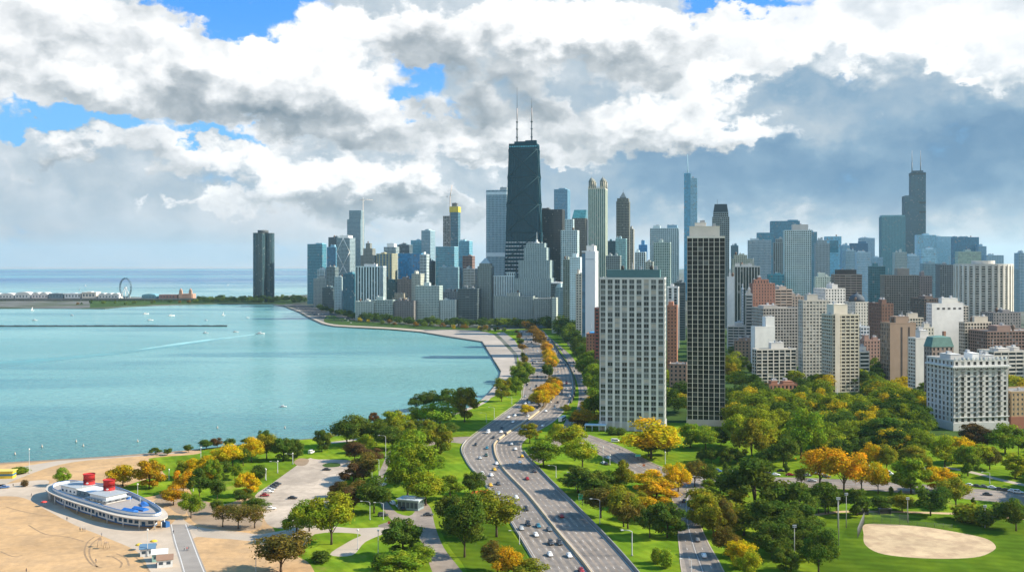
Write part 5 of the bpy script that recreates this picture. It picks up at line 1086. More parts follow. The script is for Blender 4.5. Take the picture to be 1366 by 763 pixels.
crop(1066, 540, 3.42, '''165 224 145 144 YG; 145 124 40 94 Y; 240 124 30 114 YG; 220 174 80 184 OL; 275 234 155 84 DG; 95 379 215 134 O s; 205 404 215 164 O d; 285 394 270 84 O s; 360 404 275 84 Y; 315 294 185 94 Y; 400 304 190 78 OL; 400 214 70 184 DG; 520 264 190 94 OL; 565 314 230 74 OL; 510 404 255 134 G; 640 394 295 124 Y; 600 504 385 134 DG; 715 469 350 124 OL d; 665 289 150 104 YG; 740 264 155 94 Y; 770 324 200 94 G; 820 294 185 74 YG; 870 294 200 88 BO; 695 274 215 64 OL; 800 204 95 124 BR; 860 204 125 64 BR; 940 224 100 134 G; 1000 224 120 64 DG; 985 334 230 104 YG; 120 494 370 94 DG; 170 484 400 74 DG; 265 504 395 104 DG; 370 484 420 94 DG; 470 484 415 104 OL; 770 534 460 124 OL h; 850 554 470 74 DG h; 990 574 440 124 DG; 910 514 450 74 DG h; 465 422 390 18 DG k; 795 462 425 18 DG k; 420 412 375 20 DG k''')
TREES = []   # (x, y, height, width, kind, proto, zone, group?)
for x, b, tp, w, k, pr in HAND:
    Y = G(x, b).y; hh = (b - tp) * Y / F; ww = w * Y / F
    bw = 1.03 if 930 < x < 1110 and b > 650 else 1.0
    TREES.append((x, b, max(2.0, hh * 1.05 * bw), max(1.8, ww * 1.10 * bw), k, pr or rnd.choice('abcefg'), zone(x, b), False))
def fill(n, pts, h, kinds, zn, protos='abcfg', jx=3, jy=2, wr=(.75, 1.05)):
    """trees scattered along a pixel polyline"""
    seg = [(pts[i], pts[i + 1]) for i in range(len(pts) - 1)]
    for i in range(n):
        t = (i + rnd.random() * .7) / n * len(seg); a, b = seg[min(int(t), len(seg) - 1)]; u = t - int(t)
        x, y = a[0] + (b[0] - a[0]) * u + rnd.uniform(-jx, jx), a[1] + (b[1] - a[1]) * u + rnd.uniform(-jy, jy)
        hh = rnd.uniform(*h); TREES.append((x, y, hh, hh * rnd.uniform(*wr), rnd.choice(kinds), rnd.choice(protos), zn, True))
fill(9, [(703, 441), (717, 452), (725, 466)], (11, 14), ['O'], 'orange trees in the far row on the highway median', 'abc', 2, 1.5, (.9, 1.2))
fill(7, [(728, 472), (733, 486), (735, 496)], (11, 14), ['O', 'O', 'Y'], 'golden trees in the middle row on the highway median', 'abc', 2, 1.5, (.9, 1.2))
fill(3, [(731, 502), (734, 504)], (9, 12), ['DG'], 'dark trees at the gap in the highway median', 'ab', 2, 1)
fill(4, [(733, 521), (741, 519)], (9, 11), ['BO'], 'brown trees in the highway median row', 'ab', 2, 1)
fill(6, [(738, 527), (730, 536), (716, 546)], (12, 14), ['Y', 'Y', 'O'], 'yellow trees at the near end of the highway median row', 'abc', 2, 1.5, (.95, 1.2))
fill(14, [(702, 500), (698, 508), (688, 520), (672, 534)], (11, 15), ['DG', 'DG', 'G', 'OL'], 'dark trees between highway and concrete beach', 'abc', 5, 4)
fill(10, [(690, 446), (693, 458), (697, 472), (700, 490)], (5, 8), ['OL', 'DG', 'BO'], 'small trees along the promenade', 'abh', 2, 2)
fill(34, [(748, 444), (768, 462), (785, 490), (797, 520), (800, 566)], (17, 24), ['DG', 'DG', 'G'], 'dark trees shading the inner drive', 'abc', 7, 6)
fill(22, [(720, 438), (745, 441), (775, 456)], (14, 19), ['DG'], 'dark trees before the stone hotel', 'abc', 5, 2)
fill(64, [(475, 427), (540, 432.5), (600, 436), (660, 437), (715, 437)], (9, 14), ['DG', 'DG', 'G'], 'dark trees along the shore apartments', 'abc', 6, 1.5)
fill(22, [(482, 431), (560, 436), (640, 441), (672, 443)], (5, 9), ['O', 'BO', 'Y', 'OL'], 'orange and brown trees along the beach edge', 'abs', 5, 1)
fill(22, [(425, 413), (455, 421), (474, 427)], (8, 12), ['DG'], 'dark trees beside the shore road', 'abc', 3, 1)
fill(60, [(260, 404), (300, 403.6), (340, 403), (372, 403), (408, 403)], (11, 17), ['DG', 'DG', 'G'], 'dark trees in the harbour park by the curved tower', 'abc', 6, 1.8, (.9, 1.4))
fill(12, [(95, 407), (150, 406.5), (205, 406), (258, 405)], (6, 10), ['OL', 'G', 'BO', 'DG'], 'small trees on the harbour strip', 'abh', 6, .8, (1, 1.8))
def far_woods():
    """woods between the towers and belts of trees along the far shore, each reading as one mass"""
    r = random.Random(5); spots = []
    for (x0, x1, y0, y1, n) in ((972, 1010, 470, 575, 40), (985, 1075, 540, 590, 34), (1055, 1110, 515, 560, 24), (1100, 1240, 555, 600, 70), (1145, 1180, 490, 540, 18), (1165, 1240, 520, 560, 30), (893, 916, 500, 555, 10), (1340, 1380, 500, 560, 12), (1320, 1366, 478, 505, 10), (1080, 1240, 600, 618, 16), (1385, 1540, 640, 700, 22), (1390, 1560, 590, 635, 26), (1500, 1620, 540, 580, 14)):
        for i in range(n): spots.append((r.uniform(x0, x1), r.uniform(y0, y1), r.uniform(11, 18), r.choices((0, 1, 2, 3), (5, 5, 4, 1.4))[0]))
    for x, y, hh, ww, k in FARTREES: spots.append((x, y, hh * 1.15, {'DG': 0, 'G': 1, 'OL': 1, 'BO': 4, 'O': 4, 'Y': 3}[k]))
    V, Fc, MI = [], [], []
    for x, y, hgt, c in spots:
        g = G(x, y); me = TREE[r.choice('abcefg')][0]; wid = hgt * r.uniform(.85, 1.25); M = Matrix.Translation(g) @ Matrix.Rotation(r.random() * 6.28, 4, 'Z') @ Matrix.Diagonal((wid, wid, hgt, 1)); co = [M @ v.co for v in me.vertices]
        step = 2 if g.y < 1100 else 4; ctr = {}
        for i, p in enumerate(me.polygons):
            if i % step: continue
            b = len(V); q = [co[j] for j in p.vertices]; m = sum(q, Vector()) / 4; s = 1.15 if step == 2 else 1.5
            V += [tuple(m + (u - m) * s) for u in q]; Fc.append((b, b + 1, b + 2, b + 3)); MI.append(c)
    me = bpy.data.meshes.new('woods'); me.from_pydata(V, [], Fc)
    for n_, c in (('leaves_dark', (.070, .108, .018)), ('leaves_green', (.165, .20, .018)), ('leaves_lime', (.26, .26, .018)), ('leaves_gold', (.50, .33, .014)), ('leaves_rust', (.26, .13, .02))): me.materials.append(leaf_mat(n_, c))
    me.polygons.foreach_set('material_index', MI); me.update(); tag(link('woods', me), None, None, None, 'stuff')
FARTREES = [t[:5] for t in TREES if t[7] and G(t[0], t[1]).y > 1250]; TREES = [t for t in TREES if not (t[7] and G(t[0], t[1]).y > 1250)]
far_woods(); print('TREES', len(TREES))
count = {}
for t in sorted(TREES, key=lambda t: t[0]):
    x, y, hh, ww, k, pr, zn, grp = t; kn, rgb = KIND[k]
    g = G(x, y)
    if grp: label = kn + ' tree among the ' + zn if kn.split()[0] not in zn else 'one of the ' + zn; group = zn; 
    else:
        what = 'shrub' if pr == 'h' else 'columnar tree' if pr == 'k' else 'tree'
        key = (kn, what, zn); count[key] = count.get(key, 0) + 1
        label = '%s %s %s %s, counting from the lake' % (ORD[count[key] - 1], kn, what, zn); group = 'shrubs in the park' if pr == 'h' else 'trees in the park'
    nm = 'shrub' if pr == 'h' else 'tree'
    root = thing(nm, label, nm, g, rnd.random() * 6.28, group); root.scale = (ww, ww, hh)
    c = link('crown', TREE[pr][0], root); v = 1 + rnd.uniform(-.14, .14); c.color = (rgb[0] * v * rnd.uniform(.92, 1.08), rgb[1] * v, rgb[2] * v, 1)
    link('trunk', TREE[pr][1], root)
# ------------------------------------------------------------------ the ship shaped beach house
def M_(key, rgb, rough=.6, spec=.4, var=.08): return mat(key, rgb, rough, var, .8, spec)
def beach_house():
    ZS = .67     # everything is built to round heights, then set to its true height
    P8 = lambda x, y, z: G(30 + x / 4.679, 600 + y / 4.679, z * ZS)
    deck = [(145, 240), (165, 215), (230, 200), (310, 192), (420, 205), (560, 222), (660, 252), (740, 288), (820, 330), (885, 372), (908, 405), (893, 424), (840, 434), (700, 428), (560, 402), (420, 358), (300, 320), (200, 281), (152, 256)]
    O = [P8(x, y, 7.0) for x, y in deck]; c = sum(O, Vector()) / len(O); bow, stern = P8(908, 405, 7), P8(145, 240, 7)
    ax = (bow - stern).normalized(); rot = math.atan2(ax.y, ax.x); c.z = 0
    root = thing('beach_house', 'ship shaped white and blue beach house with two red funnels on the sand', 'beach house', c, rot); root.scale = (1, 1, ZS)
    Rm = Matrix.Rotation(-rot, 3, 'Z'); loc = lambda p: Rm @ (p - c)
    L = [loc(p) for p in crom([Vector((p.x, p.y, 0)) for p in O], 4, True)]
    sc = lambda s, sy=None: [(p.x * s, p.y * (sy or s)) for p in L]
    white, blue, grey, deckm = M_('ship_white', (.66, .67, .66)), M_('ship_blue', (.035, .13, .30)), M_('ship_grey', (.30, .33, .35)), mat('deck_boards', (.30, .27, .25), .8, .12, 1.2, .3)
    red, redd = M_('funnel_red', (.38, .018, .016)), M_('funnel_dark', (.17, .010, .010))
    mb = MB(); mb.prism(sc(1.0), 6.3, 7.0); mb.build('overhang', mat('overhang_concrete', (.44, .39, .33), .85, .12, .4, .2), root)
    mb = MB(); w = sc(.83, .75); mb.prism(w, 0, 6.29, 0); lw = mb.build('lower_wall', white, root)
    mb = MB(); mb.prism(sc(.833, .754), .0, .7, 0); mb.prism(sc(.833, .754), 5.2, 5.7, 0); mb.build('blue_band', blue, root)
    # windows and doors of the ground floor, all round
    per = [Vector((x, y, 0)) for x, y in w]; n = len(per); ln = [0]
    for i in range(n): ln.append(ln[-1] + (per[(i + 1) % n] - per[i]).length)
    s, k = 2.0, 0; gl = mat('ship_window_glass', (.03, .07, .12), .1, .1, 1, .6)
    while s < ln[-1] - 2 and k < 96:
        i = max(j for j in range(n) if ln[j] <= s); a, b = per[i], per[(i + 1) % n]; p = a.lerp(b, (s - ln[i]) / max(1e-3, ln[i + 1] - ln[i])); t = (b - a).normalized(); nn = Vector((t.y, -t.x, 0)) 
        if nn.dot(p) < 0: nn = -nn
        M = Matrix.Translation(p + nn * .03) @ Matrix.Rotation(math.atan2(t.y, t.x), 4, 'Z'); m2 = MB()
        if k % 5 == 4: m2.box(-.8, .8, -.08, .08, .1, 3.0, 1, M); m2.box(-.5, .5, -.12, .12, 1.6, 2.7, 0, M); m2.build('door', [gl, blue], root)
        else: m2.box(-1.0, 1.0, -.08, .08, 1.7, 3.9, 1, M); m2.box(-.85, -.06, -.12, .12, 1.85, 3.75, 0, M); m2.box(.06, .85, -.12, .12, 1.85, 3.75, 0, M); m2.build('window', [gl, blue], root)
        s += 3.1; k += 1
    for i in range(0, len(L), 3):
        p = L[i]; mb = MB(); mb.tube([(p.x * .95, p.y * .93, 0), (p.x * .95, p.y * .93, 6.3)], .22, 8); mb.build('post', white, root)
    # bulwark, rail and deck
    def ring(s1, z0, z1, m, name, th=.5, sy=None):
        a, b = sc(s1, sy), sc(s1 - th / 40, (sy or s1) - th / 16); mb = MB(); mb.rings([[(*p, z0) for p in a], [(*p, z1) for p in a], [(*p, z1) for p in b], [(*p, z0) for p in b]], 0, False, False, False); return mb.build(name, m, root)
    ring(.89, 7.0, 8.9, white, 'bulwark', .4, .80); ring(.892, 8.9, 9.15, blue, 'blue_rail', .5, .803); ring(.892, 7.0, 7.3, blue, 'blue_stripe', .2, .803)
    mb = MB(); mb.prism(sc(.875, .78), 7.0, 7.12); mb.build('deck', deckm, root)
    def lp(x, y, z): p = loc(P8(x, y, z)); return p.x, p.y
    def cabin(x, y, lu, lv, z0, z1, roofm, name='cabin', nwin=4):
        u, v = lp(x, y, (z0 + z1) / 2); mb = MB(); mb.box(u - lu, u + lu, v - lv, v + lv, z0, z1); cb = mb.build(name, white if name != 'deck_house' else M_('ship_teal', (.10, .17, .22)), root)
        mb = MB(); mb.box(u - lu - .6, u + lu + .6, v - lv - .6, v + lv + .6, z1, z1 + .25); mb.build('roof', roofm, cb)
        for sd_ in (-1, 1):
            for i in range(nwin):
                m = MB(); xx = u - lu + (i + .5) * 2 * lu / nwin; yy = v + sd_ * lv; m.box(xx - .6, xx + .6, yy - .06, yy + .06, z0 + 1.0, z0 + 2.3); m.build('window', gl, cb)
        for i in range(3):
            m = MB(); yy = v - lv + (i + .5) * 2 * lv / 3; m.box(u + lu - .05, u + lu + .06, yy - .7, yy + .7, z0 + .9, z0 + 2.3); m.build('window', gl, cb)
        return u, v
    u1, v1 = cabin(345, 238, 6.0, 4.6, 7.12, 11.6, grey)
    u2, v2 = cabin(440, 262, 8.5, 4.2, 7.12, 10.6, white, 'deck_house', 5)
    u3, v3 = cabin(535, 290, 6.0, 5.0, 7.12, 11.8, grey, 'cabin', 5)
    mb = MB(); mb.box(u3 - 7.6, u3 + 7.6, v3 - 6.4, v3 + 6.4, 9.3, 9.5); mb.build('walkway', grey, root)
    for (x, y) in ((416, 218, ), (541, 256)):
        u, v = lp(x, y, 11.2); fn = MB(); r = 2.5
        fn.lathe([(r * 1.08, 11), (r * 1.08, 11.8), (r, 11.9), (r, 14.2)], 24, 0, (u, v)); fn.lathe([(r * 1.05, 14.2), (r * 1.05, 14.9)], 24, 1, (u, v)); fn.lathe([(r, 14.9), (r, 18.4)], 24, 0, (u, v), True, False); fn.lathe([(r * 1.09, 18.4), (r * 1.09, 19.0)], 24, 0, (u, v), True, False)
        fn.lathe([(r * .9, 17.5), (r * .9, 18.2)], 24, 1, (u, v)); fo = fn.build('funnel', [red, redd], root)
        mb = MB(); mb.lathe([(.8, 0), (.8, .15)], 14); e = mb.build('white_disc', white, fo); e.location = (u + r * 1.0 * math.cos(-.9), v + r * math.sin(-.9), 13.2); e.scale = (.7, .7, 1); e.rotation_euler = (R(90), 0, R(90) - .9)
    # tarpaulins, boats and furniture on deck
    for (x, y, a, l) in ((670, 376, .05, 3.6), (735, 366, .05, 3.6), (650, 296, -.25, 2.2), (760, 338, -.45, 2.6)):
        u, v = lp(x, y, 7.8); mb = MB(); M = Matrix.Translation((u, v, 0)) @ Matrix.Rotation(a, 4, 'Z'); mb.rings([[M @ Vector(p) for p in ((-l, -1.5, 7.13), (l, -1.5, 7.13), (l, 1.5, 7.13), (-l, 1.5, 7.13))], [M @ Vector(p) for p in ((-l, -1.5, 8.0), (l, -1.5, 8.0), (l, 1.5, 8.0), (-l, 1.5, 8.0))], [M @ Vector(p) for p in ((-l, -.1, 9), (l, -.1, 9), (l, .1, 9), (-l, .1, 9))]], 0, False); mb.build('blue_awning', M_('tarp_blue', (.02, .13, .42)), root)
    r = random.Random(2)
    for i in range(16):
        u = r.uniform(-26, 26); v = (-1 if r.random() < .6 else 1) * r.uniform(7, 9.5) * (1 - (u / 46) ** 2); mb = MB(); mb.lathe([(.75, 7.8), (.75, 7.88)], 10, 0, (u, v)); mb.lathe([(.06, 7.13), (.06, 7.8)], 6, 0, (u, v))
        for q in range(4): aa = q * 1.57 + .6; mb.box(u + 1.2 * math.cos(aa) - .22, u + 1.2 * math.cos(aa) + .22, v + 1.2 * math.sin(aa) - .22, v + 1.2 * math.sin(aa) + .22, 7.13, 7.62)
        mb.build('deck_table', M_('table_pale', (.5, .5, .48)), root)
    for i in range(9):
        u = -30 + i * 7; mb = MB(); mb.tube([(u, -.2, 7.1), (u, -.2, 10.8 + (i % 3))], .07, 5); mb.build('mast', white, root)
    mb = MB(); u, v = lp(893, 468, 1); mb.box(u - 1.5, u + 1.5, v - 1, v + 1, 0, 2.2); b = mb.build('container', M_('skip_blue', (.02, .10, .28)), None, (c.x, c.y, 0), rot); tag(b, 'small dark blue bin by the bow of the beach house', 'bin')
beach_house()
def hut(px, py, lu, lv, h, ang, roofc, wallc, label, roof='gable'):
    g = G(px, py); root = thing('beach_hut', label, 'hut', g, ang, 'small huts on the plaza by the beach house'); wm = M_('hut_wall_%.2f_%.2f' % wallc[:2], wallc); rm = M_('hut_roof_%.2f_%.2f' % roofc[:2], roofc)
    mb = MB(); mb.box(-lu, lu, -lv, lv, 0, h); mb.rings([[(-lu, -lv, h), (-lu, lv, h), (-lu, 0, h + lv * .55)], [(lu, -lv, h), (lu, lv, h), (lu, 0, h + lv * .55)]], 0, False); mb.build('wall', wm, root)
    mb = MB(); t = .18
    for s in (-1, 1): mb.rings([[(-lu - .4, s * (lv + .4), h - .2), (-lu - .4, 0, h + lv * .55 + .05), (-lu - .4, 0, h + lv * .55 + .05 + t), (-lu - .4, s * (lv + .4), h - .2 + t)], [(lu + .4, s * (lv + .4), h - .2), (lu + .4, 0, h + lv * .55 + .05), (lu + .4, 0, h + lv * .55 + .05 + t), (lu + .4, s * (lv + .4), h - .2 + t)]], 0, False)
    mb.build('roof', rm, root)
    mb = MB(); mb.box(lu - .04, lu + .05, -.5, .5, 0, 2.0); mb.build('door', M_('hut_door', (.20, .24, .27)), root)
    for x in (-.5, .5): mb = MB(); mb.box(lu * x - .7, lu * x + .7, -lv - .05, -lv + .04, 1.1, 2.1); mb.build('window', M_('hut_window', (.05, .07, .09), .2), root)
hut(197.5, 740, 2.6, 2.1, 3.0, .25, (.09, .17, .26), (.62, .63, .62), 'white hut with a slate blue roof, nearest the beach house')
hut(213, 747, 2.6, 2.0, 3.0, .3, (.62, .63, .62), (.24, .40, .36), 'mint green hut with a white roof, in the middle of the three huts')
hut(220, 754.5, 2.6, 2.1, 2.9, .3, (.24, .15, .10), (.62, .63, .63), 'white hut with a brown roof, last of the three huts')
def yellow_kiosk():
    g = G(7, 637); root = thing('yellow_kiosk', 'bright yellow kiosk with blue stripes on the sand by the water path', 'kiosk', g, .1)
    mb = MB(); mb.box(-5, 4.5, -2.5, 2.5, 0, 3.6); mb.build('wall', M_('kiosk_yellow', (.62, .42, .03)), root)
    mb = MB(); mb.box(-5.05, 4.55, -2.55, 2.55, 1.4, 2.4); mb.build('window_band', M_('kiosk_blue', (.05, .16, .22)), root)
    mb = MB(); mb.box(-5.6, 5.1, -3.1, 3.1, 3.6, 3.9); mb.build('roof', M_('kiosk_roof', (.55, .45, .10)), root)
yellow_kiosk()
def pavilion():
    g = G(548, 678); root = thing('toll_pavilion', 'grey flat roofed pavilion with glazed front at the park gate', 'pavilion', g, -.35)
    mb = MB(); mb.box(-5, 5, -3, 3, 0, 4.2); mb.build('wall', wallm((.17, .22, .23)), root)
    for i in range(5): mb = MB(); x = -4 + i * 2; mb.box(x - .8, x + .8, -3.06, -2.9, .9, 3.4); mb.build('window', M_('hut_window', (.05, .07, .09), .2), root)
    for i in range(3): mb = MB(); y = -2 + i * 2; mb.box(4.9, 5.06, y - .7, y + .7, .9, 3.4); mb.build('window', M_('hut_window', (.05, .07, .09), .2), root)
    mb = MB(); mb.box(-5.6, 5.6, -3.6, 3.6, 4.2, 4.7); mb.box(-3, 2, -1.5, 1.5, 4.7, 5.5); mb.build('roof', wallm((.36, .40, .41)), root)
pavilion()
# ------------------------------------------------------------------ vehicles
PAINTM = mat('car_paint', (.5, .5, .5), .28, .03, 1, .6, obj_color=True); CG = mat('car_glass', (.015, .02, .025), .06, .05, 1, .7); TYRE = mat('tyre_rubber', (.02, .02, .02), .9, .1, 4, .2)
RIM = mat('wheel_rim', (.4, .4, .42), .35, .05, 2, .5, .6); HL = mat('headlamp', (.75, .75, .72), .15, .02, 1, .6); TL = mat('tail_lamp', (.35, .01, .01), .25, .02, 1, .6); VW = mat('vehicle_trim', (.04, .04, .045), .7, .1, 2, .3)
def loft(mb, st, mi=0, smooth=True):
    """stations: x, half width, z bottom, z top, shoulder"""
    rg = []
    for x, hw, z0, z1, b in st: rg.append([(x, -hw + b, z0), (x, hw - b, z0), (x, hw, z0 + b), (x, hw, z1 - b * 1.2), (x, hw - b * 1.2, z1), (x, -hw + b * 1.2, z1), (x, -hw, z1 - b * 1.2), (x, -hw, z0 + b)])
    mb.rings(rg, mi, smooth)
def make_car(kind):
    root = thing(kind, 'x', 'car')
    L, W, hb, hr = {'car': (4.6, .90, .86, 1.42), 'suv': (4.8, .95, 1.02, 1.78), 'van': (5.4, .98, 1.25, 2.15)}[kind]; h = L / 2
    mb = MB(); loft(mb, [(-h, W * .82, .40, hb * .86, .10), (-h + .25, W * .96, .28, hb * .97, .10), (-h + 1.0, W, .24, hb, .10), (0, W, .22, hb, .09), (h - 1.2, W, .24, hb * .97, .10), (h - .35, W * .95, .28, hb * .84, .10), (h, W * .78, .38, hb * .68, .10)])
    g = {'car': [(-h + .55, .60, hb - .06, hb + .02, .01), (-h + 1.25, .66, hb - .06, hr - .03, .07), (-.2, .68, hb - .06, hr, .07), (.35, .67, hb - .06, hr - .03, .07), (h - 1.25, .62, hb - .06, hb + .02, .01)],
         'suv': [(-h + .12, .74, hb - .06, hb + .05, .01), (-h + .5, .76, hb - .06, hr - .05, .08), (-.3, .78, hb - .06, hr, .08), (.45, .76, hb - .06, hr - .04, .08), (h - 1.25, .72, hb - .06, hb + .02, .01)],
         'van': [(-h + .05, .85, hb - .06, hr - .1, .08), (-h + .4, .87, hb - .06, hr, .08), (0, .88, hb - .06, hr, .08), (h - 1.6, .84, hb - .06, hr - .08, .08), (h - .75, .8, hb - .06, hb + .02, .01)]}[kind]
    loft(mb, g); b = mb.build('body', PAINTM, root); b['paint'] = 1
    xr0, xr1, xf1, xf0 = g[0][0], g[1][0], g[-2][0], g[-1][0]; zt = hr - .07; zb = hb + .03
    def quad(name, pts, n):
        m = MB(); n = Vector(n) * .012; m.poly([Vector(p) + n for p in pts]); m.poly([Vector(p) + n * .3 for p in reversed(pts)]); m.build(name, CG, root)
    w1, w0 = g[-2][1] - .12, g[-1][1] - .06
    quad('windscreen', [(xf0 - .08, -w0, zb), (xf0 - .08, w0, zb), (xf1 + .06, w1, zt), (xf1 + .06, -w1, zt)], (.6, 0, .8)); quad('rear_window', [(xr0 + .06, w0 - .04, zb), (xr0 + .06, -w0 + .04, zb), (xr1 - .03, -w1, zt), (xr1 - .03, w1, zt)], (-.8, 0, .6))
    for s in (-1, 1):
        ww = g[2][1]; pts = [(xr0 + .5, s * (ww - .0), zb), (xf0 - .5, s * (ww - .0), zb), (xf1 - .02, s * (ww - .035), zt - .03), (xr1 + .08, s * (ww - .035), zt - .03)]
        quad('side_window', pts if s < 0 else list(reversed(pts)), (0, s * 2.0, .1))
        for x in (-h * .60, h * .62):
            m = MB(); rg = [[(x + r * math.cos(a), s * y, .32 + r * math.sin(a)) for a in [i * math.pi / 6 for i in range(12)]] for r, y in ((.30, W - .22), (.33, W - .2), (.33, W + .01), (.30, W + .03))]; m.rings(rg if s > 0 else list(reversed(rg)), 0, True)
            rg = [[(x + r * math.cos(a), s * y, .32 + r * math.sin(a)) for a in [i * math.pi / 6 for i in range(12)]] for r, y in ((.20, W + .03), (.18, W + .045))]; m.rings(rg, 1, True); m.build('wheel', [TYRE, RIM], root)
        m = MB(); m.box(h - .16, h - .01, s * W * .62 - .16, s * W * .62 + .16, hb * .60, hb * .73); m.build('headlight', HL, root)
        m = MB(); m.box(-h - .01, -h + .10, s * W * .66 - .14, s * W * .66 + .14, hb * .66, hb * .82); m.build('taillight', TL, root)
    return remember(root)
def make_far(kind, L, W, hb, hr):
    """a car seen a kilometre off: body and glass only"""
    root = thing(kind, 'x', 'car'); h = L / 2; mb = MB(); loft(mb, [(-h, W * .85, .2, hb * .88, .1), (-h + .8, W, .2, hb, .1), (h - 1.2, W, .2, hb * .97, .1), (h, W * .8, .2, hb * .7, .1)]); loft(mb, [(-.75 - .6, .6, hr - .2, hr - .02, .03), (.3, .6, hr - .2, hr, .03)])
    b = mb.build('body', PAINTM, root); b['paint'] = 1; mb = MB(); loft(mb, [(-h + .6, W * .78, hb - .05, hb, .01), (-1.35, W * .74, hb - .05, hr - .1, .04), (.35, W * .74, hb - .05, hr - .1, .04), (h - 1.25, W * .78, hb - .05, hb, .01)]); mb.build('glass', CG, root)
    return remember(root)
CARS = {k: make_car(k) for k in ('car', 'suv', 'van')}; FAR = {'car': make_far('car', 4.6, .9, .85, 1.42), 'suv': make_far('suv', 4.8, .95, 1.0, 1.75)}
used = set()
CC = {'w': ('white', (.72, .72, .70)), 'b': ('black', (.02, .021, .023)), 's': ('silver', (.38, .40, .41)), 'g': ('grey', (.12, .13, .135)), 'r': ('dark red', (.25, .02, .02)), 'y': ('yellow', (.62, .36, .02)), 't': ('teal blue', (.03, .14, .20)), 'u': ('blue', (.05, .12, .28)), 'e': ('dark green', (.03, .06, .045)), 'd': ('charcoal', (.045, .048, .052))}
def place(src, kind, p, rot, label, group, rgb):
    key = (id(src), kind); pr = src[kind]
    if key not in used:
        used.add(key); o = pr; o.location = p; o.rotation_euler = (0, 0, rot)
        for c in o.children:
            if 'paint' in c: c.color = (*rgb, 1)
        o['label'] = label
    else: o = dup(pr, p, rot, None, label, rgb)
    o['group'] = group; o['category'] = {'car': 'car', 'suv': 'suv', 'van': 'van'}[kind]
    return o
def lane_dir(lane, p):
    """direction of the road, away from the viewer, and its middle line nearest to p"""
    L, Rr = lane; best = None
    for i in range(len(L) - 1):
        m = (L[i] + Rr[i]) / 2; d = (Vector((m.x, m.y)) - Vector((p.x, p.y))).length
        if best is None or d < best[0]: best = (d, i)
    i = best[1]; a, b = (L[i] + Rr[i]) / 2, (L[i + 1] + Rr[i + 1]) / 2
    t = b - a
    return math.atan2(t.y, t.x)
CARLIST = []
def cars(ox, oy, s, lane, where, sign, txt):
    for t in txt.split(';'):
        t = t.split(); CARLIST.append((ox + float(t[0]) / s, oy + float(t[1]) / s, t[2][0], {'v': 'van', 's': 'suv'}.get(t[2][1:2], 'car'), lane, where, sign))
cars(560, 530, 3.273, laneL, 'on the lake side carriageway', -1, '568 690 w;652 695 w;572 640 ds;610 640 ds;507 604 w;565 580 g;517 565 t;473 557 bs;443 576 s;463 492 bs;421 440 w;414 465 g;343 380 d;308 386 y;345 424 s;312 343 w;273 335 w;326 318 y;335 292 w;263 268 s;290 255 e;293 224 t;244 209 b;322 179 b;341 190 d;372 164 bs;298 156 wv;357 136 b;355 154 w;388 89 w;416 82 w;408 110 w;438 45 s;479 26 w;705 760 r;445 60 u;470 12 b')
cars(560, 530, 3.273, laneR, 'on the inland carriageway', 1, '618 522 r;501 326 d;468 358 r;437 288 w;446 260 y;418 229 w;401 208 s;537 128 w;551 63 w;520 30 b;560 20 d;602 24 b;590 40 g')
cars(820, 540, 3.42, lane_dr, 'on the curved drive', 1, '317 442 b;311 536 b;378 620 g;408 692 w;345 490 d')
cars(820, 540, 3.42, lane_cross, 'on the cross street', 1, '470 306 us;520 305 w;735 322 w;760 304 b;800 322 r;880 325 s;965 330 g;690 312 d;930 318 w')
cars(1066, 540, 3.42, lane_cross, 'parked along the western cross street', 1, '780 370 w;812 374 d;845 377 g;882 381 w;915 388 d;975 396 w;1000 402 ws;860 412 d;567 384 w;405 318 wv;470 345 w;130 362 b;60 350 s;945 392 b;700 366 g')
cars(560, 530, 3.273, lane_in, 'on the inner drive', 1, '824 268 w;802 290 w;812 293 b;770 240 d')
for i, t in enumerate('115 424 d;105 431 b;97 439 d;88 446 s;82 455 w;68 469 r'.split(';')): t = t.split(); CARLIST.append((330 + float(t[0]) / 2.9, 500 + float(t[1]) / 2.9, t[2], 'car', R(8), 'in the row by the parking lot edge', 1))
for t, a in (('175 479 b', 0), ('91 520 w', .3), ('307 369 b', .05)): t = t.split(); CARLIST.append((330 + float(t[0]) / 2.9, 500 + float(t[1]) / 2.9, t[2], 'car', a, 'alone in the parking lot', 1))
for t, a in (('541 406 w', 1.25), ('527 428 w', 1.2), ('545 383 b', 1.25), ('562 500 ws', 1.95), ('585 512 w', 2.0), ('545 488 r', 1.9), ('600 520 b', 2.0), ('700 544 d', .1), ('525 546 ds', .2), ('640 600 g', 1.8)): t = t.split(); CARLIST.append((330 + float(t[0]) / 2.9, 500 + float(t[1]) / 2.9, t[2][0], 'suv' if t[2][1:] else 'car', a, 'near the park gate', 1))
CARLIST.append((330 + 248 / 2.9, 500 + 303 / 2.9, 'w', 'van', 1.3, 'on the shore lawn road', 1)); CARLIST.append((22 / 3.415, 560 + 310 / 3.415, 'u', 'car', .5, 'on the plaza beside the sand', 1)); CARLIST.append((560 + 855 / 3.273, 530 + 195 / 3.273, 'w', 'van', -.2, 'at the foot of the broad pale tower', 1))
cnt = {}
for x, y, c, k, lane, where, sgn in sorted(CARLIST, key=lambda t: -t[1]):
    p = G(x, y); p.z = .035; a = lane if isinstance(lane, (int, float)) else lane_dir(lane, p)
    if isinstance(lane, tuple) and sgn < 0: a += math.pi
    n, rgb = CC[c]; key = (n, k, where); cnt[key] = cnt.get(key, 0) + 1; num = sum(1 for q in CARLIST if (CC[q[2]][0], q[3], q[5]) == key)
    label = ('%s %s %s' % (n, k, where)) if num == 1 else '%s %s %s, counting up the road' % (ORD[cnt[key] - 1] + ' ' + n, k, where)
    place(CARS, k, p, a, label, 'cars about the park and highway', rgb)
r = random.Random(11)
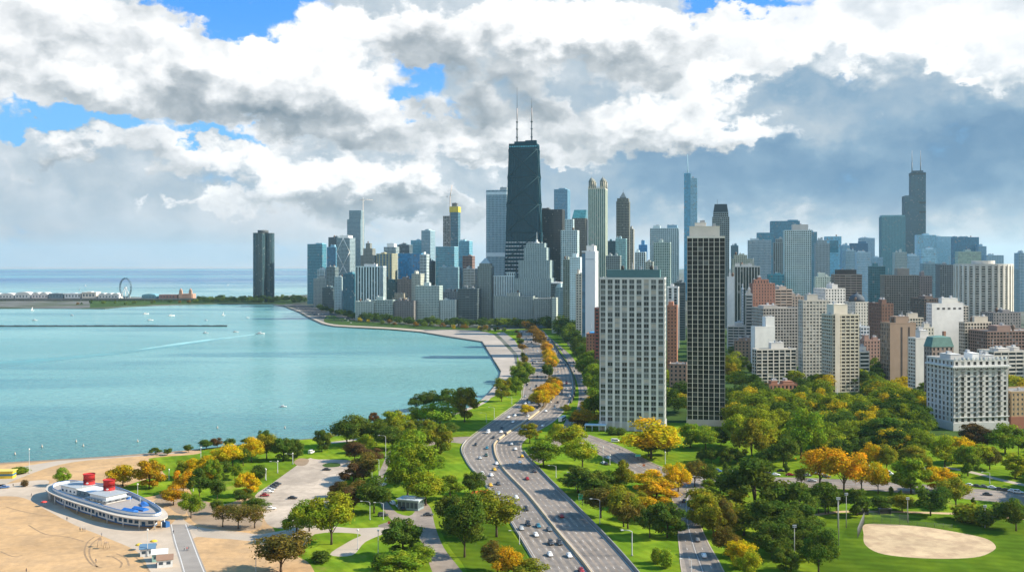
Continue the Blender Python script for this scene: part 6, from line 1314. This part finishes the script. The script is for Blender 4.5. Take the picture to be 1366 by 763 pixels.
def traffic(lane, n, y0, y1, sgn, zn, lanes):
    L, Rr = lane; mids = list(zip(L, Rr)); ys = [(a.y + b.y) / 2 for a, b in mids]
    taken = []
    for i in range(n * 3):
        if len(taken) >= n: break
        Y = y0 * (y1 / y0) ** r.random(); j = min(range(len(ys)), key=lambda k: abs(ys[k] - Y)); j = min(j, len(ys) - 2)
        u = max(0, min(1, (Y - ys[j]) / max(1e-3, ys[j + 1] - ys[j]))); t = r.choice(lanes)
        p = mids[j][0].lerp(mids[j][1], t).lerp(mids[j + 1][0].lerp(mids[j + 1][1], t), u)
        if any((p - q).length < 9 for q in taken): continue
        taken.append(p); p.z = .03; d = mids[j + 1][0] + mids[j + 1][1] - mids[j][0] - mids[j][1]; a = math.atan2(d.y, d.x) + (math.pi if sgn < 0 else 0)
        c = r.choices('wbsgdru', (7, 5, 4, 3, 3, 1, 1))[0]; nm, rgb = CC[c]; place(FAR, r.choice(('car', 'car', 'suv')), p, a, '%s car in the distant traffic %s' % (nm, zn), nm + ' cars in the distant traffic ' + zn, rgb)
traffic(laneL, 62, 760, 1650, -1, 'on the lake side carriageway', (.14, .34, .53, .71, .9))
traffic(laneR, 34, 760, 1650, 1, 'on the inland carriageway', (.12, .31, .49, .67, .86))
traffic(lane_in, 12, 760, 1300, 1, 'on the inner drive', (.3, .75))
for i in range(30):
    t = i / 30; a = G(392 + 40 * t + 40 * t * t, 406.5 + 21 * t + 2 * (i % 3)); a.z = .03; nm, rgb = CC[r.choice('wbsgd')]; place(FAR, 'car', a, 1.9 - .9 * t, nm + ' car in the traffic on the bend by the far shore', nm + ' cars on the bend by the far shore', rgb)
def bus():
    p = G(560 + 622 / 3.273, 530 + 102 / 3.273); root = thing('bus', 'long white bus in the slip lane by the inner drive', 'bus', p, lane_dir(laneR, p) - .1)
    mb = MB(); loft(mb, [(-6, 1.2, .4, 2.9, .12), (-5.8, 1.28, .35, 3.05, .12), (5.8, 1.28, .35, 3.05, .12), (6, 1.2, .4, 2.9, .12)]); mb.build('body', wallm(WHITE), root)
    for s in (-1, 1): mb = MB(); mb.box(-5.4, 5.5, s * 1.29 - .02, s * 1.29 + .02, 1.5, 2.5); mb.build('side_window', CG, root)
    mb = MB(); mb.box(5.98, 6.03, -1.05, 1.05, 1.3, 2.6); mb.build('windscreen', CG, root); mb = MB(); mb.box(-3, 2, -.8, .8, 3.05, 3.3); mb.build('roof_unit', wallm(GREY), root)
    for s in (-1, 1):
        for x in (-3.8, 3.9):
            m = MB(); m.rings([[(x + .5 * math.cos(a), s * y, .5 + .5 * math.sin(a)) for a in [i * math.pi / 6 for i in range(12)]] for y in (1.0, 1.31)], 0); m.build('wheel', TYRE, root)
bus()
# ------------------------------------------------------------------ boats
def make_boat(sail=False):
    root = thing('sailing_boat' if sail else 'motor_boat', 'x', 'boat'); hull = M_('boat_white', (.72, .72, .70)); mb = MB()
    mb.rings([[(x, -w, .9 + s), (x, -w * .7, -.2), (x, w * .7, -.2), (x, w, .9 + s)] for x, w, s in ((-5, 1.4, 0), (-2, 1.8, 0), (2, 1.6, .15), (4.5, .7, .4), (6, .05, .6))], 0, True); mb.build('hull', hull, root)
    mb = MB(); mb.rings([[(-3, -1.1, .9), (1.8, -1, .9), (1.8, 1, .9), (-3, 1.1, .9)], [(-2.6, -.9, 2.4), (.6, -.8, 2.4), (.6, .8, 2.4), (-2.6, .9, 2.4)]], 0, False); mb.build('cabin', hull, root)
    mb = MB(); mb.rings([[(-2.9, -1.12, 1.4), (1.5, -1.02, 1.4), (1.5, 1.02, 1.4), (-2.9, 1.12, 1.4)], [(-2.75, -1.0, 2.0), (1.05, -.92, 2.0), (1.05, .92, 2.0), (-2.75, 1.0, 2.0)]], 0, False); mb.build('cabin_window', CG, root)
    mb = MB(); mb.tube([(1.2, 0, .9), (1.2, 0, 14 if sail else 4.5)], .12, 6); mb.build('mast', M_('mast_white', (.6, .6, .6)), root)
    if sail:
        mb = MB(); n = 6; mb.rings([[(1.1 - 5.5 * (1 - k / n), .4 * math.sin(3.1 * k / n), 2 + 11.5 * k / n), (1.1, .02, 2 + 11.5 * k / n), (1.1, -.02, 2 + 11.5 * k / n), (1.1 - 5.5 * (1 - k / n), .4 * math.sin(3.1 * k / n) - .04, 2 + 11.5 * k / n)] for k in range(n + 1)], 0, True); mb.build('sail', M_('sail_white', (.75, .75, .73)), root)
    return remember(root)
BO = {False: make_boat(), True: make_boat(True)}; first = {False: 1, True: 1}
boats = [(194, 419, 0, 1.5), (228, 421.5, 0, 1.6), (200, 427.6, 0, 1.3), (275, 427.6, 0, .8), (96, 421, 0, 1.0), (46, 427.6, 0, 1.2), (43, 414.5, 1, .9), (298, 421, 1, .8), (274, 444.5, 0, 1.1), (314, 443, 0, 1.0), (347, 445.5, 0, 1.5), (304, 381, 1, .8), (114, 382, 1, 1.0), (106, 387, 1, 1.0), (377.6, 542.5, 0, .62), (330, 424, 0, .8)]
for i, (x, y, sl_, s) in enumerate(sorted(boats)):
    s *= .8; p = G(x, y, -1.3); lab = '%s small white %s counting across the lake from its open end' % (ORD[sum(1 for q in sorted(boats)[:i] if q[2] == sl_)], 'sailing boat' if sl_ else 'motor boat'); o = BO[bool(sl_)]
    a = rnd.uniform(-.6, .6) if x != 347 else -.15
    if first[bool(sl_)]: first[bool(sl_)] = 0; o.location = p; o.rotation_euler = (0, 0, a); o.scale = (s, s, s); o['label'] = lab
    else: o = dup(o, p, a, (s, s, s), lab)
    o['group'] = 'boats on the lake'
for i, (x, y) in enumerate(((101.6, 589.2), (111, 595), (183.6, 589), (56, 596), (380, 571), (290, 571), (20, 606))):
    mb = MB(); mb.lathe([(.35, -.3), (.55, .0), (.55, .5), (.2, 1.0), (.12, 1.7)], 10); o = mb.build('buoy', M_('buoy_pale', (.34, .31, .27)), None, G(x, y, -1.5)); tag(o, '%s pale buoy afloat off the beach, counting along the shore' % ORD[i], 'buoy', 'buoys off the beach')
mb = MB(); W = [G(340, 446.3, -1.58), G(300, 452, -1.58), G(240, 460, -1.58), G(165, 471, -1.58), G(160, 470, -1.58), G(240, 457, -1.58), G(300, 449.8, -1.58), G(340, 445.5, -1.58)]
foam = mat('wake_foam', (.24, .45, .44), .5, .3, .02, .3)
for i in range(3): mb.poly([W[i], W[i + 1], W[6 - i], W[7 - i]])
o = tag(mb.build('foam', foam), None, None, None, 'stuff')
if o.data.polygons[0].normal.z < 0: o.data.flip_normals()
mb = MB(); up = crom([G(*q, -1.57) for q in ((-150, 494), (0, 482), (80, 476), (160, 469), (230, 461), (300, 451))], 5); lo = crom([G(*q, -1.57) for q in ((-150, 503), (0, 490), (80, 481), (160, 472.5), (230, 463), (300, 451.6))], 5)
for i in range(len(up) - 1): mb.poly([lo[i], lo[i + 1], up[i + 1], up[i]])
tag(mb.build('calm_water', mat('calm_lake_water', (.045, .235, .245), .3, .25, .03, .4)), None, None, None, 'structure')
# ------------------------------------------------------------------ breakwater, pier, big wheel
mb = MB(); r = random.Random(4); a, b = G(-420, 436, -1.6), G(303, 435.5, -1.6); n = 150
for i in range(n):
    p, q = a.lerp(b, i / n), a.lerp(b, (i + 1) / n); w = r.uniform(1.6, 2.6); h = r.uniform(.2, .9); mb.box(p.x, q.x - .05, p.y - w, p.y + w, -2.2, h)
tag(mb.build('breakwater', mat('breakwater_stone', (.10, .11, .11), .9, .2, .3, .2)), 'long low dark stone breakwater across the lake', 'breakwater')
def pier():
    Y = 2960; zt = 6.5; x0, x1 = at(-420, Y).x, at(262, Y).x
    root = thing('pier', 'long grey pier deck stretching out into the lake under the big wheel', 'pier', (0, Y, 0), 0); mb = MB(); mb.box(x0, x1, -15, 60, 3.2, zt); mb.build('deck', wallm((.22, .22, .21)), root)
    for i in range(56): mb = MB(); x = x0 + (x1 - x0) * (i + .5) / 56; mb.box(x - 1.2, x + 1.2, -14, -11, -3, 3.2); mb.build('pile', wallm((.14, .14, .14)), root)
    mb = MB(); mb.box(x0, x1, -15.4, -15.1, zt - .8, zt + 1.1); mb.build('railing', wallm((.10, .11, .12)), root)
    def hall(px0, px1, top, label, wall, roof, arch=0, name='pier_hall'):
        xa, xb = at(px0, Y).x, at(px1, Y).x; w = xb - xa; z = zat(top, Y) - zt; t = thing(name, label, 'hall', (xa, Y, zt), 0); mb = MB(); hz = z * (.6 if arch else .85); mb.box(0, w, 0, 36, 0, hz); mb.build('wall', wallm(wall), t)
        mb = MB()
        if arch:
            for i in range(arch): c = w * (i + .5) / arch; hw = w / arch / 2 - .3; mb.rings([[(c + hw * math.cos(R(180 - 18 * k)), yy, hz + (z - hz) * math.sin(R(18 * k))) for k in range(11)] for yy in (-.5, 36.5)], 0, True)
        else: mb.box(-.6, w + .6, -.6, 36.6, hz, hz + 1.2); mb.box(w * .3, w * .6, 8, 26, hz + 1.2, z)
        mb.build('roof', wallm(roof), t)
        for i in range(max(2, int(w / 9))): m = MB(); x = 4 + i * 9; m.box(min(x, w - 4.5), min(x + 4, w - .5), -.15, .1, hz * .3, hz * .75); m.build('window', glass((.05, .09, .12), 3, 3), t)
    W2 = (.50, .50, .48); hall(-60, 18, 391, 'long white hall with low vaults at the outer end of the pier', W2, W2, 4); hall(20, 40, 389.5, 'white hall with a single vaulted roof on the pier', W2, W2, 1); hall(42, 63, 390, 'pale pink vaulted hall on the pier', (.55, .50, .48), W2, 2)
    hall(65, 84, 391, 'dark glazed hall on the pier', (.12, .17, .20), (.2, .24, .26)); hall(86, 107, 391, 'white banded hall on the pier', (.5, .52, .52), (.45, .47, .48)); hall(109, 128, 389, 'cream hall next to the white tent on the pier', (.50, .46, .40), (.52, .50, .46)); hall(131, 158, 391, 'white tent roofed hall beside the big wheel', W2, W2, 3)
    hall(189, 208, 392, 'teal vaulted hall on the pier', (.10, .22, .27), (.14, .30, .36), 1); hall(212, 236, 393, 'low red brick hall on the pier', (.26, .14, .11), (.22, .13, .11))
    xa = at(238, Y).x; w = at(257, Y).x - xa; t = thing('twin_tower_hall', 'red brick hall with twin round topped towers at the shore end of the pier', 'hall', (xa, Y, zt), 0); mb = MB(); mb.box(0, w, 0, 30, 0, 13); mb.build('wall', wallm((.36, .22, .16)), t)
    for u in (.16, .84):
        mb = MB(); mb.box(w * u - 4, w * u + 4, -2, 6, 0, 22); tw = mb.build('tower', wallm((.38, .24, .17)), t); mb = MB(); mb.lathe([(4.2, 22), (3.9, 24.5), (2.6, 27), (.5, 28.5), (.2, 31)], 12, 0, (w * u, 2)); mb.build('dome', wallm((.30, .20, .16)), tw)
pier()
def big_wheel():
    Y = 2950; c = at(167.5, Y); zc = zat(384, Y); r0 = 28.5
    root = thing('ferris_wheel', 'big ferris wheel with a dark rim on the pier', 'ferris wheel', (c.x, c.y, 0), R(-36)); st = M_('wheel_steel', (.10, .17, .22)); mb = MB()
    for y in (-1.6, 1.6):
        for rr in (r0, r0 - 2.4): mb.tube([(rr * math.cos(2 * math.pi * i / 40), y, zc + rr * math.sin(2 * math.pi * i / 40)) for i in range(41)], .55, 5)
    for i in range(40): a = 2 * math.pi * i / 40; mb.tube([(r0 * math.cos(a), -1.6, zc + r0 * math.sin(a)), ((r0 - 2.4) * math.cos(a + .08), 1.6, zc + (r0 - 2.4) * math.sin(a + .08))], .25, 4)
    mb.build('rim', st, root)
    for i in range(20): a = 2 * math.pi * i / 20; mb = MB(); mb.tube([(0, 0, zc), ((r0 - 2) * math.cos(a), 0, zc + (r0 - 2) * math.sin(a))], .14, 4); mb.build('spoke', st, root)
    for i in range(20): a = 2 * math.pi * (i + .5) / 20; mb = MB(); mb.lathe([(.4, -2.6), (1.5, -2.2), (1.6, -.6), (.8, 0)], 8); g = mb.build('gondola', M_('gondola_blue', (.10, .18, .26)), root); g.location = (r0 * math.cos(a), 0, zc + r0 * math.sin(a))
    for y in (-5, 5):
        for x in (-13, 13): mb = MB(); mb.tube([(x, y * 1.6, 6.5), (0, y * .5, zc)], [1.1, .7], 6); mb.build('support_leg', M_('wheel_white', (.6, .62, .63)), root)
    mb = MB(); mb.rings([[(2 * math.cos(a), y, zc + 2 * math.sin(a)) for a in [i * math.pi / 6 for i in range(12)]] for y in (-3.4, 3.4)], 0); mb.build('hub', M_('wheel_white', (.6, .62, .63)), root)
big_wheel()
# ------------------------------------------------------------------ barriers
def wall_along(name, label, cat, pts, w, h, m, post=None):
    pts = [Vector((p.x, p.y, 0)) for p in pts]; mb = MB(); rg = []
    for i, p in enumerate(pts):
        t = (pts[min(i + 1, len(pts) - 1)] - pts[max(0, i - 1)]).normalized(); nr = Vector((-t.y, t.x, 0)) * w / 2
        rg.append([p - nr * 1.5, p + nr * 1.5, p + nr * .7 + Vector((0, 0, h)), p - nr * .7 + Vector((0, 0, h))])
    mb.rings(rg, 0, False); return tag(mb.build(name, m), label, cat)
mL, mR = laneL[1], laneR[0]; med = [(a + b) / 2 for a, b in zip(mL, mR)]
BARC = mat('barrier_concrete', (.42, .33, .22), .9, .12, .2, .2)
mb = MB()
for i in range(len(mL) - 1): mb.rings([[(mL[i].x, mL[i].y, 0), (mR[i].x, mR[i].y, 0), (mR[i].x, mR[i].y, .16), (mL[i].x, mL[i].y, .16)], [(mL[i + 1].x, mL[i + 1].y, 0), (mR[i + 1].x, mR[i + 1].y, 0), (mR[i + 1].x, mR[i + 1].y, .16), (mL[i + 1].x, mL[i + 1].y, .16)]], 0, False, i == 0, i == len(mL) - 2)
tag(mb.build('median_kerb', mat('median_earth', (.16, .12, .07), .95, .2, .2, .1)), None, None, None, 'structure')
near_i = [i for i, p in enumerate(med) if p.y < 760]; wall_along('median_barrier', 'tan concrete barrier running down the middle of the highway', 'barrier', [med[i] for i in near_i], .9, .95, BARC)
off = lambda lane, t: [a.lerp(b, t) for a, b in zip(*lane)]
wall_along('road_parapet', 'grey parapet along the inland edge of the highway', 'barrier', [p for p in off(laneR, 1.025) if p.y < 600], .5, 1.1, mat('parapet_grey', (.24, .23, .22), .9, .12, .2, .2))
wall_along('guard_rail', 'thin pale guard rail along the lake edge of the highway', 'barrier', [p for p in off(laneL, -.02) if p.y < 640], .25, .7, mat('guard_rail_steel', (.34, .33, .31), .6, .1, .3, .4))
wall_along('road_wall', 'long dark wall between highway and inner drive', 'wall', [p for p in off(laneR, 1.04) if 800 < p.y < 1500], .8, 1.8, mat('wall_dark', (.07, .07, .065), .9, .12, .2, .2))
for nm, lane, t in (('lake', laneL, -.035), ('drive', lane_dr, -.02), ('drive', lane_dr, 1.02), ('street', lane_cross, 1.03), ('street', lane_cross, -.03)):
    pts = [Vector((p.x, p.y, 0)) for p in off(lane, t)]; mb = MB(); rg = []
    for i, p in enumerate(pts):
        d = (pts[min(i + 1, len(pts) - 1)] - pts[max(0, i - 1)]).normalized(); nr = Vector((-d.y, d.x, 0)) * .22; rg.append([p - nr, p + nr, p + nr + Vector((0, 0, .13)), p - nr + Vector((0, 0, .13))])
    mb.rings(rg, 0, False); tag(mb.build('kerb', CONC), None, None, None, 'structure')
# ------------------------------------------------------------------ lamps, floodlights, signs
LM = M_('lamp_post_grey', (.34, .35, .34)); LG_ = M_('lamp_glass', (.62, .62, .58))
def lamp(px, pb, pt_, arm, label, cat='street lamp', grp='street lamps', dirx=-1):
    g = G(px, pb); h = max(5.0, (pb - pt_) * g.y / F); root = thing('street_lamp', label, cat, g, 0, grp); mb = MB(); mb.lathe([(.28, 0), (.28, .5), (.14, .6), (.10, h)], 8); 
    if arm: mb.tube([(0, 0, h - .1), (dirx * 1.0, 0, h + .35), (dirx * 3.2, 0, h + .5)], [.09, .08, .06], 6)
    mb.build('pole', LM, root); mb = MB()
    if arm: mb.box(dirx * 3.7 - .5, dirx * 3.7 + .5, -.2, .2, h + .40, h + .60); mb.build('lamp_head', LG_, root)
    else: mb.lathe([(.1, h), (.38, h + .2), (.34, h + .7), (.05, h + .9)], 10); mb.build('lamp_head', LG_, root)
LAMPS = []
for ox, oy, s, arm, txt in ((560, 530, 3.273, 1, '786 552 447;926 690 583;520 300 222;435 642 592;680 400 330;595 350 300;290 110 70;325 90 45;402 30 0'), (330, 500, 2.9, 1, '117 380 338;176 345 308;535 330 237;509 390 328;482 400 342;474 560 492;526 560 497'), (330, 500, 2.9, 0, '427 675 603;506 690 605;33 762 690;70 405 378'), (820, 540, 3.42, 1, '80 688 577;350 775 707;398 400 330;230 250 190'),
    (0, 560, 3.415, 0, '672 622 505;1265 235 192;1212 275 237;770 275 232;880 325 262;915 180 128;627 345 303;1333 200 156'), (760, 560, 6.81, 0, '303 390 255;365 410 340;868 400 300;1195 560 490'), (1066, 540, 3.42, 1, '215 340 270;355 330 280;575 330 285;870 360 310')):
    for t in txt.split(';'): x, b, tp = map(float, t.split()); LAMPS.append((ox + x / s, oy + b / s, oy + tp / s, arm))
LAMPS += [(39, 631, 600, 0)]
cl = {}
for x, b, tp, arm in sorted(LAMPS):
    z_ = zone(x, b); k = (arm, z_); cl[k] = cl.get(k, 0) + 1
    lamp(x, b, tp, arm, '%s %s lamp %s, counting from the lake' % (ORD[cl[k] - 1], 'curved arm' if arm else 'post top', z_), dirx=-1)
for i, (x, b, tp) in enumerate(sorted(((1066 + 180 / 3.42, 540 + 640 / 3.42, 540 + 420 / 3.42), (1066 + 215 / 3.42, 540 + 560 / 3.42, 540 + 400 / 3.42), (1066 + 495 / 3.42, 540 + 535 / 3.42, 540 + 420 / 3.42), (1066 + 848 / 3.42, 540 + 560 / 3.42, 540 + 455 / 3.42), (820 + 820 / 3.42, 540 + 730 / 3.42, 540 + 545 / 3.42), (820 + 1018 / 3.42, 540 + 560 / 3.42, 540 + 420 / 3.42)))):
    g = G(x, b); h = (b - tp) * g.y / F; root = thing('floodlight_pole', '%s tall floodlight pole around the ball field, counting from the lake' % ORD[i], 'floodlight', g, 0, 'floodlights of the ball field'); mb = MB(); mb.lathe([(.22, 0), (.10, h)], 8); mb.box(-.7, .7, -.06, .06, h - .45, h - .38); mb.box(-.7, .7, -.06, .06, h - 1.05, h - .98); mb.build('pole', M_('flood_pole', (.30, .30, .27)), root)
    for zz in (h - .25, h - .85):
        for xx in (-.5, 0, .5): mb = MB(); mb.box(xx - .17, xx + .17, -.25, .08, zz - .16, zz + .16); mb.build('floodlight', M_('flood_head', (.52, .53, .55)), root)
def sign(px, pb, w, h, ph, rgb, label, ang=0):
    g = G(px, pb); root = thing('road_sign', label, 'sign', g, ang, 'road signs')
    for x in (-w * .35, w * .35): mb = MB(); mb.tube([(x, .08, 0), (x, .08, ph + h)], .09, 6); mb.build('post', LM, root)
    mb = MB(); mb.box(-w / 2, w / 2, -.06, 0, ph, ph + h); mb.build('panel', M_('sign_%.2f_%.2f' % rgb[:2], rgb), root); mb = MB(); e = .09
    for a in ((-w / 2 + e, w / 2 - e, ph + e, ph + e + .07), (-w / 2 + e, w / 2 - e, ph + h - e - .07, ph + h - e), (-w / 2 + e, -w / 2 + e + .07, ph + e + .07, ph + h - e - .07), (w / 2 - e - .07, w / 2 - e, ph + e + .07, ph + h - e - .07)): mb.box(a[0], a[1], -.075, -.06, a[2], a[3])
    mb.build('border', M_('sign_white', (.7, .7, .7)), root)
sign(775, 676, 2.3, 2.8, 3.2, (.01, .26, .14), 'green road sign above the shrubs beside the highway parapet'); sign(851, 615, 3.0, 1.2, 2.6, (.02, .38, .30), 'wide teal green road sign on the lawn before the pale tower'); sign(859, 623, 1.6, 1.3, .5, (.65, .18, .03), 'orange warning sign low on the lawn before the pale tower'); sign(519, 701, 1.2, 1.2, .8, (.6, .03, .02), 'red stop sign at the park gate junction')
# orange construction fence and ball field backstop
g0, g1 = G(629, 660), G(652, 657); root = thing('construction_fence', 'orange construction fence beside the highway shoulder', 'fence', (0, 0, 0))
for i in range(7):
    p, q = g0.lerp(g1, i / 7), g0.lerp(g1, (i + .92) / 7); mb = MB(); mb.rings([[(p.x, p.y, .2), (p.x, p.y + .15, .2), (p.x, p.y + .15, 1.7), (p.x, p.y, 1.7)], [(q.x, q.y, .2), (q.x, q.y + .15, .2), (q.x, q.y + .15, 1.7), (q.x, q.y, 1.7)]], 0, False); mb.build('panel', M_('fence_orange', (.55, .13, .03)), root)
def backstop(a, b, label, h=4.5):
    p, q = G(*a), G(*b); root = thing('backstop_fence', label, 'fence', (p.x, p.y, 0), math.atan2(q.y - p.y, q.x - p.x), 'fences of the ball field'); L_ = (q - p).length; n = max(2, int(L_ / 3)); m = M_('fence_steel', (.10, .11, .10))
    for i in range(n + 1): mb = MB(); mb.tube([(L_ * i / n, 0, 0), (L_ * i / n, 0, h)], .07, 5); mb.build('post', m, root)
    mb = MB()
    for k in range(int(h / .35) + 1): mb.tube([(0, 0, k * .35), (L_, 0, k * .35)], .022, 3)
    for k in range(int(L_ / .35)): mb.tube([(k * .35, 0, 0), (k * .35, 0, h)], .022, 3)
    mb.build('mesh', m, root)
backstop((1153, 697), (1212, 700.5), 'tall mesh fence behind the dirt infield'); backstop((1144, 718), (1153, 697), 'short mesh fence at the lake end of the infield'); backstop((1212, 700.5), (1270, 705), 'low mesh fence along the far side of the infield', 2.0)
for i, (x, y) in enumerate(((1150, 686), (1180, 685))):
    root = thing('dugout', ('first', 'second')[i] + ' small dark dugout behind the ball field fence, from the lake', 'dugout', G(x, y), .05); mb = MB(); mb.box(-2.6, 2.6, .8, 1.0, 0, 2.3); mb.box(-2.6, -2.45, -1, .8, 0, 2.2); mb.box(2.45, 2.6, -1, .8, 0, 2.2); mb.build('wall', M_('dugout_wall', (.07, .07, .07)), root)
    mb = MB(); mb.box(-2.9, 2.9, -1.3, 1.2, 2.3, 2.45); mb.build('roof', M_('dugout_roof', (.10, .10, .10)), root); mb = MB(); mb.box(-2.2, 2.2, .2, .6, .4, .5); mb.box(-2, -1.9, .25, .55, 0, .4); mb.box(1.9, 2, .25, .55, 0, .4); mb.build('bench', M_('dugout_bench', (.25, .2, .15)), root)
# ------------------------------------------------------------------ people
def person_mesh(pose):
    bm = bmesh.new(); lay = bm.verts.layers.skin.verify(); s = .16 * pose
    J = {'p': (0, 0, .95, .14), 'c': (0, 0, 1.25, .155), 'n': (0, 0, 1.48, .06), 'h': (0, .01, 1.60, .10), 't': (0, .01, 1.72, .085)}
    for sd_, k in ((-1, 'l'), (1, 'r')):
        J['hip' + k] = (sd_ * .09, 0, .88, .105); J['knee' + k] = (sd_ * .10, -s * sd_ * .9, .48, .065); J['ank' + k] = (sd_ * .10, -s * sd_ * 1.2 + .02, .07, .045); J['toe' + k] = (sd_ * .11, -s * sd_ * 1.2 - .15, .04, .04)
        J['sh' + k] = (sd_ * .19, 0, 1.40, .065); J['el' + k] = (sd_ * .25, s * sd_ * .8, 1.13, .045); J['wr' + k] = (sd_ * .26, s * sd_ * 1.1 - .08, .89, .033); J['ha' + k] = (sd_ * .255, s * sd_ * 1.1 - .11, .80, .035)
    V = {k: bm.verts.new(v[:3]) for k, v in J.items()}
    for k, v in J.items(): V[k][lay].radius = (v[3], v[3])
    V['p'][lay].use_root = True
    for e in ('p c', 'c n', 'n h', 'h t') + tuple(x.replace('*', k) for k in 'lr' for x in ('p hip*', 'hip* knee*', 'knee* ank*', 'ank* toe*', 'c sh*', 'sh* el*', 'el* wr*', 'wr* ha*')): a, b = e.split(); bm.edges.new((V[a], V[b]))
    me = bpy.data.meshes.new('person'); bm.to_mesh(me); bm.free(); o = bpy.data.objects.new('t', me); COL.objects.link(o)
    o.modifiers.new('s', 'SKIN'); m = o.modifiers.new('d', 'SUBSURF'); m.levels = 1; dg = bpy.context.evaluated_depsgraph_get(); out = bpy.data.meshes.new_from_object(o.evaluated_get(dg)); bpy.data.objects.remove(o); out.name = 'person'
    for p in out.polygons: p.use_smooth = True
    return out
PM = [person_mesh(1), person_mesh(.35)]; SKIN = M_('skin', (.38, .24, .17)); HAIR = M_('hair', (.04, .03, .025))
CLO = [('dark navy', (.02, .03, .06)), ('black', (.018, .018, .02)), ('red', (.40, .03, .03)), ('grey', (.2, .2, .21)), ('white', (.6, .6, .6)), ('blue', (.05, .12, .32))]
def clothed(me, top, leg):
    m = me.copy(); m.materials.clear()
    for k in (SKIN, M_('cloth_%.2f_%.2f_%.2f' % top, top), M_('cloth_%.2f_%.2f_%.2f' % leg, leg), M_('shoe', (.03, .03, .03)), HAIR): m.materials.append(k)
    for p in m.polygons:
        c = sum((m.vertices[i].co for i in p.vertices), Vector()) / len(p.vertices)
        p.material_index = 4 if c.z > 1.66 or (c.z > 1.55 and c.y > .03) else 0 if c.z > 1.46 else 3 if c.z < .1 else 0 if (abs(c.x) > .2 and c.z < .9) else 1 if c.z > .93 else 2
    return m
crowd = [(0 + x / 3.415, 560 + y / 3.415) for x, y in ((365, 505), (378, 508), (387, 507), (463, 530), (437, 650), (305, 458), (790, 518), (840, 595), (852, 596), (860, 594), (143, 348), (900, 500), (120, 694), (60, 305), (715, 668), (190, 380), (1490 / 1, 1))][:16] + [(760 + x / 6.81, 560 + y / 6.81) for x, y in ((375, 268), (412, 268), (455, 282), (478, 280), (802, 448), (812, 450))]
rp = random.Random(8); plc = lambda x, y: 'on the beach plaza' if 140 < y * 0 + x and x < 240 and y > 690 else 'near the beach house' if x < 300 else 'before the pale tower'
pc = {}
for i, (x, y) in enumerate(sorted(crowd)):
    tn, tc = CLO[rp.randrange(6)]; ln_, lc = CLO[rp.choice((0, 1, 3))]; pl = plc(x, y); k = (tn, pl); pc[k] = pc.get(k, 0) + 1
    o = link('person', clothed(PM[i % 2], tc, lc), None, G(x, y), rp.random() * 6.28); tag(o, '%s person in a %s top %s, counting from the lake' % (ORD[pc[k] - 1], tn, pl), 'person', 'people walking')
def parasol(px, pb, rgb, label):
    root = thing('parasol', label, 'parasol', G(px, pb)); mb = MB(); mb.tube([(0, 0, 0), (0, 0, 2.4)], .04, 6); mb.build('pole', LM, root); mb = MB(); mb.lathe([(1.5, 1.9), (.9, 2.3), (.05, 2.55), (.03, 2.5), (.9, 2.22), (1.48, 1.86)], 10); mb.build('canopy', M_('parasol_%.2f' % rgb[0], rgb), root)
parasol(58.6, 675, (.55, .06, .05), 'red parasol on the sand beside the long shaded side of the beach house'); parasol(185.5, 733, (.6, .42, .03), 'yellow parasol beside the slate roofed hut'); parasol(205, 728, (.6, .5, .1), 'pale yellow parasol behind the slate roofed hut')
for i, (x, y) in enumerate(((133, 729), (142, 731.5))):
    root = thing('lifeguard_chair', ('first', 'second')[i] + ' tall wooden lifeguard chair on the sand, from the lake', 'chair', G(x, y), .4 + i); wd = M_('weathered_wood', (.30, .22, .15)); 
    for sx in (-1, 1):
        for sy in (-1, 1): mb = MB(); mb.tube([(sx * .9, sy * .9, 0), (sx * .5, sy * .5, 2.4)], .08, 5); mb.build('leg', wd, root)
    mb = MB(); mb.box(-.7, .7, -.6, .6, 2.4, 2.5); mb.build('seat', wd, root); mb = MB(); mb.box(-.7, .7, .5, .58, 2.5, 3.3); mb.build('backrest', wd, root)
